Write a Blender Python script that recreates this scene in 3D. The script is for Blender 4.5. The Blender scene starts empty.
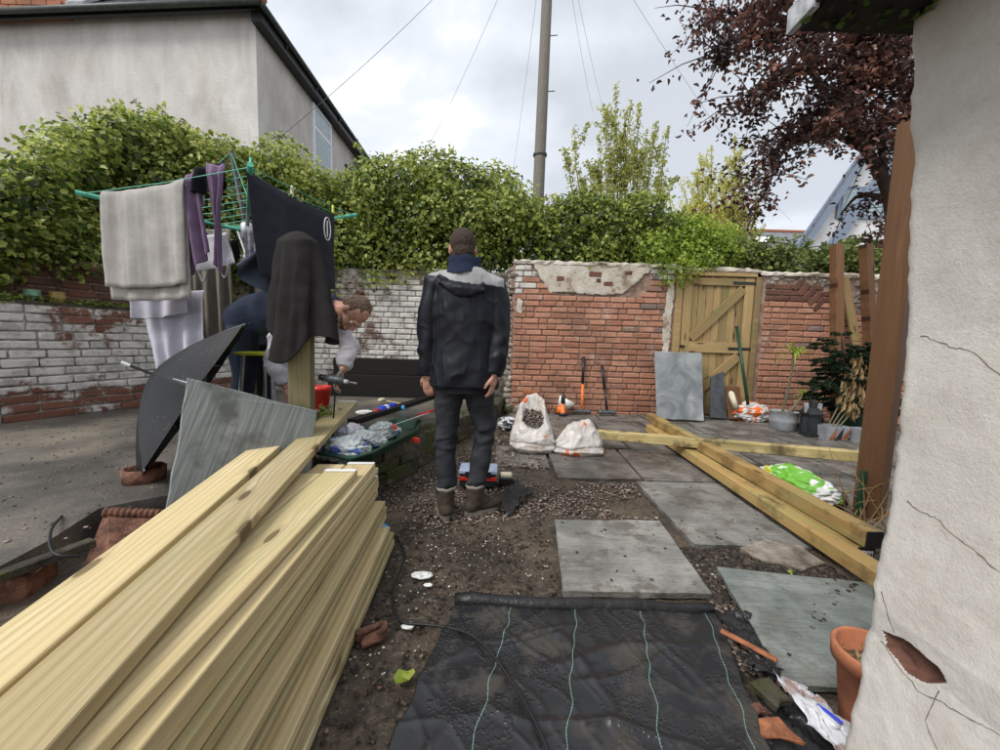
import bpy, bmesh, math, random
import numpy as np
from mathutils import Vector, Matrix, noise as mnoise

scene = bpy.context.scene
col = scene.collection
R = random.Random(7)
NR = np.random.default_rng(11)
V = Vector

# ------------------------------------------------------------------ camera
PITCH, ROLL, FPX, CAMZ = math.radians(5.0), 0.028, 375.0, 1.1
cam_d = bpy.data.cameras.new('camera')
cam = bpy.data.objects.new('camera', cam_d); col.objects.link(cam)
cam_d.sensor_width = 36.0; cam_d.lens = 36.0 * FPX / 1000.0
cam_d.clip_start = 0.02; cam_d.clip_end = 800
cam.matrix_world = Matrix.Translation((0, 0, CAMZ)) @ Matrix.Rotation(math.pi/2 - PITCH, 4, 'X') @ Matrix.Rotation(ROLL, 4, 'Z')
scene.camera = cam

# ------------------------------------------------------------------ world: bright overcast
SUN_DIR = V((-0.62, -0.52, 0.90)).normalized()
w = bpy.data.worlds.new('World'); scene.world = w; w.use_nodes = True
nt = w.node_tree; nt.nodes.clear()
def N(t, tree=nt, **k):
    n = tree.nodes.new(t)
    for a, b in k.items(): setattr(n, a, b)
    return n
sky = N('ShaderNodeTexSky', sky_type='NISHITA', sun_disc=False)
sky.sun_elevation = math.asin(SUN_DIR.z); sky.sun_rotation = math.atan2(SUN_DIR.x, SUN_DIR.y)
bg1 = N('ShaderNodeBackground'); bg1.inputs[1].default_value = 0.1
nt.links.new(sky.outputs[0], bg1.inputs[0])
tc = N('ShaderNodeTexCoord')
mp = N('ShaderNodeMapping'); mp.inputs['Scale'].default_value = (1.0, 1.0, 1.9); mp.inputs['Location'].default_value = (0.62, 0.15, 0.3)
nt.links.new(tc.outputs['Generated'], mp.inputs[0])
n1 = N('ShaderNodeTexNoise'); n1.inputs['Scale'].default_value = 1.7; n1.inputs['Detail'].default_value = 7; n1.inputs['Roughness'].default_value = 0.52
n1.inputs['Distortion'].default_value = 0.25
nt.links.new(mp.outputs[0], n1.inputs['Vector'])
cr = N('ShaderNodeValToRGB')
cr.color_ramp.elements[0].position = 0.36; cr.color_ramp.elements[0].color = (0.37, 0.39, 0.425, 1)
cr.color_ramp.elements[1].position = 0.66; cr.color_ramp.elements[1].color = (0.98, 0.99, 1.01, 1)
e = cr.color_ramp.elements.new(0.5); e.color = (0.50, 0.525, 0.565, 1)
nt.links.new(n1.outputs[0], cr.inputs[0])
bg2 = N('ShaderNodeBackground'); bg2.inputs[1].default_value = 1.0
nt.links.new(cr.outputs[0], bg2.inputs[0])
mx = N('ShaderNodeMixShader'); mx.inputs[0].default_value = 0.94
nt.links.new(bg1.outputs[0], mx.inputs[1]); nt.links.new(bg2.outputs[0], mx.inputs[2])
wo = N('ShaderNodeOutputWorld'); nt.links.new(mx.outputs[0], wo.inputs[0])

sun_d = bpy.data.lights.new('sun', 'SUN'); sun_d.energy = 1.5; sun_d.angle = math.radians(25); sun_d.color = (1, 0.97, 0.92)
sun = bpy.data.objects.new('sun', sun_d); col.objects.link(sun)
sun.rotation_euler = SUN_DIR.to_track_quat('Z', 'Y').to_euler()

scene.view_settings.view_transform = 'Standard'; scene.view_settings.look = 'None'
scene.view_settings.exposure = 0.95; scene.view_settings.gamma = 1.0
scene.render.engine = 'CYCLES'
scene.cycles.use_denoising = True
scene.cycles.max_bounces = 6; scene.cycles.transparent_max_bounces = 6

# ------------------------------------------------------------------ pixel -> place
def ray(px, py):
    u, v = (px-500)/FPX, (375-py)/FPX
    u2 = u*math.cos(ROLL) - v*math.sin(ROLL); v2 = u*math.sin(ROLL) + v*math.cos(ROLL)
    return V((u2, math.cos(PITCH) + v2*math.sin(PITCH), -math.sin(PITCH) + v2*math.cos(PITCH)))
CP = V((0, 0, CAMZ))
def G(px, py, z=0.0):
    d = ray(px, py); return CP + d*((z-CAMZ)/d.z)
def D(px, py, y):
    d = ray(px, py); return CP + d*(y/d.y)
def XP(px, py, x):
    d = ray(px, py); return CP + d*(x/d.x)

# ------------------------------------------------------------------ materials
def rgb(r, g, b): # 0-255 sRGB -> linear
    f = lambda c: (c/255/12.92) if c/255 <= 0.04045 else ((c/255+0.055)/1.055)**2.4
    return (f(r), f(g), f(b), 1)
MATS = {}
class Mat:
    """procedural material: noise colour ramp, overlays, bump"""
    def __init__(s, name, rough=0.8, metal=0.0, spec=0.4):
        s.m = bpy.data.materials.new(name); s.m.use_nodes = True
        s.t = s.m.node_tree; s.b = s.t.nodes['Principled BSDF']
        s.b.inputs['Roughness'].default_value = rough; s.b.inputs['Metallic'].default_value = metal
        s.b.inputs['Specular IOR Level'].default_value = spec
        s.c = None; s.h = None; MATS[name] = s.m
    def n(s, t, **k):
        return N(t, s.t, **k)
    def l(s, a, b): s.t.links.new(a, b)
    def coord(s, kind='pos', scale=(1, 1, 1), loc=(0, 0, 0), rot=(0, 0, 0)):
        if kind == 'pos': o = s.n('ShaderNodeNewGeometry').outputs['Position']
        elif kind == 'uv': o = s.n('ShaderNodeTexCoord').outputs['UV']
        else: o = s.n('ShaderNodeTexCoord').outputs['Object']
        m = s.n('ShaderNodeMapping'); m.inputs['Scale'].default_value = scale; m.inputs['Location'].default_value = loc; m.inputs['Rotation'].default_value = rot
        s.l(o, m.inputs[0])
        if kind == 'objr':   # shift by object random so no two copies look alike
            oi = s.n('ShaderNodeObjectInfo'); mu = s.n('ShaderNodeMath', operation='MULTIPLY'); mu.inputs[1].default_value = 37.0
            s.l(oi.outputs['Random'], mu.inputs[0])
            ad = s.n('ShaderNodeVectorMath', operation='ADD'); s.l(m.outputs[0], ad.inputs[0]); s.l(mu.outputs[0], ad.inputs[1])
            return ad.outputs[0]
        return m.outputs[0]
    def noise(s, co, scale=5, detail=5, rough=0.6, dist=0.0):
        n = s.n('ShaderNodeTexNoise'); n.inputs['Scale'].default_value = scale; n.inputs['Detail'].default_value = detail
        n.inputs['Roughness'].default_value = rough; n.inputs['Distortion'].default_value = dist
        s.l(co, n.inputs['Vector'])
        k = s.n('ShaderNodeMath', operation='MULTIPLY_ADD', use_clamp=True); k.inputs[1].default_value = 1.75; k.inputs[2].default_value = -0.375
        s.l(n.outputs[0], k.inputs[0]); return k.outputs[0]
    def vor(s, co, scale=5, feature='F1', out='Distance', dim='3D'):
        n = s.n('ShaderNodeTexVoronoi', feature=feature, voronoi_dimensions=dim); n.inputs['Scale'].default_value = scale
        s.l(co, n.inputs['Vector']); return n.outputs[out]
    def wave(s, co, scale=5, dist=2, detail=3, dscale=1.0, direction='X', kind='BANDS'):
        n = s.n('ShaderNodeTexWave', wave_type=kind)
        if kind == 'BANDS': n.bands_direction = direction
        n.inputs['Scale'].default_value = scale; n.inputs['Distortion'].default_value = dist; n.inputs['Detail'].default_value = detail; n.inputs['Detail Scale'].default_value = dscale
        s.l(co, n.inputs['Vector']); return n.outputs[1]
    def ramp(s, f, stops):
        n = s.n('ShaderNodeValToRGB'); e = n.color_ramp.elements
        while len(e) < len(stops): e.new(0.5)
        for q, (p, c) in zip(e, stops):
            q.position = p; q.color = c if len(c) == 4 else (*c, 1)
        s.l(f, n.inputs[0]); return n.outputs[0]
    def mask(s, f, lo, hi):
        n = s.n('ShaderNodeMapRange'); n.inputs['From Min'].default_value = lo; n.inputs['From Max'].default_value = hi
        s.l(f, n.inputs[0]); return n.outputs[0]
    def math(s, op, a, b=None):
        n = s.n('ShaderNodeMath', operation=op)
        for i, x in enumerate((a, b)):
            if x is None: continue
            if isinstance(x, (int, float)): n.inputs[i].default_value = x
            else: s.l(x, n.inputs[i])
        return n.outputs[0]
    def mix(s, f, a, b, mode='MIX'):
        n = s.n('ShaderNodeMix', data_type='RGBA', blend_type=mode)
        for i, x in ((0, f), (6, a), (7, b)):
            if isinstance(x, (int, float)): n.inputs[i].default_value = x
            elif isinstance(x, tuple): n.inputs[i].default_value = x if len(x) == 4 else (*x, 1)
            else: s.l(x, n.inputs[i])
        return n.outputs[2]
    def madd(s, a, b, c):
        n = s.n('ShaderNodeMath', operation='MULTIPLY_ADD'); s.l(a, n.inputs[0]); n.inputs[1].default_value = b; n.inputs[2].default_value = c
        return n.outputs[0]
    def val(s, c, f):
        n = s.n('ShaderNodeHueSaturation'); s.l(c, n.inputs['Color']); s.l(f, n.inputs['Value']); return n.outputs[0]
    def rnd(s): return s.n('ShaderNodeObjectInfo').outputs['Random']
    def attr(s, name='rnd'): return s.n('ShaderNodeAttribute', attribute_name=name).outputs['Fac']
    def bump(s, h, strength=0.3, dist=0.01):
        n = s.n('ShaderNodeBump'); n.inputs['Strength'].default_value = strength; n.inputs['Distance'].default_value = dist
        s.l(h, n.inputs['Height'])
        if s.h is not None: s.l(s.h, n.inputs['Normal'])
        s.h = n.outputs[0]; s.l(s.h, s.b.inputs['Normal'])
    def color(s, c):
        if isinstance(c, tuple): s.b.inputs['Base Color'].default_value = c if len(c) == 4 else (*c, 1)
        else: s.l(c, s.b.inputs['Base Color'])
        return s
    def rough(s, f): s.l(f, s.b.inputs['Roughness'])

def simple(name, base, rough=0.7, var=0.25, scale=14, bump=0.15, bscale=60, metal=0, spec=0.4, bdist=0.004, kind='obj'):
    m = Mat(name, rough, metal, spec); co = m.coord(kind)
    d = tuple(x*(1-var) for x in base[:3]); b = tuple(min(1, x*(1+var)) for x in base[:3])
    m.color(m.ramp(m.noise(co, scale, 6), [(0.3, d), (0.7, b)]))
    if bump: m.bump(m.noise(co, bscale, 4), bump, bdist)
    return m.m

def build_materials():
    # --- wet dark soil
    m = Mat('soil', 0.75); co = m.coord()
    a = m.noise(co, 3.0, 8, 0.65); b = m.noise(co, 38, 6, 0.7)
    c1 = m.ramp(a, [(0.2, (0.026, 0.020, 0.015)), (0.5, (0.066, 0.050, 0.037)), (0.85, (0.135, 0.100, 0.068))])
    c2 = m.mix(m.mask(b, 0.5, 0.75), c1, (0.15, 0.12, 0.085))
    sp = m.vor(co, 95); chips = m.mask(sp, 0.16, 0.10); gate = m.mask(m.noise(co, 2.2, 3), 0.5, 0.62)
    c3 = m.mix(m.math('MULTIPLY', chips, m.math('MULTIPLY', gate, 0.8)), c2, (0.45, 0.40, 0.34))
    m.color(c3); m.rough(m.mask(a, 1.1, 0.1))
    m.bump(b, 0.6, 0.02); m.bump(m.noise(co, 140, 4), 0.4, 0.006)
    # --- old concrete yard
    m = Mat('yard_concrete', 0.8); co = m.coord()
    a = m.noise(co, 1.3, 7, 0.6); b = m.noise(co, 70, 5, 0.75)
    c1 = m.ramp(a, [(0.2, (0.055, 0.051, 0.047)), (0.5, (0.125, 0.112, 0.097)), (0.8, (0.25, 0.212, 0.165))])
    c1 = m.mix(m.mask(b, 0.35, 0.7), m.mix(0.45, c1, (0.03, 0.03, 0.03), 'MIX'), c1)
    c1 = m.mix(m.math('MULTIPLY', m.mask(m.noise(co, 3.0, 8, 0.7), 0.6, 0.9), 0.5), c1, (0.075, 0.078, 0.045))
    m.color(c1); m.bump(b, 0.5, 0.01); m.rough(m.mask(a, 0.1, 1.1))
    # --- riven slate/sandstone flags
    for nm, cs, dirt in (('flag_grey', [(0.15, 0.15, 0.138), (0.22, 0.215, 0.198), (0.29, 0.28, 0.255)], 0.6), ('flag_wet', [(0.085, 0.078, 0.07), (0.15, 0.138, 0.125), (0.22, 0.20, 0.175)], 0.7), ('flag_green', [(0.13, 0.15, 0.14), (0.18, 0.2, 0.185), (0.24, 0.26, 0.24)], 0.35)):
        m = Mat(nm, 0.5); co = m.coord()
        a = m.noise(co, 3.5, 8, 0.62, 0.6); st = m.noise(m.coord('pos', (1.5, 9, 9), rot=(0, 0, 0.6)), 2.4, 6, 0.6, 0.4)
        c1 = m.ramp(a, [(0.3, cs[0]), (0.5, cs[1]), (0.72, cs[2])])
        c1 = m.val(c1, m.madd(m.rnd(), 0.3, 0.85))
        mud = m.mask(m.noise(co, 5.0, 9, 0.7), 0.53, 0.66)
        c1 = m.mix(m.math('MULTIPLY', mud, dirt), c1, (0.075, 0.055, 0.038))
        c1 = m.mix(m.math('MULTIPLY', m.mask(m.noise(co, 60, 4, 0.7), 0.55, 0.85), 0.4), c1, (0.05, 0.042, 0.034))
        c1 = m.mix(m.math('MULTIPLY', m.mask(st, 0.55, 0.9), 0.3), c1, tuple(x*0.55 for x in cs[0]))
        m.color(c1)
        m.bump(st, 0.5, 0.02); m.bump(m.noise(co, 45, 6, 0.7), 0.25, 0.005)
        m.rough(m.mask(m.noise(co, 2.5, 4), -0.05 if nm == 'flag_wet' else -0.35, 1.25))
    # --- leaning slate slab (saw marks)
    m = Mat('slate_sawn', 0.45); co = m.coord('obj', (85, 3, 85)); co2 = m.coord('obj')
    a = m.noise(co, 1.0, 6, 0.6)
    c1 = m.ramp(a, [(0.3, (0.14, 0.155, 0.15)), (0.6, (0.22, 0.235, 0.225)), (0.8, (0.30, 0.31, 0.295))])
    c1 = m.mix(m.mask(m.noise(co2, 2.5, 4), 0.52, 0.66), c1, (0.10, 0.105, 0.10)); m.color(c1)
    m.bump(a, 0.15, 0.004)
    m = Mat('slate_riven', 0.5); co = m.coord('obj')
    a = m.noise(co, 2.6, 8, 0.55, 1.2)
    m.color(m.ramp(a, [(0.3, (0.14, 0.155, 0.16)), (0.5, (0.22, 0.235, 0.24)), (0.7, (0.31, 0.32, 0.315))])); m.bump(a, 0.6, 0.03); m.bump(m.noise(co, 60, 4), 0.15, 0.004)
    simple('slate_dark', (0.055, 0.06, 0.068), 0.55)
    # --- bricks
    def brick(name, tones, paint=None, lo=0.4, hi=0.55, grime=0.35, zramp=None):
        m = Mat(name, 0.85); cr_ = m.coord('objr'); co = m.coord()
        base = m.ramp(m.rnd(), tones)
        fine = m.noise(cr_, 55, 6, 0.7)
        c1 = m.mix(m.mask(fine, 0.35, 0.75), m.mix(0.35, base, (0.03, 0.02, 0.015)), base)
        big = m.noise(co, 2.0, 6, 0.6)
        c1 = m.mix(m.math('MULTIPLY', m.mask(big, 0.5, 0.72), grime), c1, (0.06, 0.045, 0.036))
        if paint:
            pn = m.math('ADD', m.noise(co, 3.2, 8, 0.7), m.math('MULTIPLY', m.math('SUBTRACT', m.rnd(), 0.5), 0.16))
            if zramp:   # lime wash survives on a band of the wall
                zz = m.n('ShaderNodeSeparateXYZ'); m.l(m.n('ShaderNodeNewGeometry').outputs['Position'], zz.inputs[0])
                up = m.mask(zz.outputs[2], zramp[1], zramp[2]); dn = m.mask(zz.outputs[2], zramp[0]-0.05, zramp[0]+0.03)
                pn = m.math('ADD', pn, m.math('SUBTRACT', m.math('MULTIPLY', dn, 0.3), m.math('ADD', m.math('MULTIPLY', up, 0.16), 0.2)))
            mk = m.mask(pn, lo, hi)
            pc = m.ramp(m.noise(co, 9, 6, 0.65), [(0.3, tuple(x*0.62 for x in paint)), (0.6, paint)])
            c1 = m.mix(m.math('MULTIPLY', mk, 0.94), c1, pc)
        m.color(c1); m.bump(fine, 0.35, 0.006); m.bump(m.noise(cr_, 12, 4), 0.3, 0.012)
    brick('brick_red', [(0.0, (0.40, 0.175, 0.105)), (0.35, (0.50, 0.235, 0.145)), (0.7, (0.56, 0.28, 0.18)), (0.94, (0.46, 0.21, 0.135)), (1.0, (0.22, 0.165, 0.14))], paint=(0.58, 0.47, 0.38), lo=0.64, hi=1.0, grime=0.35)
    brick('brick_limewash', [(0, (0.17, 0.07, 0.045)), (0.5, (0.26, 0.11, 0.07)), (1, (0.20, 0.085, 0.055))], paint=(0.66, 0.64, 0.60), lo=0.37, hi=0.50, zramp=(0.56, 1.12, 1.22), grime=0.4)
    brick('brick_dark', [(0, (0.11, 0.047, 0.033)), (0.5, (0.20, 0.085, 0.055)), (1, (0.15, 0.065, 0.045))], grime=0.6)
    brick('brick_white', [(0, (0.15, 0.085, 0.065)), (1, (0.22, 0.13, 0.09))], paint=(0.62, 0.60, 0.55), lo=0.30, hi=0.5, grime=0.5)
    brick('brick_orange', [(0, (0.36, 0.13, 0.06)), (1, (0.45, 0.18, 0.09))])
    m = Mat('mortar', 0.95); co = m.coord(); m.color(m.ramp(m.noise(co, 8, 8, 0.7), [(0.2, (0.13, 0.085, 0.065)), (0.5, (0.27, 0.18, 0.135)), (0.8, (0.42, 0.32, 0.25))])); m.bump(m.noise(co, 90, 5), 0.7, 0.01)
    m = Mat('mortar_white', 0.95); co = m.coord(); m.color(m.ramp(m.noise(co, 5, 9, 0.7), [(0.2, (0.06, 0.045, 0.036)), (0.45, (0.24, 0.21, 0.18)), (0.7, (0.52, 0.50, 0.46))])); m.bump(m.noise(co, 90, 5), 0.7, 0.01)
    m = Mat('old_plaster', 0.9); co = m.coord(); a = m.noise(co, 4, 9, 0.7)
    m.color(m.ramp(a, [(0.28, (0.24, 0.17, 0.12)), (0.42, (0.48, 0.42, 0.34)), (0.7, (0.62, 0.57, 0.49))])); m.bump(a, 0.7, 0.03); m.bump(m.noise(co, 40, 5), 0.4, 0.006)
    m = Mat('rubble_stone', 0.9); co = m.coord('objr'); m.color(m.ramp(m.noise(co, 6, 8, 0.7), [(0.25, (0.10, 0.075, 0.06)), (0.6, (0.33, 0.28, 0.23)), (0.8, (0.48, 0.44, 0.38))])); m.bump(m.noise(co, 25, 6), 0.7, 0.02)
    # --- mossy stone blocks of the low wall
    m = Mat('mossy_block', 0.85); co = m.coord(); a = m.noise(co, 7, 8, 0.7)
    c1 = m.ramp(a, [(0.3, (0.028, 0.024, 0.019)), (0.6, (0.085, 0.072, 0.055)), (0.8, (0.15, 0.13, 0.10))])
    c1 = m.mix(m.mask(m.noise(co, 4.5, 7, 0.7), 0.50, 0.62), c1, (0.055, 0.062, 0.017)); m.color(c1); m.bump(a, 0.8, 0.03); m.bump(m.noise(co, 80, 5), 0.5, 0.008)
    # --- renders
    m = Mat('house_render', 0.9); co = m.coord(); m.b.inputs['Specular IOR Level'].default_value = 0.15; st = m.noise(m.coord('pos', (1.3, 1.3, 0.55)), 1.8, 8, 0.62, 0.5); bl = m.noise(co, 0.9, 6, 0.6)
    c1 = m.ramp(st, [(0.12, (0.41, 0.385, 0.355)), (0.5, (0.545, 0.52, 0.49)), (0.85, (0.65, 0.63, 0.60))])
    c1 = m.mix(m.math('MULTIPLY', m.mask(bl, 0.5, 0.9), 0.35), c1, (0.42, 0.36, 0.29))
    c1 = m.mix(m.math('MULTIPLY', m.mask(m.noise(m.coord('pos', (3, 3, 0.5)), 1.5, 8, 0.7), 0.68, 0.95), 0.4), c1, (0.20, 0.18, 0.155)); m.color(c1); m.bump(m.noise(co, 25, 6, 0.7), 0.3, 0.02)
    m = Mat('near_render', 0.85); co = m.coord(); a = m.noise(co, 5, 9, 0.7)
    c1 = m.ramp(a, [(0.15, (0.50, 0.465, 0.42)), (0.5, (0.60, 0.565, 0.52)), (0.85, (0.67, 0.64, 0.595))])
    c1 = m.mix(m.math('MULTIPLY', m.mask(m.noise(co, 1.6, 8, 0.65), 0.5, 0.95), 0.4), c1, (0.50, 0.44, 0.37))
    c1 = m.mix(m.math('MULTIPLY', m.mask(m.noise(co, 11, 7, 0.7), 0.6, 1.0), 0.35), c1, (0.40, 0.35, 0.29))
    c1 = m.mix(m.math('MULTIPLY', m.mask(m.noise(co, 120, 4, 0.7), 0.55, 0.9), 0.3), c1, (0.30, 0.27, 0.23))
    m.color(c1); m.bump(m.noise(co, 9, 8, 0.7), 0.25, 0.012); m.bump(m.noise(co, 170, 5, 0.7), 0.35, 0.004)
    # --- timber
    def wood(name, tones, knots=True, green=None, dirt=0.0, rough=0.6, wet=False):
        m = Mat(name, rough); co = m.coord('objr', (1.0, 1.0, 1.0))
        kd = m.vor(m.coord('objr', (1.5, 5.5, 5.5)), 1.0, dim='2D')
        cx_ = m.n('ShaderNodeCombineXYZ'); sw = m.math('MULTIPLY', m.math('POWER', m.mask(kd, 0.40, 0.0), 2.0), 0.045 if knots else 0.0)
        m.l(sw, cx_.inputs[1]); m.l(sw, cx_.inputs[2]); ad = m.n('ShaderNodeVectorMath', operation='ADD'); m.l(co, ad.inputs[0]); m.l(cx_.outputs[0], ad.inputs[1])
        mp_ = m.n('ShaderNodeMapping'); mp_.inputs['Scale'].default_value = (0.10, 1, 1); m.l(ad.outputs[0], mp_.inputs[0])
        ln = m.wave(mp_.outputs[0], 13, 4.5, 4, 1.3, 'Y'); g = m.noise(m.coord('objr', (0.5, 9, 9)), 2.0, 4, 0.55, 0.6); fine = m.noise(m.coord('objr', (2.5, 190, 190)), 1.6, 3, 0.6)
        c1 = m.ramp(g, [(0.2, tones[1]), (0.55, tones[1]), (0.9, tones[2])])
        c1 = m.mix(m.math('MULTIPLY', m.mask(ln, 0.35, 0.95), m.madd(g, 0.75, 0.0)), c1, tones[0])
        c1 = m.mix(m.math('MULTIPLY', m.mask(fine, 0.5, 0.9), 0.3), c1, tuple(x*0.75 for x in tones[0]))
        if knots:
            c1 = m.mix(m.math('MULTIPLY', m.mask(kd, 0.16, 0.07), 0.32), c1, tuple(x*0.62 for x in tones[0]))
            c1 = m.mix(m.math('MULTIPLY', m.mask(kd, 0.075, 0.06), .8), c1, tuple(x*0.32 for x in tones[0]))
        if green: c1 = m.mix(m.math('MULTIPLY', m.mask(m.noise(m.coord('objr', (0.8, 5, 5)), 1.5, 5), 0.5, 0.68), 0.5), c1, green)
        if dirt: c1 = m.mix(m.math('MULTIPLY', m.mask(m.noise(m.coord('pos'), 5, 8, 0.7), 0.52, 0.68), dirt), c1, (0.06, 0.045, 0.03))
        c1 = m.val(c1, m.madd(m.rnd(), 0.5, 0.72))
        m.color(c1); m.bump(fine, 0.22, 0.003); m.bump(g, 0.15, 0.004)
        m.b.inputs['Specular IOR Level'].default_value = 0.2
    wood('pine_board', [(0.33, 0.24, 0.115), (0.53, 0.425, 0.235), (0.64, 0.56, 0.365)], green=(0.40, 0.37, 0.18), rough=0.75)
    wood('pine_beam', [(0.30, 0.18, 0.065), (0.47, 0.31, 0.12), (0.58, 0.43, 0.20)], green=(0.33, 0.33, 0.13), dirt=0.45)
    wood('pine_beam_mould', [(0.24, 0.18, 0.08), (0.44, 0.35, 0.16), (0.55, 0.47, 0.25)], green=(0.10, 0.10, 0.035), dirt=0.7)
    wood('brown_post', [(0.085, 0.040, 0.018), (0.165, 0.083, 0.040), (0.23, 0.125, 0.065)])
    wood('gate_wood', [(0.22, 0.14, 0.06), (0.35, 0.24, 0.11), (0.43, 0.315, 0.155)], green=(0.22, 0.21, 0.08))
    wood('old_post', [(0.15, 0.125, 0.065), (0.26, 0.225, 0.12), (0.35, 0.30, 0.17)], green=(0.17, 0.19, 0.06), rough=0.8)
    wood('dark_timber', [(0.008, 0.007, 0.006), (0.018, 0.016, 0.014), (0.03, 0.027, 0.024)], knots=False)
    wood('pole_wood', [(0.16, 0.145, 0.12), (0.26, 0.24, 0.205), (0.35, 0.33, 0.29)], knots=True, rough=0.9)
    wood('bark', [(0.035, 0.025, 0.02), (0.07, 0.05, 0.04), (0.12, 0.09, 0.075)], knots=False, rough=0.9)
    wood('bark_pale', [(0.10, 0.09, 0.055), (0.18, 0.16, 0.10), (0.26, 0.23, 0.15)], knots=False, rough=0.9)
    # --- foliage: colour varies leaf by leaf
    def leaf(name, stops, rough=0.4, trans=0.42):
        m = Mat(name, rough, 0, 0.4)
        c1 = m.ramp(m.attr('rnd'), stops); m.color(c1)
        tr = m.n('ShaderNodeBsdfTranslucent'); hv = m.n('ShaderNodeHueSaturation'); hv.inputs['Value'].default_value = 1.5; m.l(c1, hv.inputs['Color']); m.l(hv.outputs[0], tr.inputs[0])
        ms = m.n('ShaderNodeMixShader'); ms.inputs[0].default_value = trans
        out = [x for x in m.t.nodes if x.type == 'OUTPUT_MATERIAL'][0]
        m.l(m.b.outputs[0], ms.inputs[1]); m.l(tr.outputs[0], ms.inputs[2]); m.l(ms.outputs[0], out.inputs[0])
    leaf('leaf_ivy', [(0, (0.026, 0.045, 0.010)), (0.22, (0.085, 0.13, 0.022)), (0.5, (0.21, 0.265, 0.045)), (0.78, (0.37, 0.41, 0.09)), (1, (0.50, 0.51, 0.18))])
    leaf('leaf_dark', [(0, (0.022, 0.038, 0.010)), (0.5, (0.085, 0.118, 0.026)), (1, (0.22, 0.26, 0.065))])
    leaf('leaf_lime', [(0, (0.13, 0.20, 0.025)), (0.5, (0.29, 0.38, 0.05)), (1, (0.46, 0.53, 0.11))])
    leaf('leaf_pale', [(0, (0.20, 0.23, 0.05)), (0.5, (0.38, 0.40, 0.11)), (1, (0.52, 0.52, 0.20))], trans=0.55)
    leaf('leaf_feather', [(0, (0.50, 0.50, 0.12)), (1, (0.72, 0.70, 0.30))], trans=0.55)
    leaf('leaf_purple', [(0, (0.026, 0.013, 0.012)), (0.5, (0.080, 0.036, 0.028)), (0.85, (0.17, 0.075, 0.052)), (1, (0.27, 0.125, 0.085))], trans=0.35)
    leaf('leaf_spruce', [(0, (0.010, 0.026, 0.012)), (0.7, (0.026, 0.055, 0.024)), (1, (0.05, 0.085, 0.035))], trans=0.1)
    leaf('leaf_dry', [(0, (0.30, 0.20, 0.09)), (1, (0.50, 0.37, 0.20))], 0.8, 0.2)
    leaf('leaf_moss', [(0, (0.03, 0.06, 0.01)), (1, (0.10, 0.16, 0.03))], 0.8, 0.2)
    leaf('stone_mix', [(0, (0.06, 0.048, 0.042)), (0.4, (0.14, 0.105, 0.085)), (0.7, (0.23, 0.17, 0.135)), (0.9, (0.28, 0.20, 0.16)), (1, (0.48, 0.44, 0.40))], 0.6, 0.0)
    leaf('brick_mix', [(0, (0.07, 0.045, 0.035)), (0.6, (0.15, 0.085, 0.06)), (1, (0.24, 0.16, 0.10))], 0.8, 0.0)
    leaf('chip_mix', [(0, (0.42, 0.36, 0.28)), (0.5, (0.60, 0.55, 0.47)), (1, (0.78, 0.76, 0.72))], 0.6, 0.0)
    leaf('mud_mix', [(0, (0.018, 0.014, 0.011)), (0.7, (0.05, 0.038, 0.028)), (1, (0.10, 0.075, 0.055))], 0.8, 0.0)
    # --- cloth
    def cloth(name, base, rib=0, rough=0.95, stripes=None, pile=0.3, spec=0.15):
        m = Mat(name, rough, 0, spec); co = m.coord()
        a = m.noise(co, 6, 5); f = m.noise(co, 260, 3, 0.7)
        d = tuple(x*0.8 for x in base); b = tuple(min(1, x*1.1) for x in base)
        c1 = m.ramp(a, [(0.3, d), (0.7, b)])
        if rib:
            wv = m.wave(m.coord('uv'), rib, 0.5, 1, 1, 'X')
            c1 = m.mix(m.math('MULTIPLY', m.mask(wv, 0.55, 1.0), 0.3), c1, tuple(min(1, x*1.22) for x in base)); m.bump(wv, 0.12, 0.004)
        if stripes: c1 = m.mix(m.math('MULTIPLY', m.mask(m.noise(co, 28, 4), 0.5, 0.55), 0.7), c1, stripes)
        if pile > .2: c1 = m.mix(m.math('MULTIPLY', m.mask(m.noise(co, 170, 4, 0.75), 0.35, 0.8), 0.5), c1, tuple(min(1, x*1.9+.004) for x in base) if base[0] < .1 else tuple(x*.68 for x in base))
        m.color(c1)
        if pile: m.bump(f, pile, 0.004)
    cloth('towel_beige', (0.43, 0.405, 0.375), rib=2.6, pile=0.6); cloth('towel_lilac', (0.53, 0.52, 0.59)); cloth('towel_taupe', (0.25, 0.23, 0.19), rib=9)
    cloth('cloth_white', (0.62, 0.60, 0.66), pile=0.15); cloth('cloth_purple', (0.185, 0.125, 0.20), pile=0.15); cloth('cloth_black', (0.012, 0.012, 0.014), pile=0.1)
    cloth('cloth_navy', (0.016, 0.018, 0.027), pile=0.05, rough=0.8, spec=0.3); cloth('cloth_slate', (0.075, 0.09, 0.125), pile=0.1, rough=0.8); cloth('cloth_print', (0.38, 0.36, 0.40), stripes=(0.12, 0.11, 0.16), pile=0.1)
    cloth('towel_charcoal', (0.026, 0.023, 0.023), pile=0.9)
    cloth('jacket_black', (0.0065, 0.0075, 0.0125), pile=0.04, rough=0.5, spec=0.28); cloth('jacket_grey', (0.30, 0.30, 0.30), pile=0.05, rough=0.7); cloth('collar_navy', (0.017, 0.023, 0.045))
    cloth('denim', (0.027, 0.028, 0.033), pile=0.25, rough=0.85); cloth('vest_navy', (0.038, 0.052, 0.090), pile=0.08, rough=0.7, spec=0.25); cloth('sleeve_white', (0.52, 0.50, 0.53), pile=0.1); cloth('trousers_navy', (0.02, 0.026, 0.042), pile=0.15)
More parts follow.
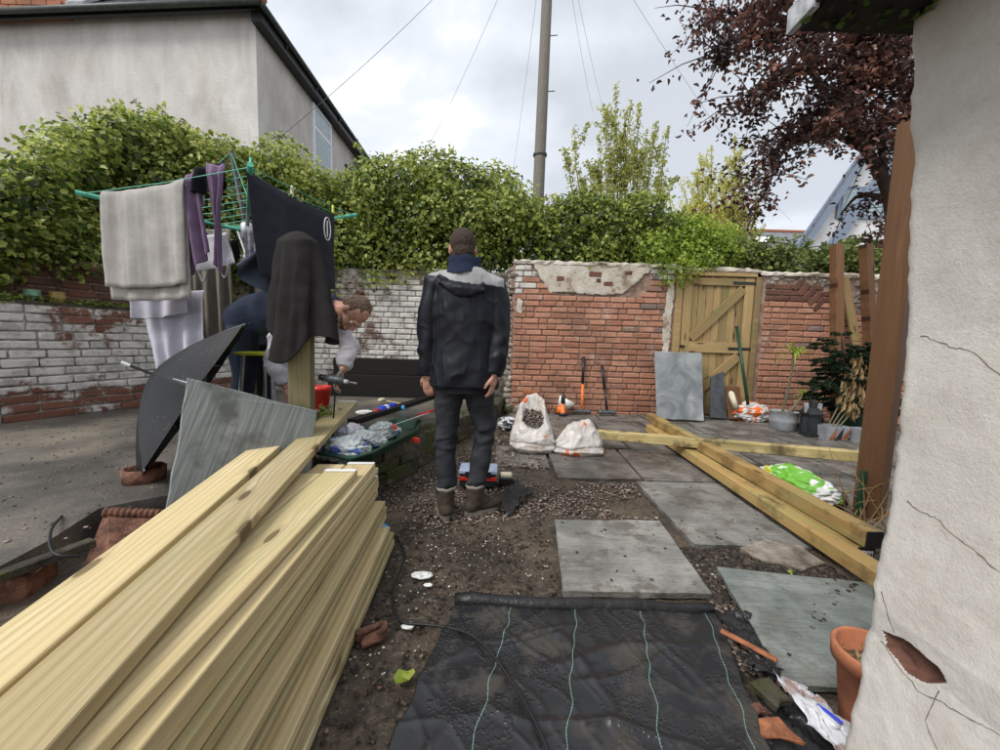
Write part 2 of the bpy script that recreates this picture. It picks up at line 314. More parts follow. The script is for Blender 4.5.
    cloth('boot_suede', (0.055, 0.043, 0.033), pile=0.4); cloth('boot_cuff', (0.30, 0.27, 0.22), pile=0.5); simple('boot_sole', (0.16, 0.145, 0.12), 0.8)
    m = Mat('skin', 0.5, 0, 0.35); co = m.coord(); m.color(m.ramp(m.noise(co, 30, 5), [(0.3, (0.40, 0.20, 0.14)), (0.7, (0.52, 0.29, 0.21))])); m.b.inputs['Subsurface Weight'].default_value = 0.1; m.b.inputs['Subsurface Radius'].default_value = (0.01, 0.004, 0.002)
    m = Mat('hair_dark', 0.7); co = m.coord('pos', (60, 60, 30)); m.color(m.ramp(m.noise(co, 5, 4), [(0.3, (0.020, 0.012, 0.008)), (0.7, (0.075, 0.045, 0.03))])); m.bump(m.noise(co, 12, 3), 0.8, 0.004)
    m = Mat('hair_brown', 0.6); co = m.coord('pos', (140, 30, 90)); m.color(m.ramp(m.noise(co, 1.2, 4), [(0.3, (0.05, 0.028, 0.016)), (0.7, (0.20, 0.125, 0.075))])); m.bump(m.noise(co, 1.5, 3), 0.9, 0.006)
    # --- odds and ends
    m = Mat('membrane', 0.34, 0, 0.5); co = m.coord('uv')
    sx = m.n('ShaderNodeSeparateXYZ'); m.l(co, sx.inputs[0])
    weave = m.wave(m.coord('uv', (1, 1, 1)), 90, 0, 0, 1, 'X')
    f1 = m.math('FRACT', m.math('ADD', m.math('MULTIPLY', sx.outputs[0], 4.05), 0.62))
    wob = m.math('MULTIPLY', m.math('SUBTRACT', m.noise(m.coord('uv', (1, 1, 1)), 6, 3), 0.5), 0.015)
    ln = m.mask(m.math('ABSOLUTE', m.math('SUBTRACT', m.math('ADD', f1, wob), 0.5)), 0.0052, 0.0035)
    dash = m.mask(m.math('FRACT', m.math('MULTIPLY', sx.outputs[1], 85)), 0.2, 0.3)
    dirt = m.mask(m.noise(m.coord(), 4.5, 9, 0.7), 0.52, 0.68)
    c1 = m.mix(m.math('MULTIPLY', dirt, 0.3), (0.016, 0.016, 0.0175), (0.11, 0.09, 0.066))
    c1 = m.mix(m.math('MULTIPLY', ln, m.madd(dash, 0.45, 0.2)), c1, (0.30, 0.50, 0.42))
    m.color(c1); dr = m.vor(m.coord(), 85, 'SMOOTH_F1'); gate = m.mask(m.noise(m.coord(), 5, 3), 0.46, 0.58)
    m.bump(m.math('MULTIPLY', m.mask(dr, 0.42, 0.15), gate), 0.55, 0.004); m.bump(m.noise(m.coord(), 22, 5), 0.08, 0.008)
    m.rough(m.madd(dirt, 0.35, 0.30))
    simple('membrane_loose', (0.014, 0.014, 0.015), 0.4, bump=0.4, bscale=25, bdist=0.01, kind='pos')
    m = Mat('umbrella_black', 0.48, 0, 0.22); co = m.coord('pos'); m.bump(m.noise(co, 30, 4), 0.12, 0.006)
    dr = m.vor(co, 60); m.color(m.mix(m.math('MULTIPLY', m.mask(dr, 0.16, 0.08), m.mask(m.noise(co, 6, 3), 0.5, 0.6)), (0.013, 0.0135, 0.0155), (0.22, 0.22, 0.23)))
    simple('terracotta', (0.46, 0.17, 0.085), 0.75, 0.2); simple('terracotta_old', (0.145, 0.066, 0.042), 0.8, 0.45, 20, 0.6, 40, bdist=0.01)
    simple('iron_black', (0.02, 0.02, 0.021), 0.5); simple('metal_grey', (0.38, 0.39, 0.40), 0.4, metal=0.7); simple('metal_dark', (0.10, 0.11, 0.115), 0.5, metal=0.5)
    simple('plastic_orange', (0.72, 0.17, 0.03), 0.4, 0.1); simple('plastic_red', (0.55, 0.03, 0.02), 0.35, 0.1); simple('plastic_blue', (0.03, 0.06, 0.55), 0.3, 0.1); simple('plastic_cyan', (0.08, 0.38, 0.70), 0.35, 0.1)
    simple('plastic_white', (0.74, 0.74, 0.72), 0.45, 0.08); simple('plastic_green', (0.010, 0.05, 0.028), 0.4, 0.2); simple('plastic_mint', (0.10, 0.42, 0.30), 0.45, 0.15); simple('plastic_lid', (0.36, 0.42, 0.58), 0.35, 0.12)
    simple('plastic_yellow', (0.62, 0.66, 0.05), 0.5, 0.1); simple('plastic_black', (0.018, 0.018, 0.019), 0.4, 0.2); simple('grey_pot', (0.27, 0.28, 0.30), 0.6, 0.15); simple('upvc', (0.74, 0.75, 0.76), 0.35, 0.05)
    simple('rubber_cable', (0.012, 0.012, 0.012), 0.5, 0.1); simple('cream', (0.62, 0.56, 0.42), 0.6, 0.1); simple('cardboard', (0.26, 0.16, 0.085), 0.85)
    simple('copper_rust', (0.27, 0.10, 0.045), 0.7, 0.4, 25); simple('pot_green', (0.22, 0.36, 0.24), 0.5); simple('pot_ochre', (0.42, 0.29, 0.10), 0.5); simple('glove', (0.19, 0.165, 0.145), 0.9)
    simple('glass_dark', (0.03, 0.035, 0.04), 0.08, 0.1, bump=0); simple('glass_sky', (0.30, 0.37, 0.40), 0.06, 0.15, bump=0, spec=0.8); simple('roof_slate', (0.16, 0.17, 0.19), 0.5, 0.3, 6, kind='pos'); simple('barge_blue', (0.20, 0.245, 0.32), 0.6, 0.1)
    simple('white_wall', (0.70, 0.70, 0.70), 0.9, 0.06, 2); simple('ridge_red', (0.33, 0.12, 0.07), 0.8); simple('gutter_black', (0.02, 0.021, 0.022), 0.4, 0.2); simple('gutter_green', (0.045, 0.055, 0.048), 0.5); simple('lead', (0.30, 0.31, 0.33), 0.6)
    simple('crack_shade', (0.17, 0.14, 0.115), 0.95); simple('soffit_dark', (0.010, 0.008, 0.007), 0.8, 0.4); simple('gutter_worn', (0.42, 0.43, 0.45), 0.6, 0.35, 30); simple('moss_green', (0.045, 0.06, 0.018), 0.95, 0.4)
    # printed sacks: white woven plastic with printed blotches
    def sack(name, base, spots, trans=0.0, rough=0.4):
        m = Mat(name, rough, 0, 0.5); co = m.coord(); 
        c1 = m.ramp(m.noise(co, 8, 6), [(0.3, tuple(x*0.72 for x in base)), (0.7, base)])
        for i, (cc, sc, lo, hi) in enumerate(spots): c1 = m.mix(m.mask(m.noise(m.coord('pos', (1, 1, 1.6), (3.1*i, 1.7*i, 0)), sc, 2, 0.4, 0.5), lo, hi), c1, cc)
        m.color(c1); m.bump(m.noise(co, 18, 5, 0.6, 1.0), 0.4, 0.012)
    sack('sack_rubble', (0.66, 0.62, 0.58), [((0.46, 0.37, 0.30), 6, 0.55, 0.9), ((0.66, 0.15, 0.05), 5.0, 0.76, 0.78)])
    sack('sack_orange', (0.70, 0.68, 0.66), [((0.78, 0.16, 0.03), 7, 0.52, 0.54)])
    sack('sack_green', (0.78, 0.79, 0.78), [((0.15, 0.42, 0.04), 4.5, 0.54, 0.56), ((0.60, 0.56, 0.06), 7, 0.74, 0.76), ((0.74, 0.75, 0.74), 14, 0.70, 0.73)])
    sack('plastic_clear', (0.62, 0.66, 0.66), [((0.30, 0.40, 0.36), 9, 0.56, 0.62), ((0.10, 0.15, 0.45), 10, 0.66, 0.68)], rough=0.25)
    sack('plastic_torn', (0.66, 0.67, 0.70), [((0.35, 0.26, 0.24), 9, 0.55, 0.6)], rough=0.3)
    sack('bag_mono', (0.70, 0.70, 0.72), [((0.02, 0.02, 0.025), 14, 0.5, 0.53)])
build_materials()
# ------------------------------------------------------------------ geometry helpers
WM = {}
def tag(o, label=None, cat=None, group=None, kind=None):
    if label: o['label'] = label
    if cat: o['category'] = cat
    if group: o['group'] = group
    if kind: o['kind'] = kind
    return o
def thing(name, label, cat, loc=(0, 0, 0), group=None):
    o = bpy.data.objects.new(name, None); col.objects.link(o); o.location = loc; o.empty_display_size = 0.1
    WM[o.name] = Matrix.Translation(loc)
    return tag(o, label, cat, group)
def put(name, me, parent=None, mat=None, mw=None):
    """link mesh me (in world coordinates unless mw is given) under parent"""
    o = bpy.data.objects.new(name, me); col.objects.link(o)
    if mat:
        for x in (mat if isinstance(mat, (list, tuple)) else [mat]): me.materials.append(MATS[x])
    if mw is not None: o.matrix_basis = mw
    if parent is not None:
        o.parent = parent
        o.matrix_parent_inverse = WM[parent.name].inverted()
    WM[o.name] = (mw if mw is not None else Matrix.Identity(4)).copy()
    return o
def from_lists(vs, fs, name='m', smooth=False):
    me = bpy.data.meshes.new(name); me.from_pydata([tuple(v) for v in vs], [], fs); me.update()
    if smooth: me.polygons.foreach_set('use_smooth', [True]*len(me.polygons))
    return me
class B:
    def __init__(s): s.v = []; s.f = []
    def add(s, vs, fs):
        k = len(s.v); s.v += [V(v) for v in vs]; s.f += [tuple(i+k for i in f) for f in fs]; return s
    def box(s, c, size, rot=None):
        x, y, z = (q/2 for q in size); pts = [V((a*x, b*y, d*z)) for d in (-1, 1) for b in (-1, 1) for a in (-1, 1)]
        if rot is not None: pts = [rot @ p for p in pts]
        return s.add([p + V(c) for p in pts], [(0, 2, 3, 1), (4, 5, 7, 6), (0, 1, 5, 4), (2, 6, 7, 3), (0, 4, 6, 2), (1, 3, 7, 5)])
    def tube(s, pts, rad, n=8, cap=True, flat=1.0):
        pts = [V(p) for p in pts]; rad = rad if isinstance(rad, (list, tuple)) else [rad]*len(pts)
        vs = []; u = None
        for i, p in enumerate(pts):
            t = (pts[min(i+1, len(pts)-1)] - pts[max(i-1, 0)]).normalized()
            if u is None: u = t.orthogonal().normalized()
            u = (u - t*u.dot(t)).normalized(); w_ = t.cross(u)
            r = rad[i]; rx, ry = r if isinstance(r, tuple) else (r, r*flat)
            vs += [p + u*(rx*math.cos(2*math.pi*k/n)) + w_*(ry*math.sin(2*math.pi*k/n)) for k in range(n)]
        fs = [(i*n+k, i*n+(k+1) % n, (i+1)*n+(k+1) % n, (i+1)*n+k) for i in range(len(pts)-1) for k in range(n)]
        if cap: fs += [tuple(range(n-1, -1, -1)), tuple((len(pts)-1)*n+k for k in range(n))]
        return s.add(vs, fs)
    def rings(s, rings, cap=True):
        """loft through closed rings of equal length"""
        n = len(rings[0]); vs = [p for r in rings for p in r]
        fs = [(i*n+k, i*n+(k+1) % n, (i+1)*n+(k+1) % n, (i+1)*n+k) for i in range(len(rings)-1) for k in range(n)]
        if cap: fs += [tuple(range(n-1, -1, -1)), tuple((len(rings)-1)*n+k for k in range(n))]
        return s.add(vs, fs)
    def ell(s, c, r, rot=None, nu=14, nv=9):
        c = V(c); vs = []
        for j in range(nv+1):
            th = math.pi*j/nv
            for i in range(nu):
                ph = 2*math.pi*i/nu; p = V((r[0]*math.sin(th)*math.cos(ph), r[1]*math.sin(th)*math.sin(ph), r[2]*math.cos(th)))
                vs.append((rot @ p if rot is not None else p) + c)
        return s.add(vs, [(j*nu+i, (j+1)*nu+i, (j+1)*nu+(i+1) % nu, j*nu+(i+1) % nu) for j in range(nv) for i in range(nu)])
    def lathe(s, prof, c, n=20, rot=None):
        rr = [[(rot @ V((r*math.cos(2*math.pi*k/n), r*math.sin(2*math.pi*k/n), z)) if rot is not None else V((r*math.cos(2*math.pi*k/n), r*math.sin(2*math.pi*k/n), z))) + V(c) for k in range(n)] for r, z in prof]
        return s.rings(rr)
    def prism(s, poly, off):
        n = len(poly); off = V(off); a = [V(p) for p in poly]
        return s.add(a + [p + off for p in a], [tuple(range(n)), tuple(range(2*n-1, n-1, -1))] + [(i, i+n, (i+1) % n + n, (i+1) % n) for i in range(n)])
    def mesh(s, smooth=False, bevel=0, seg=1, jit=0):
        me = bpy.data.meshes.new('m'); bm = bmesh.new(); vv = [bm.verts.new(v) for v in s.v]
        for f in s.f:
            try: bm.faces.new([vv[i] for i in f])
            except ValueError: pass
        bmesh.ops.remove_doubles(bm, verts=bm.verts, dist=1e-6)
        bmesh.ops.recalc_face_normals(bm, faces=bm.faces)
        if bevel: bmesh.ops.bevel(bm, geom=list(bm.edges), offset=bevel, segments=seg, affect='EDGES', profile=0.6)
        if jit:
            for v in bm.verts: v.co += V((R.uniform(-jit, jit), R.uniform(-jit, jit), R.uniform(-jit, jit)))
        bm.to_mesh(me); bm.free()
        if smooth: me.polygons.foreach_set('use_smooth', [True]*len(me.polygons))
        return me
    def build(s, name, mat, parent=None, smooth=False, bevel=0, seg=1, jit=0, mw=None):
        return put(name, s.mesh(smooth, bevel, seg, jit), parent, mat, mw)
def evaluated(me, mods):
    o = bpy.data.objects.new('tmp', me); col.objects.link(o)
    for t, k in mods:
        md = o.modifiers.new(t, t)
        for a, b in k.items(): setattr(md, a, b)
    bpy.context.view_layer.update(); dg = bpy.context.evaluated_depsgraph_get()
    r = bpy.data.meshes.new_from_object(o.evaluated_get(dg)); bpy.data.objects.remove(o); return r
def fuse(b, voxel=0.01, it=4, wrinkle=None):
    """union of closed shapes into one continuous skin"""
    me = evaluated(b.mesh(), [('REMESH', dict(mode='VOXEL', voxel_size=voxel)), ('SMOOTH', dict(factor=0.5, iterations=it))])
    if wrinkle:
        co = [v.co.copy() for v in me.vertices]; no = [v.normal.copy() for v in me.vertices]
        for i, v in enumerate(me.vertices): v.co = co[i] + no[i]*wrinkle(co[i])
        me.update()
    me.polygons.foreach_set('use_smooth', [True]*len(me.polygons)); return me
def nz(p, s=1.0, o=0.0): return mnoise.noise(V((p[0]*s+o, p[1]*s+o*1.7, p[2]*s-o)))
def fold(p, d, s, o=0, k=4.0):
    """directional crease noise: fine across direction d, long along it"""
    d = V(d).normalized(); p = V(p); a = p.dot(d); q = p - d*a
    return mnoise.noise(q*s + d*(a*s/k) + V((o, o, o)))
def grid_mesh(fn, nu, nv, uv=True, closed_u=False):
    vs = []; 
    for j in range(nv+1):
        for i in range(nu+1): vs.append(fn(i/nu, j/nv))
    fs = [(j*(nu+1)+i, j*(nu+1)+i+1, (j+1)*(nu+1)+i+1, (j+1)*(nu+1)+i) for j in range(nv) for i in range(nu)]
    me = from_lists(vs, fs, smooth=True)
    ul = me.uv_layers.new(name='UVMap'); li = np.empty(len(me.loops), dtype=np.int32); me.loops.foreach_get('vertex_index', li)
    uvs = np.stack([(li % (nu+1))/nu, (li // (nu+1))/nv], 1).astype(np.float32).ravel(); ul.data.foreach_set('uv', uvs)
    return me
def solid(o, t=0.006, off=0):
    md = o.modifiers.new('thickness', 'SOLIDIFY'); md.thickness = t; md.offset = off; return o
def board_mesh(L, W, T, bev=0.003, warp=0.0, seed=0):
    """plank along local +X from 0 to L, width along Y (centred), thickness up from 0"""
    n = max(2, int(L/0.35)); rr = random.Random(seed); rings = []
    for i in range(n+1):
        x = L*i/n; dy = warp*math.sin(i/n*3.1+seed) + rr.uniform(-1, 1)*warp*0.15; dz = warp*0.5*math.sin(i/n*2.3+seed*2)
        pr = [(-W/2+bev, 0), (W/2-bev, 0), (W/2, bev), (W/2, T-bev), (W/2-bev, T), (-W/2+bev, T), (-W/2, T-bev), (-W/2, bev)]
        rings.append([V((x, y+dy, z+dz)) for y, z in pr])
    return B().rings(rings).mesh()
def frame(p0, p1, up=(0, 0, 1)):
    """matrix with +X from p0 to p1"""
    p0, p1 = V(p0), V(p1); x = (p1-p0).normalized(); y = V(up).cross(x).normalized(); z = x.cross(y)
    return Matrix(((x.x, y.x, z.x, p0.x), (x.y, y.y, z.y, p0.y), (x.z, y.z, z.z, p0.z), (0, 0, 0, 1)))
def plank(name, mat, p0, p1, W, T, up=(0, 0, 1), parent=None, warp=0.0, bev=0.003):
    p0, p1 = V(p0), V(p1)
    return put(name, board_mesh((p1-p0).length, W, T, bev, warp, R.randrange(999)), parent, mat, frame(p0, p1, up))
def flag(name, poly, thick, mat, parent=None, rough=0.004, n=7, seed=0):
    """riven stone flag from its top outline, edges chipped"""
    rr = random.Random(seed); top = []
    poly = [V(p) for p in poly]; nrm = (poly[1]-poly[0]).cross(poly[-1]-poly[0]).normalized()
    if nrm.z < 0 and abs(nrm.z) > 0.3: nrm = -nrm
    c = sum(poly, V((0, 0, 0)))/len(poly)
    for i, a in enumerate(poly):
        b = poly[(i+1) % len(poly)]; k = max(2, int((b-a).length/0.07))
        for j in range(k):
            p = a.lerp(b, j/k); 
            top.append(p + (c-p).normalized()*rr.uniform(-rough, rough) + nrm*rr.uniform(-rough, rough)*0.3)
    o1 = [p - nrm*0.006 for p in top]; i1 = [p + (c-p).normalized()*0.007 for p in top]; bt = [p - nrm*thick + (c-p).normalized()*rr.uniform(0, 0.008) for p in top]
    return B().rings([bt, o1, i1]).build(name, mat, parent)
def leaves(name, C_, Nn, S, mat, parent=None, asp=0.85, foldk=0.18, droop=0.15, rnd=None, T_=None):
    n = len(C_); C_ = np.asarray(C_, float); Nn = np.asarray(Nn, float); Nn /= np.linalg.norm(Nn, axis=1)[:, None]+1e-9
    t = NR.normal(size=(n, 3)) if T_ is None else np.asarray(T_, float)
    t -= Nn*np.sum(t*Nn, 1)[:, None]; t /= np.linalg.norm(t, axis=1)[:, None]+1e-9; b = np.cross(Nn, t)
    S = np.broadcast_to(np.asarray(S, float), (n,))[:, None]
    prof = [(-.5, 0, 0), (-.28, .46, 1), (.12, .36, .9), (.5, 0, -droop/foldk if foldk else 0), (.12, -.36, .9), (-.28, -.46, 1)]
    P = np.stack([C_ + S*(a*t + asp*q*b + foldk*h*Nn) for a, q, h in prof], 1).reshape(-1, 3)
    me = bpy.data.meshes.new(name); me.vertices.add(n*6); me.vertices.foreach_set('co', P.astype(np.float32).ravel())
    base = (np.arange(n)*6)[:, None]; idx = np.concatenate([base+np.array([0, 1, 2, 3]), base+np.array([0, 3, 4, 5])], 1).astype(np.int32).ravel()
    me.loops.add(n*8); me.loops.foreach_set('vertex_index', idx)
    me.polygons.add(n*2); me.polygons.foreach_set('loop_start', (np.arange(n*2)*4).astype(np.int32)); me.polygons.foreach_set('loop_total', np.full(n*2, 4, np.int32))
    me.update(calc_edges=True)
    at = me.attributes.new('rnd', 'FLOAT', 'POINT'); rv = NR.random(n) if rnd is None else np.clip(rnd, 0, 1)
    at.data.foreach_set('value', np.repeat(rv, 6).astype(np.float32))
    return put(name, me, parent, mat)
def clump_points(cl, per_area=900, shell=0.45):
    """leaf centres, normals and a clump tone for a list of (centre, radius, squash)"""
    P, Q, T = [], [], []
    for c, r, sq in cl:
        n = int(per_area*r*r*4); u = NR.normal(size=(n, 3)); u /= np.linalg.norm(u, axis=1)[:, None]
        bump_ = np.array([nz(V(x)*1.0 + V(c), 2.6) for x in u])
        rad = r*(1 - shell*NR.random(n)**1.6)*(1+0.35*bump_)
        P.append(np.array(c) + u*rad[:, None]*np.array([1, 1, sq])); Q.append(u*0.9 + np.array([0, -0.25, 0.5]) + NR.normal(size=(n, 3))*0.45); T.append(np.full(n, NR.random()))
    return np.concatenate(P), np.concatenate(Q), np.concatenate(T)
def scatter_stones(name, pts, size, mat, kind='stuff', parent=None, flat=0.6, rndv=None):
    n = len(pts); pts = np.asarray(pts); 
    base = np.array([(1, 0, 0), (-1, 0, 0), (0, 1, 0), (0, -1, 0), (0, 0, 1), (0, 0, -1), (.7, .7, .5), (-.7, .6, .5), (.6, -.7, .55), (-.65, -.6, .5)])
    hull = bmesh.new(); vv = [hull.verts.new(p) for p in base]; bmesh.ops.convex_hull(hull, input=vv); hull.verts.index_update()
    tri = np.array([[v.index for v in f.verts] for f in hull.faces]); base = np.array([v.co for v in hull.verts]); hull.free(); k = len(base)
    S = np.broadcast_to(size, (n,)); 
    sc = S[:, None]*np.stack([NR.uniform(.6, 1.3, n), NR.uniform(.6, 1.3, n), NR.uniform(.5, 1, n)*flat], 1)
    L = base[None]*sc[:, None, :]*NR.uniform(.75, 1.25, (n, k, 1)); a = NR.uniform(0, 6.28, n); ca, sa = np.cos(a)[:, None], np.sin(a)[:, None]
    P = np.stack([L[:, :, 0]*ca - L[:, :, 1]*sa, L[:, :, 0]*sa + L[:, :, 1]*ca, L[:, :, 2]], 2) + pts[:, None, :]
    me = bpy.data.meshes.new(name); me.vertices.add(n*k); me.vertices.foreach_set('co', P.astype(np.float32).ravel())
    idx = (tri[None] + (np.arange(n)*k)[:, None, None]).astype(np.int32).ravel(); m = n*len(tri)
    me.loops.add(m*3); me.loops.foreach_set('vertex_index', idx); me.polygons.add(m)
    me.polygons.foreach_set('loop_start', (np.arange(m)*3).astype(np.int32)); me.polygons.foreach_set('loop_total', np.full(m, 3, np.int32)); me.update(calc_edges=True)
    at = me.attributes.new('rnd', 'FLOAT', 'POINT'); at.data.foreach_set('value', np.repeat(NR.random(n) if rndv is None else rndv, k).astype(np.float32))
    o = put(name, me, parent, mat); 
    if kind: o['kind'] = kind
    return o
def curve_pts(pts, n=8):
    """Catmull-Rom through pts"""
    pts = [V(p) for p in pts]; q = [pts[0]*2-pts[1]] + pts + [pts[-1]*2-pts[-2]]; out = []
    for i in range(1, len(q)-2):
        a, b, c, d = q[i-1:i+3]
        for k in range(n):
            t = k/n; out.append(0.5*((2*b) + (c-a)*t + (2*a-5*b+4*c-d)*t*t + (3*b-a-3*c+d)*t**3))
    out.append(pts[-1]); return out

# ------------------------------------------------------------------ ground
def gz(x, y):
    return 0.13*min(1, max(0, (y-2.6)/2.3))
def GG(px, py, dz=0.0):
    p = G(px, py, dz)
    for _ in range(6): p = G(px, py, gz(p.x, p.y)+dz)
    return p
def build_ground():
    xs = np.concatenate([-np.geomspace(250, 2.2, 22), np.linspace(-2.0, 3.6, 260), np.geomspace(3.8, 250, 22)])
    ys = np.concatenate([-np.geomspace(60, 0.3, 14), np.linspace(0.0, 5.3, 240), np.geomspace(5.6, 400, 24)])
    vs = []
    for y in ys:
        for x in xs:
            z = gz(x, y)
            if -2.1 < x < 3.7 and 0 < y < 5.3:
                z += 0.018*nz((x, y, 0), 2.5) + 0.010*nz((x, y, 0), 9, 3) + 0.006*nz((x, y, 0), 28, 5)
                z += 0.10*max(0, min(1, (-x-0.85)*4))*max(0, min(1, (2.4-y)*2)) + .09*max(0, min(1, (-x-1.2)*4))   # soil banked up beside the yard edge
                if 1.0 < x < 1.9 and 1.0 < y < 2.0: z += 0.012*nz((x, y, 2), 14, 1)
            else: z -= 0.03
            vs.append((x, y, z - 0.012))
    nx = len(xs); fs = [(j*nx+i, j*nx+i+1, (j+1)*nx+i+1, (j+1)*nx+i) for j in range(len(ys)-1) for i in range(nx-1)]
    tag(put('ground', from_lists(vs, fs, smooth=True), None, 'soil'), kind='structure')
build_ground()
YZ = 0.30   # raised yard level
EDGE = [(-1.63, 0.2), (-1.56, 1.15), (-1.60, 1.36), (-1.70, 1.64), (-1.36, 1.95), (-0.93, 2.51), (-0.58, 3.24), (-0.46, 3.65), (0.02, 4.9), (0.08, 5.55)]
def build_yard():
    poly = [V((x-0.10, y, 0)) for x, y in EDGE] + [V((-9, 5.9, 0)), V((-9, 0.2, 0))]
    # grid clipped to the yard outline
    bm = bmesh.new(); f = bm.faces.new([bm.verts.new((p.x, p.y, YZ)) for p in poly])
    ext = bmesh.ops.extrude_face_region(bm, geom=[f])
    for v in [g for g in ext['geom'] if isinstance(g, bmesh.types.BMVert)]: v.co.z -= 0.34
    bmesh.ops.recalc_face_normals(bm, faces=bm.faces)
    me = bpy.data.meshes.new('m'); bm.to_mesh(me); bm.free()
    tag(put('concrete_yard', me, None, 'yard_concrete'), kind='structure')
build_yard()

# low retaining wall of mossy blocks, block by block
def retaining_wall():
    t = thing('retaining_wall', 'low mossy stone block wall holding up the left yard', 'wall', (-0.9, 2.5, 0))
    pts = [V((-1.22, 2.05, 0))] + [V((x, y, 0)) for x, y in EDGE[5:]]; seg = []
    for a, b in zip(pts, pts[1:]): seg.append((a, b, (b-a).length))
    tot = sum(s[2] for s in seg)
    def at(d):
        for a, b, l in seg:
            if d <= l: return a.lerp(b, d/l), (b-a).normalized()
            d -= l
        return seg[-1][1], (seg[-1][1]-seg[-1][0]).normalized()
    hs = [0.115, 0.10, 0.105]; z = -0.015
    for k, h in enumerate(hs):
        d = -0.12*k
        while d < tot:
            L = R.uniform(0.26, 0.46); c, dr = at(max(0.01, min(tot-0.01, d+L/2))); ang = math.atan2(dr.y, dr.x)
            nx = V((dr.y, -dr.x, 0)); zz = z + gz(c.x, c.y)*(1-k/2.2)
            m = Matrix.Translation(c - nx*(0.09+R.uniform(-.008, .012)) + V((0, 0, zz+h/2))) @ Matrix.Rotation(ang+R.uniform(-.02, .02), 4, 'Z')
            b = B(); b.box((0, 0, 0), (L-0.014, 0.19, h-0.012 if k < 2 else h))
            put('block', b.mesh(bevel=0.012, seg=2, jit=0.005), t, 'mossy_block', m)
            d += L
        z += h
    ms = []
    for i in range(900):
        c, dr = at(R.uniform(0.02, tot)); nx = V((dr.y, -dr.x, 0)); ms.append(c + nx*R.uniform(-.17, .022) + V((0, 0, 0.31 + R.uniform(-.004, .006)))) if R.random() < 0.4 else ms.append(c + nx*0.012 + V((0, 0, R.choice([0.10, 0.2, 0.29])+R.uniform(-.03, .03)+gz(c.x, c.y)*0.5)))
    leaves('moss', ms, NR.normal(size=(len(ms), 3))+np.array([0.4, -0.5, 0.8]), NR.uniform(.008, .02, len(ms)), 'leaf_moss', t)['kind'] = 'stuff'
retaining_wall()

# ------------------------------------------------------------------ brick walls
BR = {}
def brick_mesh(L, H, Dp, mat, k):
    key = (round(L, 3), H, Dp, mat, k)
    if key not in BR:
        b = B(); b.box((0, 0, 0), (L, Dp, H)); me = b.mesh(bevel=0.009, seg=1, jit=0.0036); me.materials.append(MATS[mat]); BR[key] = me
    return BR[key]
def brick_wall(parent, p0, p1, z0, courses, mat, pitch=0.079, depth=0.1, skip=None, ragged=0.0, headers=0.25, matf=None, limit=300, proud=0.017, z1=None):
    """bricks laid from p0 to p1 (face line), facing right-hand side of the direction turned to the viewer"""
    p0, p1 = V((*p0, 0)), V((*p1, 0)); d = (p1-p0); Ltot = d.length; d.normalize(); ang = math.atan2(d.y, d.x); inn = V((-d.y, d.x, 0)); cnt = 0
    for k in range(courses):
        z = z0(k) if callable(z0) else z0 + pitch*k
        x = -R.choice([0, 0.11, 0.06, 0.16])*1.0
        while x < Ltot:
            hd = R.random() < headers; L = 0.105 if hd else 0.218
            a, b_ = max(0, x), min(Ltot, x+L); w_ = b_-a
            x += L + 0.011
            if w_ < 0.04: continue
            c = p0 + d*((a+b_)/2)
            if skip and skip((a+b_)/2, z+pitch/2, w_): continue
            if R.random() < ragged: continue
            Lr = 0.218 if w_ > 0.2 else 0.105 if abs(w_-0.105) < 0.004 else round(w_, 2)
            me = brick_mesh(Lr, pitch-0.013, depth, matf(c.x, z) if matf else mat, R.randrange(4))
            o = bpy.data.objects.new('brick', me); col.objects.link(o)
            o.matrix_basis = Matrix.Translation(c + inn*(depth/2-proud+R.uniform(-.004, .004)) + V((0, 0, z+pitch/2))) @ Matrix.Rotation(ang+R.uniform(-.012, .012), 4, 'Z') @ Matrix.Rotation(R.uniform(-.012, .012), 4, 'Y')
            o.parent = parent; o.matrix_parent_inverse = parent.matrix_basis.inverted(); cnt += 1
    return cnt
def core(name, parent, p0, p1, z0, z1, th, mat='mortar', inset=0.0):
    p0, p1 = V((*p0, 0)), V((*p1, 0)); d = (p1-p0).normalized(); inn = V((-d.y, d.x, 0))
    a, b = p0 + inn*inset, p1 + inn*inset
    return B().prism([a+V((0, 0, z0)), b+V((0, 0, z0)), b+inn*th+V((0, 0, z0)), a+inn*th+V((0, 0, z0))], (0, 0, z1-z0)).build(name, mat, parent)
def plaster(name, parent, poly, mat='old_plaster', th=0.012, off=0.0, y=None, step=0.035, seed=0):
    """thin uneven coat with a ragged outline on a wall plane y"""
    pts = []
    for i, a in enumerate(poly):
        b = poly[(i+1) % len(poly)]; l = math.dist(a, b); k = max(1, int(l/step))
        for j in range(k): pts.append((a[0]+(b[0]-a[0])*j/k + R.uniform(-.012, .012), a[1]+(b[1]-a[1])*j/k + R.uniform(-.012, .012)))
    cx = sum(p[0] for p in pts)/len(pts); cz = sum(p[1] for p in pts)/len(pts)
    bk = [V((x, y, z)) for x, z in pts]; fr = [V((x, y-th, z)) for x, z in pts]; ii = [V((cx+(x-cx)*.97, y-th-0.004, cz+(z-cz)*.95)) for x, z in pts]
    return B().rings([bk, fr, ii]).build(name, mat, parent)

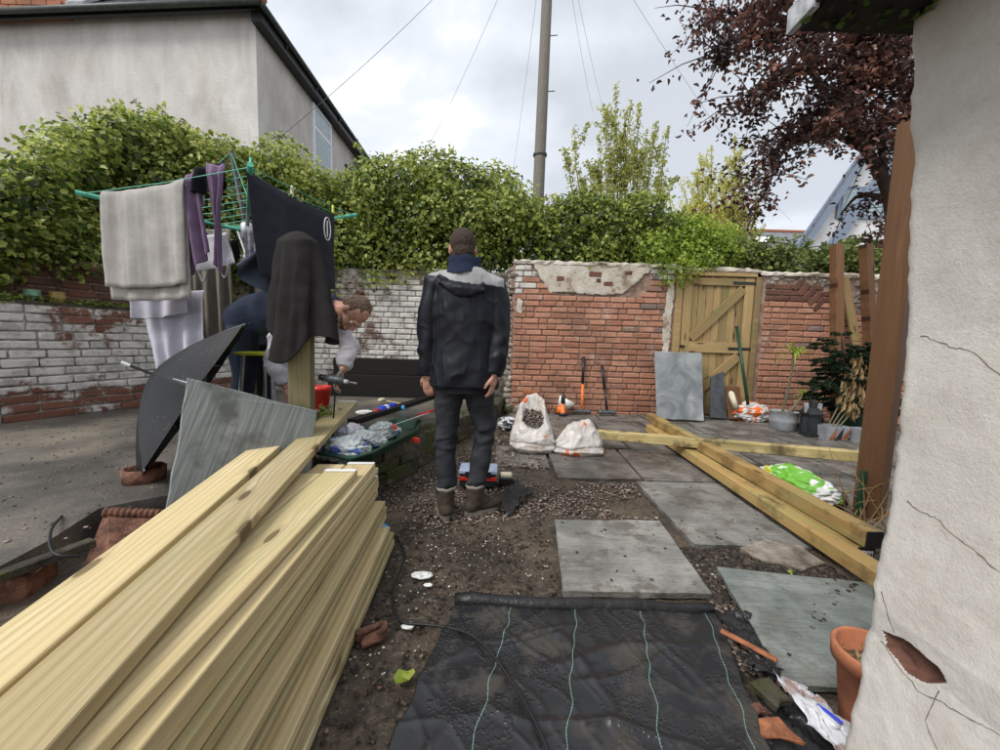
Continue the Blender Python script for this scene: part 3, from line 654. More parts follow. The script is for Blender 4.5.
YB = 5.2     # face of the back wall
GX0, GX1 = 2.44, 3.48
def back_walls():
    # red wall between the white wall and the gate
    t = thing('garden_wall', 'red brick garden wall with cream plaster patch left of the wooden gate', 'wall', (1.3, YB, 0.1))
    x0, x1 = 0.17, GX0-0.11
    core('wall_core', t, (x0-0.03, YB), (x1+0.1, YB), -0.05, 2.17, 0.30)
    za = 1.77
    def sk(a, z, w_):
        x = x0+a; return (0.42 < x < 1.98 and z > za - 0.0 and not (x < 0.66-.2*(z-1.77) and z < 2.10)) or z > 2.16
    brick_wall(t, (x0, YB), (x1, YB), 0.10, 26, 'brick_red', skip=sk, headers=0.22, matf=lambda x, z: 'brick_white' if (z > 1.93 or (x < 0.36 and z > 1.72)) else 'brick_red')
    plaster('plaster_patch', t, [(0.66, 1.79), (0.95, 1.80), (1.30, 1.785), (1.62, 1.79), (1.78, 1.93), (2.04, 2.17), (1.5, 2.175), (0.9, 2.17), (0.40, 2.175), (0.52, 1.97)], y=YB-0.004, th=0.016)
    for (qx, qz, w_, h_) in ((0.78, 1.98, .10, .06), (1.25, 2.05, .17, .07), (1.43, 1.93, .12, .06), (1.30, 1.97, .06, .05), (1.7, 2.08, .10, .05)):
        B().box((qx, YB-.022, qz), (w_, .012, h_)).build('brick', 'brick_dark', t, bevel=.004, jit=.006)
    plaster('plaster_strip', t, [(x1-0.10, 1.0), (x1-0.02, 0.95), (x1+0.0, 1.95), (x1-0.07, 2.05), (x1-0.12, 1.5)], y=YB-0.012, th=0.008)
    plaster('plaster_lump', t, [(0.18, 1.52), (0.27, 1.5), (0.29, 1.66), (0.2, 1.7)], y=YB-0.012, th=0.012)
    cap_(t, x0-0.02, x1+0.02, 2.165)
    # rough stone end of that wall, toward the white wall
    for i in range(26):
        z = 0.12+i*0.079; b = B(); b.ell((0, 0, 0), (R.uniform(.05, .085), R.uniform(.07, .1), .047), nu=8, nv=6)
        put('stone', b.mesh(jit=0.012), t, 'rubble_stone', Matrix.Translation((x0-0.03+R.uniform(-.02, .01), YB+0.07+R.uniform(-.02, .02), z)))
    # wall right of the gate
    t2 = thing('garden_wall', 'red brick and rubble garden wall right of the gate, behind the potted plants', 'wall', (4.5, YB, 0.1))
    xa, xb = GX1+0.10, 6.4
    core('wall_core', t2, (xa-0.08, YB), (xb, YB), -0.05, 2.12, 0.30)
    def sk2(a, z, w_):
        x = xa+a; return z > 1.97 + 0.0 or (z > 2.05 - (x-4.2)*0.55 and x > 4.1) or x > 5.6
    brick_wall(t2, (xa, YB), (xb, YB), 0.10, 24, 'brick_red', skip=sk2, headers=0.15, matf=lambda x, z: 'brick_dark' if z > 1.72 else 'brick_red')
    rb = 0
    for i in range(260):
        x = R.uniform(xa, xb); z = R.uniform(1.6, 2.1)
        if not (z > 2.0 or (z > 2.08 - (x-4.2)*0.55 and x > 4.15) or x > 5.6): continue
        b = B(); b.ell((0, 0, 0), (R.uniform(.04, .1), .05, R.uniform(.03, .055)), nu=8, nv=5); rb += 1
        put('stone', b.mesh(jit=0.01), t2, 'rubble_stone', Matrix.Translation((x, YB+0.025, z)))
    for i in range(5):   # diagonal soldier bricks
        b = B(); b.box((0, 0, 0), (0.2, 0.08, 0.07)); put('brick', b.mesh(bevel=0.006), t2, 'brick_dark', Matrix.Translation((4.02+i*0.075, YB-0.012+0.03, 2.0-i*0.068)) @ Matrix.Rotation(-0.85, 4, 'Y'))
    cap_(t2, xa-0.1, xb, 2.10)
    # lintel course over the gate
    tl = thing('wall_lintel', 'mortared coping strip over the wooden gate', 'lintel', ((GX0+GX1)/2, YB, 2.1))
    cap_(tl, GX0-0.07, GX1+0.02, 2.135)
    # white wall further left, set back
    t3 = thing('garden_wall', 'flaking white painted brick wall behind the two men', 'wall', (-1.5, 5.55, 0.3))
    core('wall_core', t3, (-4.3, 5.52), (0.16, 5.52), 0.0, 2.1, 0.25, 'mortar_white')
    brick_wall(t3, (-3.2, 5.52), (0.14, 5.52), 0.62, 17, 'brick_white', headers=0.2)
def cap_(parent, x0, x1, z):
    n = int((x1-x0)/0.06); rings = []
    for i in range(n+1):
        x = x0+(x1-x0)*i/n; j = lambda: R.uniform(-.012, .012)
        rings.append([V((x, YB-0.03+j(), z+j()*0.5)), V((x, YB-0.035+j(), z+0.03+j())), V((x, YB+0.08+j(), z+0.075+j())), V((x, YB+0.26+j(), z+0.06+j())), V((x, YB+0.28, z))])
    B().rings(rings).build('coping', 'old_plaster', parent)
back_walls()
LW0, LW1 = V((-4.36, 2.5)), V((-3.56, 5.18))
def left_walls():
    t = thing('garden_wall', 'lime washed curved brick wall at the left edge with weeds on its ledge', 'wall', (*LW0, YZ))
    a, b = LW0, LW1; d = (b-a).normalized()
    core('wall_core', t, (a.x, a.y), (b.x, b.y), 0.1, 1.335, 0.26, 'mortar_white')
    brick_wall(t, (a.x, a.y), (b.x, b.y), YZ-0.01, 13, 'brick_limewash', pitch=0.079, headers=0.18)
    B().prism([V((p.x, p.y, 1.33)) for p in (a+V((d.y, -d.x))*0.02, b+V((d.y, -d.x))*0.02, b+V((-d.y, d.x))*0.26, a+V((-d.y, d.x))*0.26)], (0, 0, 0.015)).build('ledge', 'mossy_block', t)
    inn = V((-d.y, d.x)); P = []
    for i in range(4200):
        s = R.uniform(0, (b-a).length); k = nz((s*2.2, 0, 0), 1.0, 4)+0.25
        if R.random() > k*1.6: continue
        q = a + d*s + inn*R.uniform(-.04, .2); P.append((q.x, q.y, 1.345+R.uniform(-.05 if R.random() < .3 else 0, .05)))
    leaves('weeds', P, NR.normal(size=(len(P), 3))+np.array([0.3, -0.5, 1]), NR.uniform(.015, .035, len(P)), 'leaf_ivy', t, rnd=NR.random(len(P))*0.7)['kind'] = 'stuff'
    t2 = thing('garden_wall', 'dark upper brick wall under the ivy, set back behind the ledge with two small pots', 'wall', (a.x, a.y, 1.34))
    a2, b2 = a + inn*0.26, b + inn*0.26
    core('wall_core', t2, (a2.x, a2.y), (b2.x, b2.y), 1.2, 1.80, 0.22)
    brick_wall(t2, (a2.x, a2.y), (b2.x, b2.y), 1.345, 5, 'brick_dark', headers=0.2)
    for nm, px, mt, lb in (('plant_pot', 85/2.63, 'pot_green', 'small pale green pot on the left wall ledge'), ('plant_pot', 151/2.63, 'pot_ochre', 'small ochre pot on the left wall ledge')):
        # walk along the ledge to that pixel column
        best = min((abs((V((q.x, q.y, 1.4))-CP).dot(V((1, 0, 0)))/max(.1, q.y) - ray(px, 294).x/ray(px, 294).y), q) for q in [a + d*(i*0.01) + inn*0.13 for i in range(280)])[1]
        o = thing(nm, lb, 'pot', (best.x, best.y, 1.345)); 
        B().lathe([(0.03, 0), (0.045, 0.012), (0.056, 0.06), (0.052, 0.1), (0.057, 0.108), (0.048, 0.108), (0.042, 0.085), (0.0, 0.08)], (best.x, best.y, 1.345), 18).build('pot_body', mt, o, smooth=True)
left_walls()
# ------------------------------------------------------------------ gate
def gate():
    t = thing('gate', 'wooden ledged and braced garden gate with boarded panel in the back wall', 'gate', ((GX0+GX1)/2, YB, 0.12))
    y = YB-0.01; x0, x1, z0, z1 = GX0+0.02, GX1-0.05, 0.15, 2.06
    B().box((x0-0.055, y+0.03, (z0+z1)/2+0.02), (0.09, 0.1, z1-z0+0.1)).build('gate_post', 'gate_wood', t, bevel=0.004)
    B().box((x1+0.045, y+0.03, (z0+z1)/2+0.02), (0.07, 0.1, z1-z0+0.1)).build('gate_post', 'gate_wood', t, bevel=0.004)
    plank('frame_head', 'gate_wood', (x0-0.1, y+0.03, z1+0.012), (x1+0.08, y+0.03, z1+0.012), 0.1, 0.055, parent=t)
    n = 9; w_ = (x1-x0-0.04)/n
    for i in range(n):
        x = x0+0.02+w_*(i+.5); plank('board', 'gate_wood', (x, y+0.045, z0), (x, y+0.045, z1-0.01), w_-0.006, 0.018, up=(0, -1, 0), parent=t)
    up = (0, -1, 0)
    for xx, nm in ((x0+0.07, 'stile'), (x1-0.065, 'stile')): plank(nm, 'gate_wood', (xx, y+0.022, z0), (xx, y+0.022, z1), 0.12, 0.022, up, t)
    for zz, h in ((z1-0.06, 0.10), (1.11, 0.15), (0.24, 0.13)): plank('rail', 'gate_wood', (x0+0.13, y+0.0215, zz), (x1-0.125, y+0.0215, zz), h, 0.022, up, t)
    plank('brace', 'gate_wood', (x0+0.15, y+0.021, 1.22), (x1-0.15, y+0.021, z1-0.15), 0.12, 0.024, up, t)
    plank('brace', 'gate_wood', (x0+0.15, y+0.021, 0.34), (x1-0.15, y+0.021, 1.0), 0.12, 0.024, up, t)
    for zz in (z1-0.07, 1.10):
        plank('hinge_strap', 'iron_black', (x1-0.3, y-0.004, zz), (x1+0.05, y-0.004, zz), 0.035, 0.005, up, t)
    h = plank('latch', 'iron_black', (x0-0.04, y-0.004, 1.12), (x0+0.07, y-0.004, 1.115), 0.03, 0.01, up, t)
    B().tube([(x0+0.02, y-0.02, 1.12), (x0+0.02, y-0.05, 1.12)], 0.012).build('knob', 'iron_black', h)
gate()

# ------------------------------------------------------------------ houses
def house_left():
    t = thing('house', 'grey rendered two storey house behind the ivy at upper left', 'house', (-6, 6.3, 0))
    c0, zE = V((-3.78, 6.0)), 5.86; cl = V((-9.5, 6.42)); cb = V((-3.83, 10.6))
    wl = V((-9.5, 11)); 
    B().prism([V((p.x, p.y, 0)) for p in (cl, c0, cb, wl)], (0, 0, zE)).build('wall', 'house_render', t)
    B().prism([V((-3.83, 10.6, 0)), V((-3.87, 13.0, 0)), V((-9.5, 13, 0)), V((-9.5, 10.7, 0))], (0, 0, zE-0.02)).build('wall', 'house_render', t)
    # hip roof with slate courses
    e = 0.22; a = V((cl.x, cl.y-e, zE)); b = V((c0.x+e, c0.y-e, zE)); c = V((cb.x+e-0.05, 13.1, zE)); d = V((-9.5, 13.1, zE)); ap = V((-7.3, 9.5, zE+3.3)); ap2 = V((-9.5, 9.6, zE+3.3))
    o = B().add([a, b, c, d, ap, ap2], [(0, 1, 4, 5), (1, 2, 4), (2, 3, 5, 4), (0, 3, 2, 1), (0, 5, 3)]).build('roof', 'roof_slate', t)
    for k in range(9):    # visible slate courses above the front gutter
        f0, f1 = k/26, (k+1.15)/26
        for i in range(26):
            u0, u1 = i/26, (i+0.94)/26
            off = 0.02 if k % 2 else 0.0
            q = lambda u, f: (a.lerp(b, min(1, u+off)).lerp(ap2.lerp(ap, min(1, u+off)), f))
            P = [q(u0, f0)+V((0, -.012, .022)), q(u1, f0)+V((0, -.012, .022)), q(u1, f1)+V((0, 0, .006)), q(u0, f1)+V((0, 0, .006))]
            B().prism(P, (0, 0.004, -0.008)).build('slate', 'roof_slate', o)
    for k in range(5):
        p, q = b.lerp(ap, k*0.05), b.lerp(ap, k*0.05+0.047)
        B().tube([p+V((0, 0, .03)), q+V((0, 0, .03))], 0.085, 10).build('hip_tile', 'ridge_red', o)
    # gutters and fascia
    def gut(p, q, nm='gutter'):
        B().tube([p, q], 0.042, 10).build(nm, 'gutter_green', t, smooth=True)
    gut(V((cl.x, cl.y-0.24, zE-0.03)), V((c0.x+0.2, c0.y-0.24, zE-0.03)))
    fa = B(); fa.box(((cl.x+c0.x)/2+0.08, (cl.y+c0.y)/2-0.13, zE-0.035), (c0.x-cl.x+0.2, 0.05, 0.06), Matrix.Rotation(math.atan2(c0.y-cl.y, c0.x-cl.x), 3, 'Z')); fa.build('fascia', 'gutter_black', t)
    gut(V((c0.x+0.22, c0.y-0.2, zE-0.03)), V((-3.66, 13, zE-0.05)))
    fb = B(); fb.box((-3.70, 9.4, zE-0.09), (0.16, 7.0, 0.2)); fb.build('fascia', 'gutter_black', t)
    for yy in (6.5, 7.5, 8.5, 9.5): B().box((-3.60, yy, zE-0.05), (0.03, 0.04, 0.14)).build('gutter_bracket', 'gutter_black', t)
    # window in the side wall
    def win(y0, y1, z0, z1, x):
        f = B().box((x+0.0, (y0+y1)/2, (z0+z1)/2), (0.09, y1-y0, z1-z0)).build('window', 'upvc', t, bevel=0.004)
        yc = (y0+y1)/2
        B().box((x+0.04, yc, z0+(z1-z0)*0.36), (0.02, y1-y0-0.14, (z1-z0)*0.60)).build('pane', 'glass_sky', f)
        B().box((x+0.04, yc, z0+(z1-z0)*0.83), (0.02, y1-y0-0.14, (z1-z0)*0.24)).build('pane', 'glass_sky', f)
        B().box((x+0.05, yc, z0-0.04), (0.2, y1-y0+0.12, 0.07)).build('sill', 'house_render', f)
    win(7.66, 8.45, 4.3, 5.62, -3.79)
    B().tube([(-3.68, 9.9, zE-0.1), (-3.74, 9.9, zE-0.5), (-3.74, 9.9, 0.5)], 0.04, 8).build('downpipe', 'gutter_black', t)
    B().box((-3.76, 6.12, 4.05), (0.06, 0.08, 0.12)).build('junction_box', 'plastic_black', t)
    # brick upper storey of the main house, at the top left corner
    t2 = thing('house', 'orange brick house rising behind the slate roof, cropped at the top left corner', 'house', (-8.9, 7.3, 0))
    xr = D(66, 8, 6.1).x; B().box((xr-2.0, 7.3, 7.4), (4.0, 2.3, 3.1)).build('wall', 'brick_orange', t2)
    for k in range(9):
        for i in range(15):
            B().box((xr-3.55+i*0.23+(0.115 if k % 2 else 0), 6.145, 5.95+k*0.08), (0.217, 0.03, 0.068)).build('brick', 'brick_orange', t2)
    B().prism([V((xr, 6.10, 5.97)), V((xr+.30, 6.08, 5.97)), V((xr+.34, 6.9, 6.9)), V((xr, 6.9, 6.95))], (0, -.01, 0.05)).build('lead_flashing', 'lead', t2)
house_left()

def houses_right():
    t = thing('house', 'white house with blue grey bargeboards half hidden by the purple tree', 'house', (17, 14.5, 0))
    y = 14.0
    def P(px, py, yy=y): return D(px, py, yy)
    bl = P(786, 262); br = V((bl.x+9, y, bl.z)); ap = P(858, 150)
    apx = ap.x+0.6; apz = ap.z+0.7
    gable = [V((bl.x+0.4, y, 0)), V((bl.x+0.4, y, bl.z)), V((apx, y, apz)), V((2*apx-bl.x-0.4, y, bl.z)), V((2*apx-bl.x-0.4, y, 0))]
    B().prism(gable, (6.6, 5.0, 0)).build('wall', 'white_wall', t)
    sl = V((apx-bl.x, 0, apz-bl.z)).normalized()
    for off, nm in ((0.0, 'bargeboard'), (-1.0, 'bargeboard')):
        p0 = V((bl.x-0.2+ (0 if off == 0 else 1.15), y-0.2-(0.0 if off == 0 else -0.1), bl.z-0.35)); L = 6.2
        pl = plank(nm, 'barge_blue', p0, p0 + sl*L, 0.36, 0.08, up=(0, -1, 0), parent=t)
    B().prism([V((bl.x-0.3, y-0.3, bl.z-0.3)), V((apx, y-0.3, apz+0.35)), V((apx+6.6, y+4.7, apz+0.35)), V((bl.x+6.3, y+4.7, bl.z-0.3))], (0, 0, -0.12)).build('roof', 'roof_slate', t)
    w_ = P(845, 200); wf = B().box((w_.x+0.55, y-0.03, w_.z-0.1), (1.7, 0.1, 1.1)).build('window', 'barge_blue', t)
    B().box((w_.x+0.15, y-0.09, w_.z-0.1), (0.62, 0.02, 0.85)).build('pane', 'glass_sky', wf); B().box((w_.x+0.95, y-0.09, w_.z-0.1), (0.62, 0.02, 0.85)).build('pane', 'glass_sky', wf)
    # far slate roof with red ridge
    t2 = thing('house', 'far slate roofed house with red ridge tiles and a skylight', 'house', (15, 21, 0))
    y2 = 20.0; a = D(725, 262, y2); b = D(832, 262, y2); ra = D(738, 240, y2+2.6); rb = D(822, 228, y2+2.6); 
    r0, r1 = V((a.x-0.2, y2, ra.z-1.7)), V((b.x+2, y2, ra.z-1.7)); q0, q1 = V((ra.x, y2+2.6, ra.z+0.55)), V((b.x+2, y2+2.6, ra.z+0.55))
    B().prism([r0, r1, q1, q0], (0, 0.05, -0.1)).build('roof', 'roof_slate', t2)
    B().box(((a.x+b.x)/2+1, y2+2.6, (ra.z-1.8)/2), (b.x-a.x+2, 4.6, ra.z-1.8)).build('wall', 'brick_dark', t2)
    for i in range(26): B().tube([q0.lerp(q1, i/26), q0.lerp(q1, (i+.95)/26)], 0.11, 8).build('ridge_tile', 'ridge_red', t2)
    s = r0.lerp(q0, 0.45)+V((1.0, -.05, .06)); u = (q0-r0).normalized()
    sk = B().prism([s, s+V((1.0, 0, 0)), s+V((1.0, 0, 0))+u*1.0, s+u*1.0], (0, -0.03, 0.06)).build('skylight', 'upvc', t2); 
    # chimney
    t3 = thing('chimney', 'orange brick chimney stack behind the bright green bush', 'chimney', D(724, 250, 19)); c = D(724, 208, 19)
    B().box((c.x, 19, c.z/2-0.1), (0.85, 0.7, c.z)).build('stack', 'brick_orange', t3); B().box((c.x, 19, c.z-0.05), (0.98, 0.84, 0.16)).build('cap', 'ridge_red', t3)
    B().lathe([(0.16, 0), (0.19, 0.05), (0.14, 0.1), (0.13, 0.45), (0.17, 0.5), (0.1, 0.5)], (c.x, 19, c.z+0.02), 12).build('chimney_pot', 'terracotta', t3)
houses_right()

# ------------------------------------------------------------------ telegraph pole and wires
def pole():
    yb = 8.6; b0, b1 = D(538.5, 190, yb), D(553, -140, yb); d = (b1-b0); base = b0 - d*((b0.z+0.2)/d.z)
    t = thing('telegraph_pole', 'tall weathered wooden telegraph pole behind the hedge', 'pole', base)
    B().tube([base.lerp(b1, k/8) for k in range(9)], [0.145-0.045*k/8 for k in range(9)], 16).build('pole_shaft', 'pole_wood', t, smooth=True)
    k = D(540, 155, yb); B().tube([k-V((0, 0, .02)), k+V((0, 0, .02))], 0.152, 16).build('band', 'metal_dark', t)
    for s in (0.6, 0.7, 0.8, 0.9): 
        p = base.lerp(b1, s); B().tube([p+V((0.08, 0, 0)), p+V((0.26, -0.02, 0))], 0.01, 6).build('step_iron', 'metal_dark', t)
    top = b1 - V((0, 0, .12)); B().lathe([(0.19, -.05), (0.2, 0), (0.02, 0.02)], top, 14).build('ring_head', 'metal_dark', t)
    ends = [(268, 147, 6.15, 'thin phone wire running from the pole to the grey house wall', 0.25), (425, 152, 15, 'phone wire dropping left of the pole behind the hedge', 0.3), (512, 178, 18, 'phone wire just left of the pole', 0.3), (593, 112, 17, 'phone wire just right of the pole, left of its neighbour', 0.3), (606, 118, 17, 'phone wire right of the pole, second from it', 0.3), (792, 222, 19.6, 'long phone wire running right toward the far slate roof', 0.5)]
    for px, py, yy, lb, sag in ends:
        e = D(px, py, yy); pts = [top.lerp(e, k/16) - V((0, 0, sag*4*(k/16)*(1-k/16))) for k in range(17)]
        tag(B().tube(pts, 0.0042, 5).build('phone_wire', 'metal_dark'), lb, 'wire', 'overhead phone wires')
pole()

# ------------------------------------------------------------------ hedge, shrubs, trees
def interp(tab, x):
    for (a, va), (b, vb) in zip(tab, tab[1:]):
        if a <= x <= b: return va+(vb-va)*(x-a)/(b-a)
    return tab[0][1] if x < tab[0][0] else tab[-1][1]
def hedge(name, label, px0, px1, top, bot, depth, rpx, mat, dens, step=18, size=(.028, .08), layers=2, cat='hedge', tone=(0.0, 0.75), stems=True):
    cl = []; x = px0
    while x <= px1:
        yt, yb = interp(top, x), interp(bot, x); yy = yt + rpx*0.8
        dy = interp(depth, x)
        while yy < yb:
            for k in range(layers):
                c = D(x+R.uniform(-9, 9), yy+R.uniform(-8, 8), dy + k*0.35 + R.uniform(-.15, .15)); r = rpx*dy/FPX*R.uniform(0.75, 1.25)
                cl.append((tuple(c), r, R.uniform(.75, 1.0)))
            yy += rpx*0.95
        x += step
    base = D((px0+px1)/2, interp(bot, (px0+px1)/2), interp(depth, (px0+px1)/2)+0.2)
    t = thing(name, label, cat, base)
    P, Q, T = clump_points(cl, dens)
    n = len(P); big = np.array([nz(p, 1.6, 9) for p in P])
    rv = tone[0] + (tone[1]-tone[0])*NR.random(n)**1.2 + 0.30*big + 0.22*(T-0.5)
    leaves('leaves', P, Q, NR.uniform(size[0], size[1], n), mat, t, rnd=rv)['kind'] = 'stuff'
    SP, SQ = [], []
    for i in range(int((px1-px0)*.55)):   # loose sprigs breaking the outline
        c, r, _ = cl[R.randrange(len(cl))]; d = V((R.gauss(0, .7), R.gauss(-.35, .5), R.gauss(.55, .6))).normalized(); p = V(c)+d*r*.85
        for k in range(R.randrange(8, 18)):
            q = p+d*(k*.016)+V((R.gauss(0, .022), R.gauss(0, .022), R.gauss(0, .022)-.0007*k*k)); SP.append(tuple(q)); SQ.append((R.gauss(0, .7), R.gauss(-.5, .6), R.gauss(.6, .5)))
    leaves('sprigs', SP, SQ, NR.uniform(size[0], size[1]*.9, len(SP)), mat, t, rnd=NR.uniform(tone[0]+.25, tone[1]+.2, len(SP)))['kind'] = 'stuff'
    if stems:
        b = B()
        for i in range(26):
            c, r, _ = cl[R.randrange(len(cl))]; c = V(c)+V((0, 0.15, 0)); q = c + V((R.uniform(-.4, .4), R.uniform(0, .3), -R.uniform(.3, .9)))
            b.tube(curve_pts([q, q.lerp(c, .5)+V((R.uniform(-.1, .1), 0, 0)), c], 3), [0.016, .014, .012, .010, .008, .006, .004], 5)
        b.build('stems', 'bark', t)['kind'] = 'stuff'
    return t
hedge('ivy_hedge', 'big mound of yellow green ivy on the left wall below the grey house', -30, 250, [(-30, 178), (0, 172), (55, 152), (85, 128), (130, 112), (175, 118), (205, 136), (250, 160)], [(-30, 278), (60, 280), (120, 290), (250, 285)], [(-30, 3.0), (0, 3.25), (60, 3.85), (120, 4.6), (250, 5.55)], 24, 'leaf_ivy', 1000, tone=(0.08, 1.0))
hedge('ivy_hedge', 'green ivy hedge hanging over the white brick wall behind the standing man', 235, 520, [(235, 162), (290, 152), (340, 178), (380, 160), (440, 154), (480, 168), (520, 186)], [(235, 280), (330, 282), (380, 276), (430, 272), (520, 262)], [(235, 5.6), (520, 5.65)], 24, 'leaf_ivy', 760, tone=(0.08, 0.98))
hedge('bush', 'darker green bush above the plaster patch of the brick wall', 505, 690, [(505, 195), (560, 200), (600, 205), (650, 205), (690, 225)], [(505, 262), (560, 262), (690, 270)], [(505, 5.6), (690, 5.6)], 20, 'leaf_ivy', 820, tone=(0.0, 0.8), cat='bush')
hedge('bush', 'bright lime green bush beside the top left corner of the gate', 660, 735, [(660, 232), (690, 222), (735, 236)], [(660, 272), (690, 284), (712, 262), (735, 258)], [(660, 5.25), (735, 5.45)], 15, 'leaf_lime', 1100, step=11, size=(.03, .06), cat='bush', stems=False)
hedge('bush', 'low dark bush along the wall top right of the gate', 715, 880, [(715, 246), (760, 247), (800, 249), (880, 243)], [(715, 266), (880, 275)], [(715, 5.75), (880, 5.8)], 15, 'leaf_dark', 1000, step=14, cat='bush', tone=(0.2, 1.1))
# small loose ivy trails hanging in front of the wall tops
def shoots(name, label, xs, base_y, tops, depth, mat, nleaf, lsz, barkm, wobble=8, cat='shrub', side=3):
    """upright shrub of thin stems with small leaves along them"""
    base = D(sum(xs)/len(xs), base_y+60, depth); t = thing(name, label, cat, (base.x, depth, base.z)); b = B(); P, Q = [], []
    for x, ty in zip(xs, tops):
        yy = depth+R.uniform(-.35, .35); xb = x*0.6+sum(xs)/len(xs)*0.4
        pts = [D(xb + (x-xb)*k/5 + R.uniform(-wobble, wobble)*0.35, base_y+60 + (ty-base_y-60)*k/5, yy) for k in range(6)]
        cv = curve_pts(pts, 5); b.tube(cv, [0.016*(1-k/len(cv))+0.003 for k in range(len(cv))], 5)
        for k in range(nleaf):
            f = R.uniform(0.12, 1)**0.8; i = min(len(cv)-2, int(f*(len(cv)-1))); p = cv[i].lerp(cv[i+1], R.random())
            q = V((R.gauss(0, 1), R.gauss(0, 1), R.gauss(0.3, .6))).normalized(); P.append(p + q*R.uniform(.02, .06+.10*(1-f))); Q.append(q+V((0, -.4, .5)))
        for s in range(side):
            i = R.randrange(8, len(cv)-4); p = cv[i]; e_ = p + V((R.uniform(-.3, .3), R.uniform(-.2, .2), R.uniform(.2, .45))); b.tube([p, p.lerp(e_, .5)+V((0, 0, -.03)), e_], [.006, .005, .002], 4)
            for k in range(nleaf//4):
                q = p.lerp(e_, R.uniform(.2, 1)); P.append(q+V((R.gauss(0, .03), R.gauss(0, .03), R.gauss(0, .03)))); Q.append(V((R.gauss(0, 1), R.gauss(-.4, 1), R.gauss(.5, .6))))
    b.build('stems', barkm, t)['kind'] = 'stuff'; leaves('leaves', [tuple(p) for p in P], [tuple(q) for q in Q], NR.uniform(lsz*.6, lsz*1.25, len(P)), mat, t, asp=0.6)['kind'] = 'stuff'
xs = [566, 574, 580, 590, 600, 606, 613, 618, 624, 630, 636, 641, 648, 655, 662, 668, 622, 610, 640, 598, 650, 585]
tp = [150, 128, 170, 165, 135, 110, 104, 84, 112, 100, 128, 105, 130, 122, 150, 128, 130, 145, 150, 160, 160, 180]
shoots('tall_shrub', 'tall pale leaved shrub with upright shoots against the sky', xs, 235, tp, 6.3, 'leaf_pale', 250, 0.055, 'bark_pale')
xs = [672, 682, 693, 702, 712, 722, 732, 742, 752, 762, 690, 717, 736, 748, 706, 726]
tp = [195, 182, 168, 152, 146, 165, 136, 148, 166, 190, 205, 190, 175, 205, 180, 200]
shoots('feathery_tree', 'pale feathery yellow green sapling left of the far chimney', xs, 240, tp, 8.0, 'leaf_feather', 260, 0.05, 'bark_pale', 16, 'tree', 9)

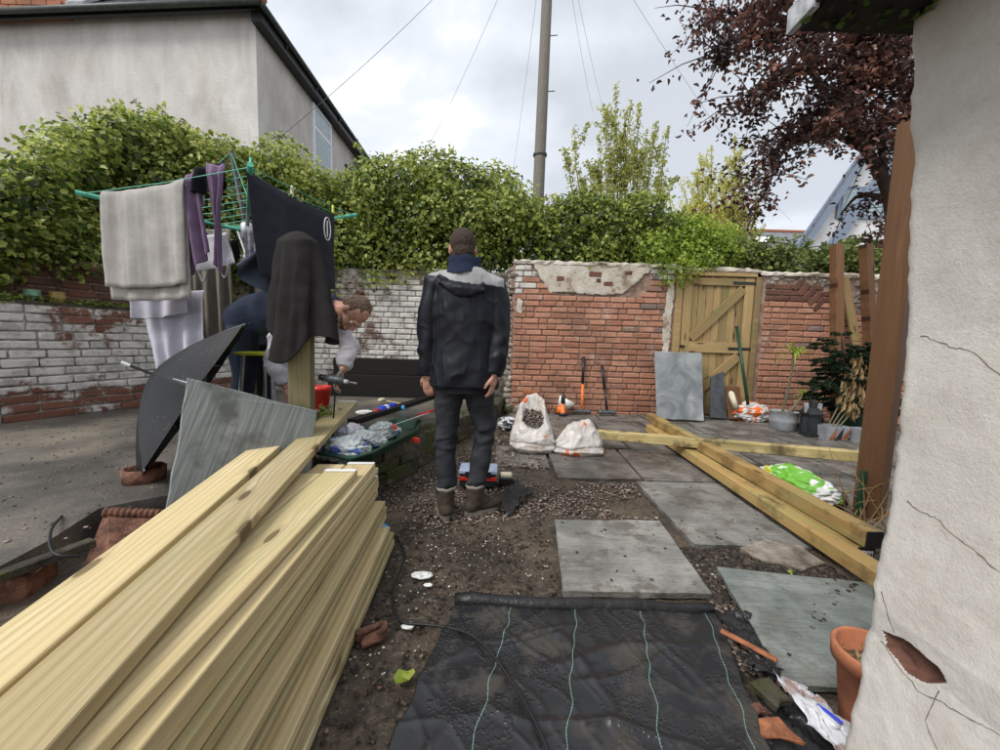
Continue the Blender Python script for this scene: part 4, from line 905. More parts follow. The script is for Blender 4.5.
def purple_tree():
    y0 = 6.6; base = D(893, 300, y0); t = thing('purple_tree', 'dark purple leaved tree over the wall at upper right', 'tree', (base.x, y0, 0))
    tr = [V((base.x+0.1, y0, 0.0)), D(892, 270, y0), D(889, 200, y0), D(868, 152, y0-0.1), D(835, 110, y0-0.2), D(812, 70, y0-0.3), D(795, 20, y0-0.3), D(780, -40, y0-.3)]
    cv = curve_pts(tr, 5); b = B(); b.tube(cv, [0.105-0.085*k/len(cv) for k in range(len(cv))], 9)
    limbs = [[(889, 200), (880, 130), (885, 60), (890, -20)], [(868, 152), (850, 90), (856, 30), (850, -30)], [(835, 110), (860, 60), (870, 10)], [(868, 152), (820, 130), (785, 150), (765, 195)], [(835, 110), (800, 120), (770, 160)], [(812, 70), (780, 75), (750, 95)], [(795, 20), (750, 15), (700, 8)], [(795, 30), (740, 40), (716, 52)], [(889, 200), (860, 195), (840, 215)], [(889, 200), (905, 120), (930, 60)], [(892, 250), (860, 240), (830, 250)], [(812, 70), (800, 30), (770, -20)], [(889, 190), (920, 170), (950, 120)]]
    P, Q = [], []; ends = []
    for L in limbs:
        ys = y0+R.uniform(-.8, .8); pts = [D(px, py, y0+(ys-y0)*k/(len(L)-1)) for k, (px, py) in enumerate(L)]; c = curve_pts(pts, 5)
        b.tube(c, [0.05*(1-k/len(c))+0.008 for k in range(len(c))], 6); ends.append(c)
        for k in range(3, len(c)):
            for s in range(4):
                p = c[k]; d = V((R.gauss(0, .5), R.gauss(0, .6), R.gauss(-.05, .35))); e_ = p+d
                if .70 < e_.x/e_.y < 1.0 and .24 < (e_.z-CAMZ)/e_.y < .52 and R.random() < .8: continue
                b.tube([p, p.lerp(e_, .5)+V((0, 0, .05)), e_], [.010, .007, .003], 4)
                m = R.randrange(12, 36)
                for j in range(m):
                    f = R.uniform(.15, 1.05); q = p.lerp(e_, f) + V((R.gauss(0, .075), R.gauss(0, .09), R.gauss(-.04, .075))); P.append(tuple(q)); Q.append((R.gauss(0, .7), R.gauss(-.5, .6), R.gauss(.6, .5)))
    # dense body of the crown
    for cxp, cyp, rp, n in ((860, 50, 46, 1500), (880, 100, 40, 1300), (850, 130, 32, 800), (898, 160, 28, 700), (800, 45, 30, 550), (880, 20, 50, 1200), (760, 25, 24, 320), (892, 225, 16, 260), (905, 70, 40, 900), (840, 85, 26, 500)):
        for i in range(int(n*.62)):
            a = R.uniform(0, 6.28); r = rp*math.sqrt(R.random()); q = D(cxp+r*math.cos(a)*1.15, cyp+r*math.sin(a), y0+R.uniform(-.9, .9))
            if nz(q, 3.2, 2) < -0.16: continue
            if 765 < cxp+r*math.cos(a)*1.15 < 850 and 165 < cyp+r*math.sin(a) < 250: continue
            P.append(tuple(q)); Q.append((R.gauss(0, .7), R.gauss(-.5, .6), R.gauss(.6, .5)))
    def hidden(q):   # thin the lower left of the crown, where the photograph shows the house through it
        u = q[0]/q[1]; el = (q[2]-CAMZ)/q[1]; return .70 < u < 1.0 and .26 < el < .52 and R.random() < .35
    kk = [i for i in range(len(P)) if not hidden(P[i])]; P = [P[i] for i in kk]; Q = [Q[i] for i in kk]
    b.build('trunk', 'bark', t, smooth=True)
    rv = np.array([0.42+0.9*nz(p, 1.8, 5) for p in P]) + NR.uniform(-.35, .35, len(P))
    o = leaves('crown', P, Q, NR.uniform(.06, .115, len(P)), 'leaf_purple', t, asp=0.55, droop=0.3, rnd=rv); o['kind'] = 'stuff'
purple_tree()

# ------------------------------------------------------------------ near building on the right
def near_building():
    t = thing('outbuilding', 'white rendered outbuilding wall with cracks at the right edge', 'building', (1.6, 0, 0))
    ye = 0.85; prof = [(912, 0), (910, 120), (905, 333), (893, 470), (888, 505), (877, 560), (869, 600), (868, 628), (856, 678), (840, 750)]
    pz = sorted([(D(px, py, ye).z, D(px, py, ye).x) for px, py in prof]); pz = [(-0.3, pz[0][1]-0.02)] + pz + [(2.2, pz[-1][1])]
    nzr = 300; zs = np.concatenate([np.linspace(-0.05, .22, 30)[:-1], np.linspace(.22, .62, 201)[:-1], np.linspace(.62, 2.05, nzr+1-229)]); ys = np.concatenate([np.linspace(-1.6, 0.3, 30)[:-1], np.linspace(0.3, ye, 150)])
    flg = []
    CK = [[(888, 500), (930, 530), (965, 560), (1000, 590)], [(905, 335), (950, 350), (1000, 385)], [(868, 640), (905, 690), (950, 715), (1000, 745)], [(925, 690), (915, 720), (930, 750)], [(870, 590), (885, 645)]]
    chip = [(868, 628), (884, 634), (905, 648), (925, 668), (931, 682), (912, 684), (892, 668), (876, 650)]
    def to_yz(px, py):
        q = XP(px, py, 0.87); return (q.y, q.z)
    cks = [[to_yz(*p) for p in c] for c in CK]; chp = [to_yz(*p) for p in chip]
    def dseg(p, a, b):
        l = (b[0]-a[0])**2+(b[1]-a[1])**2; k = max(0, min(1, ((p[0]-a[0])*(b[0]-a[0])+(p[1]-a[1])*(b[1]-a[1]))/l)); return math.hypot(p[0]-a[0]-k*(b[0]-a[0]), p[1]-a[1]-k*(b[1]-a[1]))
    def inside(p, poly):
        r = False
        for i in range(len(poly)):
            a, b = poly[i], poly[i-1]
            if (a[1] > p[1]) != (b[1] > p[1]) and p[0] < (b[0]-a[0])*(p[1]-a[1])/(b[1]-a[1])+a[0]: r = not r
        return r
    vs = []; 
    for z in zs:
        xe = interp(pz, z)
        for y in ys:
            yy = y + (0.012*nz((0, 3, z), 9) + 0.006*nz((0, 5, z), 30))*(max(0, (y-0.4)/(ye-0.4)))**2
            x = xe + 0.005*nz((0, y, z), 3.0) + 0.0012*nz((0, y, z), 14, 2) + 0.0007*nz((0, y, z), 45, 4)
            if y > 0.3:
                wob = 0.012*nz((1, y, z), 12, 7)
                for c in cks:
                    for a, b in zip(c, c[1:]):
                        x += 0.0
            if y > 0.3 and inside((y+0.01*nz((0, y, z), 25), z+0.01*nz((0, y, z), 22, 3)), chp): dd = min(dseg((y+0.01*nz((0, y, z), 25), z+0.01*nz((0, y, z), 22, 3)), chp[i-1], chp[i]) for i in range(len(chp))); x += (0.020 + 0.006*nz((0, y, z), 30))*min(1, dd/.009); flg.append(len(vs))
            x += 0.010*max(0, (y-ye+0.02)/0.02)**2 - .004
            vs.append((x, yy, z))
    n = len(ys); fs = [(j*n+i, j*n+i+1, (j+1)*n+i+1, (j+1)*n+i) for j in range(nzr) for i in range(n-1)]
    o = put('rendered_wall', from_lists(vs, fs, smooth=True), t, ['near_render', 'brick_dark'])
    fset = set(flg)
    for p in o.data.polygons:
        if sum(v in fset for v in p.vertices) > 1: p.material_index = 1
    ny_ = len(ys)
    def surf(y, z):
        j = int(np.argmin(abs(zs-z))); i = int(np.argmin(abs(ys-y))); return V(vs[j*ny_+i])
    for c in cks:      # hairline cracks as dark strands on the surface, their shade put into the colour
        pts = []
        for a, b in zip(c, c[1:]):
            for k in range(14):
                y, z = a[0]+(b[0]-a[0])*k/14, a[1]+(b[1]-a[1])*k/14; z += .008*nz((y*30, z*30, 0), 1.0, 3) + .004*nz((y*110, 0, 0), 1.0); q = surf(y, z); pts.append(V((q.x-.0002, y, z)))
        B().tube(pts, [.0007+.0011*abs(nz((k*.31, 0, 0), 1.0, 5)) for k in range(len(pts))], 5).build('crack_line', 'crack_shade', t)
    B().box((2.3, -0.42, 1.0), (2.5, 2.48, 2.1)).build('wall_body', 'near_render', t)
    # low eaves: dark soffit with a worn gutter along the overhang
    e = D(800, 26, 0.86); zE = e.z
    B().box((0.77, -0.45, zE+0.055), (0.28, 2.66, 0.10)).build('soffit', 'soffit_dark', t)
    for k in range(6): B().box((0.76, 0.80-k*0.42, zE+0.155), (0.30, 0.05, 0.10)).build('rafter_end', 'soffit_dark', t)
    B().prism([V((0.56, -1.8, zE+0.19)), V((0.56, 0.92, zE+0.19)), V((3.5, 0.92, zE+1.3)), V((3.5, -1.8, zE+1.3))], (0, 0, 0.05)).build('roof', 'roof_slate', t)
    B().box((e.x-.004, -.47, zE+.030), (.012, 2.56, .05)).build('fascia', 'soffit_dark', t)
    B().box((e.x-.004, .85, zE+.026), (.014, .07, .05)).build('gutter_end', 'gutter_worn', t)
    P = [(R.uniform(0.6, 0.86), R.uniform(0.3, 0.86), zE+0.005+R.uniform(-.01, .0)) for i in range(260)]
    leaves('moss', P, NR.normal(size=(260, 3))+np.array([0, 0, -1]), NR.uniform(.008, .02, 260), 'leaf_moss', t)['kind'] = 'stuff'
near_building()
# ------------------------------------------------------------------ people
def finger_set(b, wrist, palm_dir, out_dir, nrm, s=1.0, curl=0.5, grip=False):
    """palm with four unequal fingers and a thumb leaving the side of the palm"""
    d, o_, n_ = V(palm_dir).normalized(), V(out_dir).normalized(), V(nrm).normalized(); w_ = V(wrist)
    pc = w_ + d*0.045*s
    rot = Matrix((o_, n_, d)).transposed()
    b.ell(pc, (0.042*s, 0.019*s, 0.055*s), rot, 12, 8)
    for i, (off, L) in enumerate(((-.030, .072), (-.010, .082), (.010, .078), (.028, .062))):
        k = w_ + d*0.085*s + o_*off*s; q1 = k + d*L*0.42*s + n_*L*0.18*curl*s; q2 = q1 + (d*(0.33-0.15*curl) + n_*0.30*curl)*L*s; q3 = q2 + (d*(0.28-0.4*curl) + n_*0.30*curl)*L*s
        b.tube([w_+d*0.05*s+o_*off*0.8*s, k, q1, q2, q3], [.010*s, .0098*s, .0092*s, .0086*s, .0070*s], 8)
    a = w_ + d*0.03*s - o_*0.030*s; b.tube([a, a - o_*0.026*s + d*0.026*s + n_*0.012*s, a - o_*0.034*s + d*0.058*s + n_*0.026*s], [.014*s, .0118*s, .009*s], 8)

def head(b, c, up, fwd, s=1.0):
    """skull, jaw, nose, ears; up is the crown direction, fwd the face direction"""
    u, f = V(up).normalized(), V(fwd).normalized(); f = (f-u*f.dot(u)).normalized(); r = f.cross(u)
    rot = Matrix((r, f, u)).transposed(); c = V(c)
    P = lambda x, y, z: c + r*x*s + f*y*s + u*z*s
    b.ell(P(0, -.012, .028), (.074*s, .094*s, .09*s), rot, 18, 12)      # skull
    b.ell(P(0, .03, -.035), (.058*s, .062*s, .075*s), rot, 16, 10)      # face
    b.ell(P(0, .052, -.085), (.036*s, .034*s, .03*s), rot, 12, 8)       # chin
    b.tube([P(0, .088, .012), P(0, .108, -.018), P(0, .112, -.030)], [.009*s, .014*s, .013*s], 8)  # nose
    b.ell(P(0, .086, .022), (.05*s, .012*s, .010*s), rot, 12, 6)        # brow
    b.ell(P(0, .092, -.062), (.024*s, .010*s, .007*s), rot, 10, 6); b.ell(P(0, .089, -.076), (.02*s, .010*s, .007*s), rot, 10, 6)
    for q in (-1, 1):
        b.ell(P(q*.077, -.006, -.004), (.010*s, .02*s, .032*s), rot, 10, 8)
    return P, rot
def eyes(P, rot, parent, s=1.0):
    for q in (-1, 1):
        e_ = B().ell(P(q*.03, .079, .004), (.013*s, .011*s, .010*s), rot, 12, 8).build('eye', 'plastic_white', parent, smooth=True)
        B().ell(P(q*.03, .0885, .004), (.0055*s, .003*s, .0055*s), rot, 10, 6).build('iris', 'hair_brown', e_, smooth=True)

def ringz(cx, cy, z, rx, ry, n=28, back=1.0, e=2.3):
    o = []
    for k in range(n):
        a = 2*math.pi*k/n; c_, s_ = math.cos(a), math.sin(a); rr = (abs(c_)**e + abs(s_)**e)**(-1/e)
        o.append(V((cx + rx*rr*c_, cy + ry*rr*s_*(back if s_ < 0 else 1), z)))
    return o

def standing_man():
    fx, fy = -0.215, 2.33
    t = thing('person', 'person standing with his back to us in a black and grey jacket and dark jeans', 'person', (fx, fy, 0))
    Lf, Rf = V((-0.315, 2.29, 0.0)), V((-0.125, 2.345, 0.0))
    cx = -0.225
    # --- body (skin)
    b = B(); hc = V((cx-0.024, fy+0.014, 1.655)); P, rot = head(b, hc, (-0.06, 0.03, 1), (-0.22, 1, -0.14), 1.0)
    b.tube([(cx-0.012, fy-.02, 1.45), (cx-0.012, fy-.018, 1.52), (cx-0.018, fy-.006, 1.62)], [.075, .062, .058], 14)
    b.rings([ringz(cx, fy, z, rx, ry, 20) for z, rx, ry in ((.84, .155, .10), (.95, .165, .105), (1.1, .15, .1), (1.28, .165, .105), (1.42, .17, .1), (1.5, .09, .075))])
    sh = {-1: V((cx-.175, fy, 1.425)), 1: V((cx+.165, fy, 1.425))}
    el = {-1: V((cx-.212, fy-.02, 1.14)), 1: V((cx+.207, fy-.03, 1.14))}
    wr = {-1: V((cx-.222, fy-.015, .885)), 1: V((cx+.190, fy-.075, .90))}
    for s in (-1, 1):
        b.tube([sh[s], sh[s].lerp(el[s], .5), el[s], el[s].lerp(wr[s], .5), wr[s]], [.055, .047, .04, .036, .027], 12)
        hd = (wr[s]-el[s]).normalized(); hd = (hd + V((0.06*s*-1, 0.06, -.2))).normalized()
        finger_set(b, wr[s]-hd*0.01, hd, V((-0.85*s, -.35, 0)) if s == -1 else V((.3, .8, 0)), V((-s*0.4, .9, 0)) if s == -1 else V((-.9, .3, 0)), 1.0, 0.55)
    hip = {-1: V((cx-.085, fy, .87)), 1: V((cx+.085, fy, .87))}; kn = {-1: V((-0.335, fy+.015, .485)), 1: V((-0.085, fy+.055, .50))}; an = {-1: V((-0.318, 2.275, .10)), 1: V((-0.140, 2.325, .10))}
    for s in (-1, 1): b.tube([hip[s], hip[s].lerp(kn[s], .5), kn[s], kn[s].lerp(an[s], .4), an[s]], [.068, .052, .036, .034, .030], 14)
    body = put('body', fuse(b, 0.006, 3), t, 'skin'); eyes(P, rot, body)
    # --- cropped hair
    hb = B(); hb.ell(P(0, -.014, .034), (.0785, .0965, .0895), rot, 20, 14); hb.ell(P(0, -.05, -.02), (.062, .058, .07), rot, 16, 10)
    me = fuse(hb, 0.0045, 1, lambda p: 0.0035*nz(p, 170) + .002*nz(p, 60))
    bm = bmesh.new(); bm.from_mesh(me); q0 = P(0, .03, -.03); f_ = (P(0, 1, 0)-P(0, 0, 0)).normalized(); u_ = (P(0, 0, 1)-P(0, 0, 0)).normalized()
    bmesh.ops.delete(bm, geom=[f for f in bm.faces if (f.calc_center_median()-P(0, .04, .05)).dot(f_) > 0.0 + 0.55*(f.calc_center_median()-P(0, .04, .05)).dot(u_)], context='FACES'); bm.to_mesh(me); bm.free()
    put('hair', me, t, 'hair_dark')
    # --- jacket
    j = B()
    prof = [(.815, .205, .145), (.84, .212, .15), (.95, .203, .143), (1.08, .196, .138), (1.22, .201, .138), (1.34, .207, .136), (1.43, .196, .128), (1.49, .155, .112), (1.53, .105, .094)]
    j.rings([ringz(cx+0.004, fy-.004, z, rx, ry, 30) for z, rx, ry in prof])
    for s in (-1, 1):
        a, e_, w_ = sh[s]+V((s*0.012, 0, 0.005)), el[s]+V((s*.01, 0, 0)), wr[s]
        j.tube([a+V((-s*.10, 0, .035)), a, a.lerp(e_, .35), a.lerp(e_, .7), e_, e_.lerp(w_, .4), e_.lerp(w_, .8), w_+V((0, 0, .0))], [.07, .082, .079, .073, .069, .065, .056, .051], 18)
    def wr_j(p):
        s = 0.010*fold(p, (0.25, 0, 1), 12, 2, 3) + 0.010*nz(p, 6, 3) + .005*(1-abs(fold(p, (-.4, 0, 1), 14, 8, 3))*2.5)**3
        s += 0.016*fold(p, (1, 0, .5), 17, 5, 3)*max(0, min(1, (1.25-p.z)*4 if abs(p.x-cx) > .18 else 0.35))
        return s
    me = fuse(j, 0.0075, 4, wr_j)
    me.materials.append(MATS['jacket_black']); me.materials.append(MATS['jacket_grey'])
    for p in me.polygons:
        c = p.center; x = c.x-cx
        lim = 1.450 - 0.15*x - 0.012*math.cos(x*11)
        if c.z > lim and abs(x) < 0.235: p.material_index = 1
    jk = put('jacket', me, t)
    # stand-up navy collar
    cb = B(); cc = V((cx-.008, fy-.010, 0)); n = 26
    rings = []
    for rr, z in ((.115, 1.50), (.103, 1.535), (.096, 1.57), (.100, 1.598), (.090, 1.602), (.080, 1.575), (.08, 1.52)): rings.append([cc + V((rr*math.cos(2*math.pi*k/n), rr*1.0*math.sin(2*math.pi*k/n), z + (0.012 if math.sin(2*math.pi*k/n) > 0 else 0)+0.006*math.sin(k*1.3)) ) for k in range(n)])
    cb.rings(rings, cap=False).build('collar', 'collar_navy', jk, smooth=True)
    # hood hanging down the back
    hb = B(); y0 = fy-.128; hx = cx-.012
    for k in range(17):
        q = -1+2*k/16; x = hx+.125*q; lo = 1.352+.075*q*q-.02*q; hi = 1.455-.035*(q+1)/2-.03*q*q
        hb.tube([V((x, y0+.012, hi)), V((x, y0-.012*(1-q*q)-.004, hi*.6+lo*.4)), V((x, y0-.010*(1-q*q), lo))], [.012, .021-.006*abs(q), .017-.004*abs(q)], 8)
    rim = [V((hx+.135*q, y0+.004-.012*(1-q*q), 1.478-.022*(q+1)-.045*(1-q*q))) for q in [-1+i/6 for i in range(13)]]
    hb.tube(rim, [.012+.006*math.sin(i*.9)**2 for i in range(13)], 8)
    me = fuse(hb, 0.007, 3, lambda p: 0.008*fold(p, (1, 0, -.25), 24, 1, 3) + 0.004*nz(p, 30)); put('hood', me, jk, 'jacket_black')
    # yoke seams and hem cord, zip tab on the sleeve
    B().tube([V((cx-.195, fy-.115, .842)), V((cx-.1, fy-.152, .838)), V((cx, fy-.158, .836)), V((cx+.1, fy-.152, .838)), V((cx+.19, fy-.12, .842))], .0022, 6).build('hem_seam', 'jacket_black', jk)
    B().box((cx+.192, fy-.085, .985), (.007, .012, .035)).build('pocket_tab', 'jacket_grey', jk)
    # --- jeans
    g = B(); g.rings([ringz(cx, fy, z, rx, ry, 24) for z, rx, ry in ((.78, .165, .118), (.86, .172, .125), (.95, .165, .12))])
    for s in (-1, 1): g.tube([hip[s]+V((0, 0, .0)), hip[s].lerp(kn[s], .3), hip[s].lerp(kn[s], .7), kn[s], kn[s].lerp(an[s], .3), kn[s].lerp(an[s], .65), an[s]+V((0, 0, .055))], [.100, .091, .077, .069, .068, .062, .058], 18)
    def wj(p):
        k = math.exp(-((p.z-.47)/.09)**2) + math.exp(-((p.z-.17)/.07)**2) + .4*math.exp(-((p.z-.75)/.07)**2)
        return 0.030*k*fold(p, (1, .3, .1), 20, 3, 3) + 0.010*nz(p, 9) - .010*k*max(0, 1-abs(fold(p, (1, .2, .25), 13, 9, 3))*5) + .004*fold(p, (1, 0, .6), 26, 5, 3)
    put('jeans', fuse(g, 0.008, 4, wj), t, 'denim')
    # --- boots
    for s, f0, dr in ((-1, an[-1], V((-.25, 1, 0))), (1, an[1], V((.80, .50, 0)))):
        dr = dr.normalized(); sd = V((dr.y, -dr.x, 0)); rot3 = Matrix((sd, dr, V((0, 0, 1)))).transposed(); f0 = V((f0.x, f0.y, 0))
        k = B(); k.tube([f0+V((0, 0, .19)), f0+V((0, 0, .12)), f0+V((0, 0, .06))], [.058, .056, .052], 14); k.ell(f0-dr*.018+V((0, 0, .055)), (.046, .055, .05), rot3); k.ell(f0+dr*.10+V((0, 0, .048)), (.05, .105, .04), rot3); k.ell(f0+dr*.06+V((0, 0, .075)), (.043, .07, .045), rot3)
        bt = put('boot', fuse(k, .006, 3, lambda p: 0.003*nz(p, 35)), t, 'boot_suede')
        so = []
        for i in range(22):
            a = 2*math.pi*i/22; y = .065+.135*math.sin(a); x = .052*math.cos(a)*(1.0 if y > 0 else .85); so.append(f0 + dr*y + sd*x)
        B().rings([[p+V((0, 0, z)) for p in so] for z in (-.004, .02, .026)]).build('sole', 'boot_sole', bt)
        cu = []
        for rr, z in ((.056, .175), (.061, .182), (.062, .192), (.056, .197), (.05, .185)): cu.append([f0 + V((rr*math.cos(2*math.pi*q/18), rr*math.sin(2*math.pi*q/18), z+.004*math.sin(q*2.1))) for q in range(18)])
        B().rings(cu, cap=False).build('cuff', 'boot_cuff', bt, smooth=True)
        for q in range(4): 
            c = f0+dr*(.062+.022*q)+V((0, 0, .128-.018*q)); B().tube([c-sd*.03, c+V((0, 0, .012)), c+sd*.03], .004, 5).build('lace', 'boot_cuff', bt)
standing_man()

def bending_man():
    pel = D(250, 318, 2.95); pel.z -= 0.02; ch = D(318, 303, 2.72); ch.z -= 0.03; nk = D(336, 309, 2.66); hc = D(354, 313, 2.6)
    t = thing('person', 'person with a hair bun bending over in navy body warmer and pale sleeves', 'person', (pel.x, pel.y, YZ))
    sn, sf = ch + V((-.08, -.15, -.05)), ch + V((.02, .16, -.03))
    en, ef = D(273, 358, 2.50), D(350, 348, 2.78); wn, wf = D(287, 388, 2.5), D(343, 371, 2.66)
    ax = (ch-pel).normalized()
    b = B(); up = V((.80, -.25, .25)); fw = V((.35, -.40, -.86)); P, rot = head(b, hc, up, fw, 1.06)
    b.tube([ch+ax*.05, nk, hc-V((.02, 0, -.01))], [.075, .062, .06], 12)
    b.tube([pel, pel.lerp(ch, .5)+V((0, 0, .03)), ch], [(.12, .14), (.12, .13), (.13, .15)], 16)
    for s_, e_, w_ in ((sn, en, wn), (sf, ef, wf)): b.tube([s_, s_.lerp(e_, .5), e_, e_.lerp(w_, .5), w_], [.055, .047, .04, .036, .028], 10)
    finger_set(b, wn, V((.15, 0, -1)), V((.2, -1, 0)), V((1, .1, 0)), 1.0, 0.5)
    finger_set(b, wf, V((-.35, -.2, -.75)), V((.2, -.95, .1)), V((.8, 0, -.5)), 1.0, 0.9)
    hp = {-1: pel+V((.02, -.11, -.08)), 1: pel+V((.02, .11, -.08))}; kn_ = {s: V((pel.x+.04, pel.y+.14*s, .78)) for s in (-1, 1)}; an_ = {s: V((pel.x-.04, pel.y+.15*s, YZ+.09)) for s in (-1, 1)}
    for s in (-1, 1): b.tube([hp[s], kn_[s], an_[s]], [.085, .055, .038], 12)
    body = put('body', fuse(b, 0.0065, 3), t, 'skin'); eyes(P, rot, body, 1.06)
    # hair pulled back into a bun
    hb = B(); hb.ell(P(0, -.022, .034), (.082, .098, .094), rot, 20, 14); hb.ell(P(0, -.06, -.015), (.066, .058, .065), rot)
    me = fuse(hb, .0065, 2, lambda p: 0.004*fold(p, up, 60, 1, 6))
    bm = bmesh.new(); bm.from_mesh(me); f_ = (P(0, 1, 0)-P(0, 0, 0)).normalized(); u_ = (P(0, 0, 1)-P(0, 0, 0)).normalized()
    bmesh.ops.delete(bm, geom=[f for f in bm.faces if (f.calc_center_median()-P(0, .06, .045)).dot(f_) > 0.6*(f.calc_center_median()-P(0, .06, .045)).dot(u_)], context='FACES'); bm.to_mesh(me); bm.free()
    hr = put('hair', me, t, 'hair_brown')
    kb = B(); bc = P(0, -.125, .055); kb.ell(bc, (.034, .032, .03), rot)
    for k in range(7):
        a = k*0.9; kb.ell(bc+V((.02*math.cos(a), .02*math.sin(a), .012*math.sin(a*1.7))), (.017, .017, .016))
    put('hair_bun', fuse(kb, .005, 2, lambda p: .003*nz(p, 90)), hr, 'hair_brown')
    bd = B(); bd.ell(P(0, .062, -.088), (.042, .036, .036), rot); bd.ell(P(.04, .03, -.06), (.02, .04, .04), rot); bd.ell(P(-.04, .03, -.06), (.02, .04, .04), rot)
    put('beard', fuse(bd, .006, 2, lambda p: .003*nz(p, 90)), hr, 'hair_brown')
    # pale shirt sleeves
    for s_, e_, w_ in ((sn, en, wn), (sf, ef, wf)):
        g = B(); g.tube([s_, s_.lerp(e_, .4), s_.lerp(e_, .8), e_, e_.lerp(w_, .4), e_.lerp(w_, .75), w_+(e_-w_).normalized()*.03], [.086, .075, .066, .064, .060, .055, .044], 16)
        put('sleeve', fuse(g, .008, 4, lambda p: 0.020*fold(p, (1, .2, .2), 17, 2, 3)+.008*nz(p, 9)+.010*max(0, 1-abs(fold(p, (1, .1, .5), 10, 6, 3))*5)), t, 'sleeve_white')
    # navy body warmer with high collar
    j = B(); mid = pel.lerp(ch, .5)+V((0, 0, .035))
    j.tube([pel-ax*.09+V((0, 0, -.02)), pel, pel.lerp(mid, .6), mid, mid.lerp(ch, .6), ch, ch.lerp(nk, .45)], [(.13, .16), (.15, .175), (.152, .175), (.15, .178), (.155, .185), (.15, .18), (.10, .11)], 22)
    for s_ in (sn, sf): j.ell(s_.lerp(ch, .3)+V((0, 0, .02)), (.11, .10, .10))
    j.tube([pel+V((-.02, 0, -.05)), pel+V((.0, 0, -.20))], [(.15, .17), (.14, .16)], 18)
    put('body_warmer', fuse(j, .009, 5, lambda p: .012*fold(p, (.25, 1, .6), 11, 3, 3.5)+.007*nz(p, 8)), t, 'vest_navy')
    cb = B()
    for k in range(16):
        a = 2*math.pi*k/16; q = nk + V((-.012, 0, 0)) + V((0, 1, 0))*.085*math.cos(a) + V((-.25, 0, 1)).normalized()*.082*math.sin(a); cb.ell(q, (.032, .03, .03), None, 8, 6)
    put('collar', fuse(cb, .008, 3, lambda p: .006*nz(p, 30)), t, 'vest_navy')
    tr = B()
    for s in (-1, 1): tr.tube([hp[s], hp[s].lerp(kn_[s], .5), kn_[s], kn_[s].lerp(an_[s], .5), an_[s]], [.11, .1, .08, .075, .07], 14)
    put('trousers', fuse(tr, .01, 3, lambda p: .008*nz(p, 12)), t, 'trousers_navy')
    for s in (-1, 1):
        k = B(); k.tube([an_[s]+V((0, 0, .08)), an_[s]-V((0, 0, .05))], [.05, .052], 12); k.ell(an_[s]+V((.07, 0, -.045)), (.13, .05, .045)); put('boot', fuse(k, .008, 3), t, 'boot_suede')
    # glove and tool held in the far hand
    gl = B(); finger_set(gl, wf+V((0, 0, .01)), V((-.35, -.2, -.75)), V((.2, -.95, .1)), V((.8, 0, -.5)), 1.13, 0.9); put('glove', fuse(gl, .006, 3), t, 'glove')
    c = wf + V((-.015, -.045, -.062)); tl = thing('power_tool', 'grey corded power tool with a steel bit held by the bending man', 'tool', c)
    dr = V((.95, -.25, -.10)).normalized()
    B().tube([c-dr*.10, c-dr*.05, c, c+dr*.03, c+dr*.05], [.025, .033, .034, .028, .018], 14).build('tool_body', 'metal_dark', tl, smooth=True)
    B().tube([c+dr*.05, c+dr*.075], .014, 12).build('chuck', 'plastic_white', tl, smooth=True); B().tube([c+dr*.075, c+dr*.15], .007, 8).build('bit', 'metal_grey', tl, smooth=True)
    B().tube([c-dr*.10, c-dr*.15], .022, 10).build('handle', 'plastic_black', tl, smooth=True)
    pe = c-dr*.02+V((0, 0, -.03)); tag(B().tube(curve_pts([pe, pe+V((-.01, 0, -.12)), pe+V((-.03, .02, -.26)), V((pe.x-.05, pe.y+.02, YZ+.015)), V((pe.x-.3, pe.y+.25, YZ+.012))], 6), .006, 6).build('power_lead', 'rubber_cable'), 'thin black lead hanging from the power tool to the yard', 'cable')
bending_man()
# ------------------------------------------------------------------ paving
def rect(x0, x1, y0, y1, dz, tilt=0.0):
    return [V((x, y, gz(x, y)+dz+R.uniform(-tilt, tilt))) for x, y in ((x0, y0), (x1, y0), (x1, y1), (x0, y1))]
def paving():
    t = bpy.data.objects.new('patio', None); col.objects.link(t); t['kind'] = 'structure'; WM[t.name] = Matrix.Identity(4)
    rows = [(2.93, 3.66), (3.68, 4.28), (4.30, 4.78), (4.80, 5.17)]; cols = [(-.02, .46), (.48, 1.17), (1.19, 1.79), (1.81, 2.4), (2.42, 3.02), (3.04, 3.64), (3.66, 4.3), (4.32, 5.0)]; k = 0
    for r, (y0, y1) in enumerate(rows):
        for c, (x0, x1) in enumerate(cols):
            if r == 0 and c == 0: y0_ = 3.14
            else: y0_ = y0
            o = (r % 2)*0.18 if r > 0 else 0; k += 1
            flag('slab', rect(max(x0+o*0.8, EDGEX((y0+y1)/2)+0.04), x1+o*0.8-0.008, y0_, y1-0.006, 0.016+R.uniform(-.003, .003), .003), 0.035, 'flag_wet', t, seed=k)
    for (x0, x1, y0, y1) in ((1.10, 1.735, 1.985, 2.885), (1.76, 2.36, 2.0, 2.9), (2.38, 3.0, 2.0, 2.9), (3.02, 3.6, 2.0, 2.9)):
        k += 1; flag('slab', rect(x0, x1, y0, y1, 0.022, .003), 0.035, 'flag_grey' if x0 < 1.2 else 'flag_wet', t, seed=k)
def EDGEX(y): return interp([(b, a) for a, b in EDGE], y)
paving()
S1 = [GG(555, 519, .032), GG(660, 520, .032), GG(712, 592, .032), GG(563, 590, .032)]
tag(flag('paving_slab', S1, .035, 'flag_grey', seed=91), 'pale grey square paving slab lying alone in the middle of the dirt', 'paving slab')
S5 = [GG(717, 566, .06), GG(783, 573, .045), GG(874, 583, .03), GG(880, 690, .03), GG(787, 683, .035)]
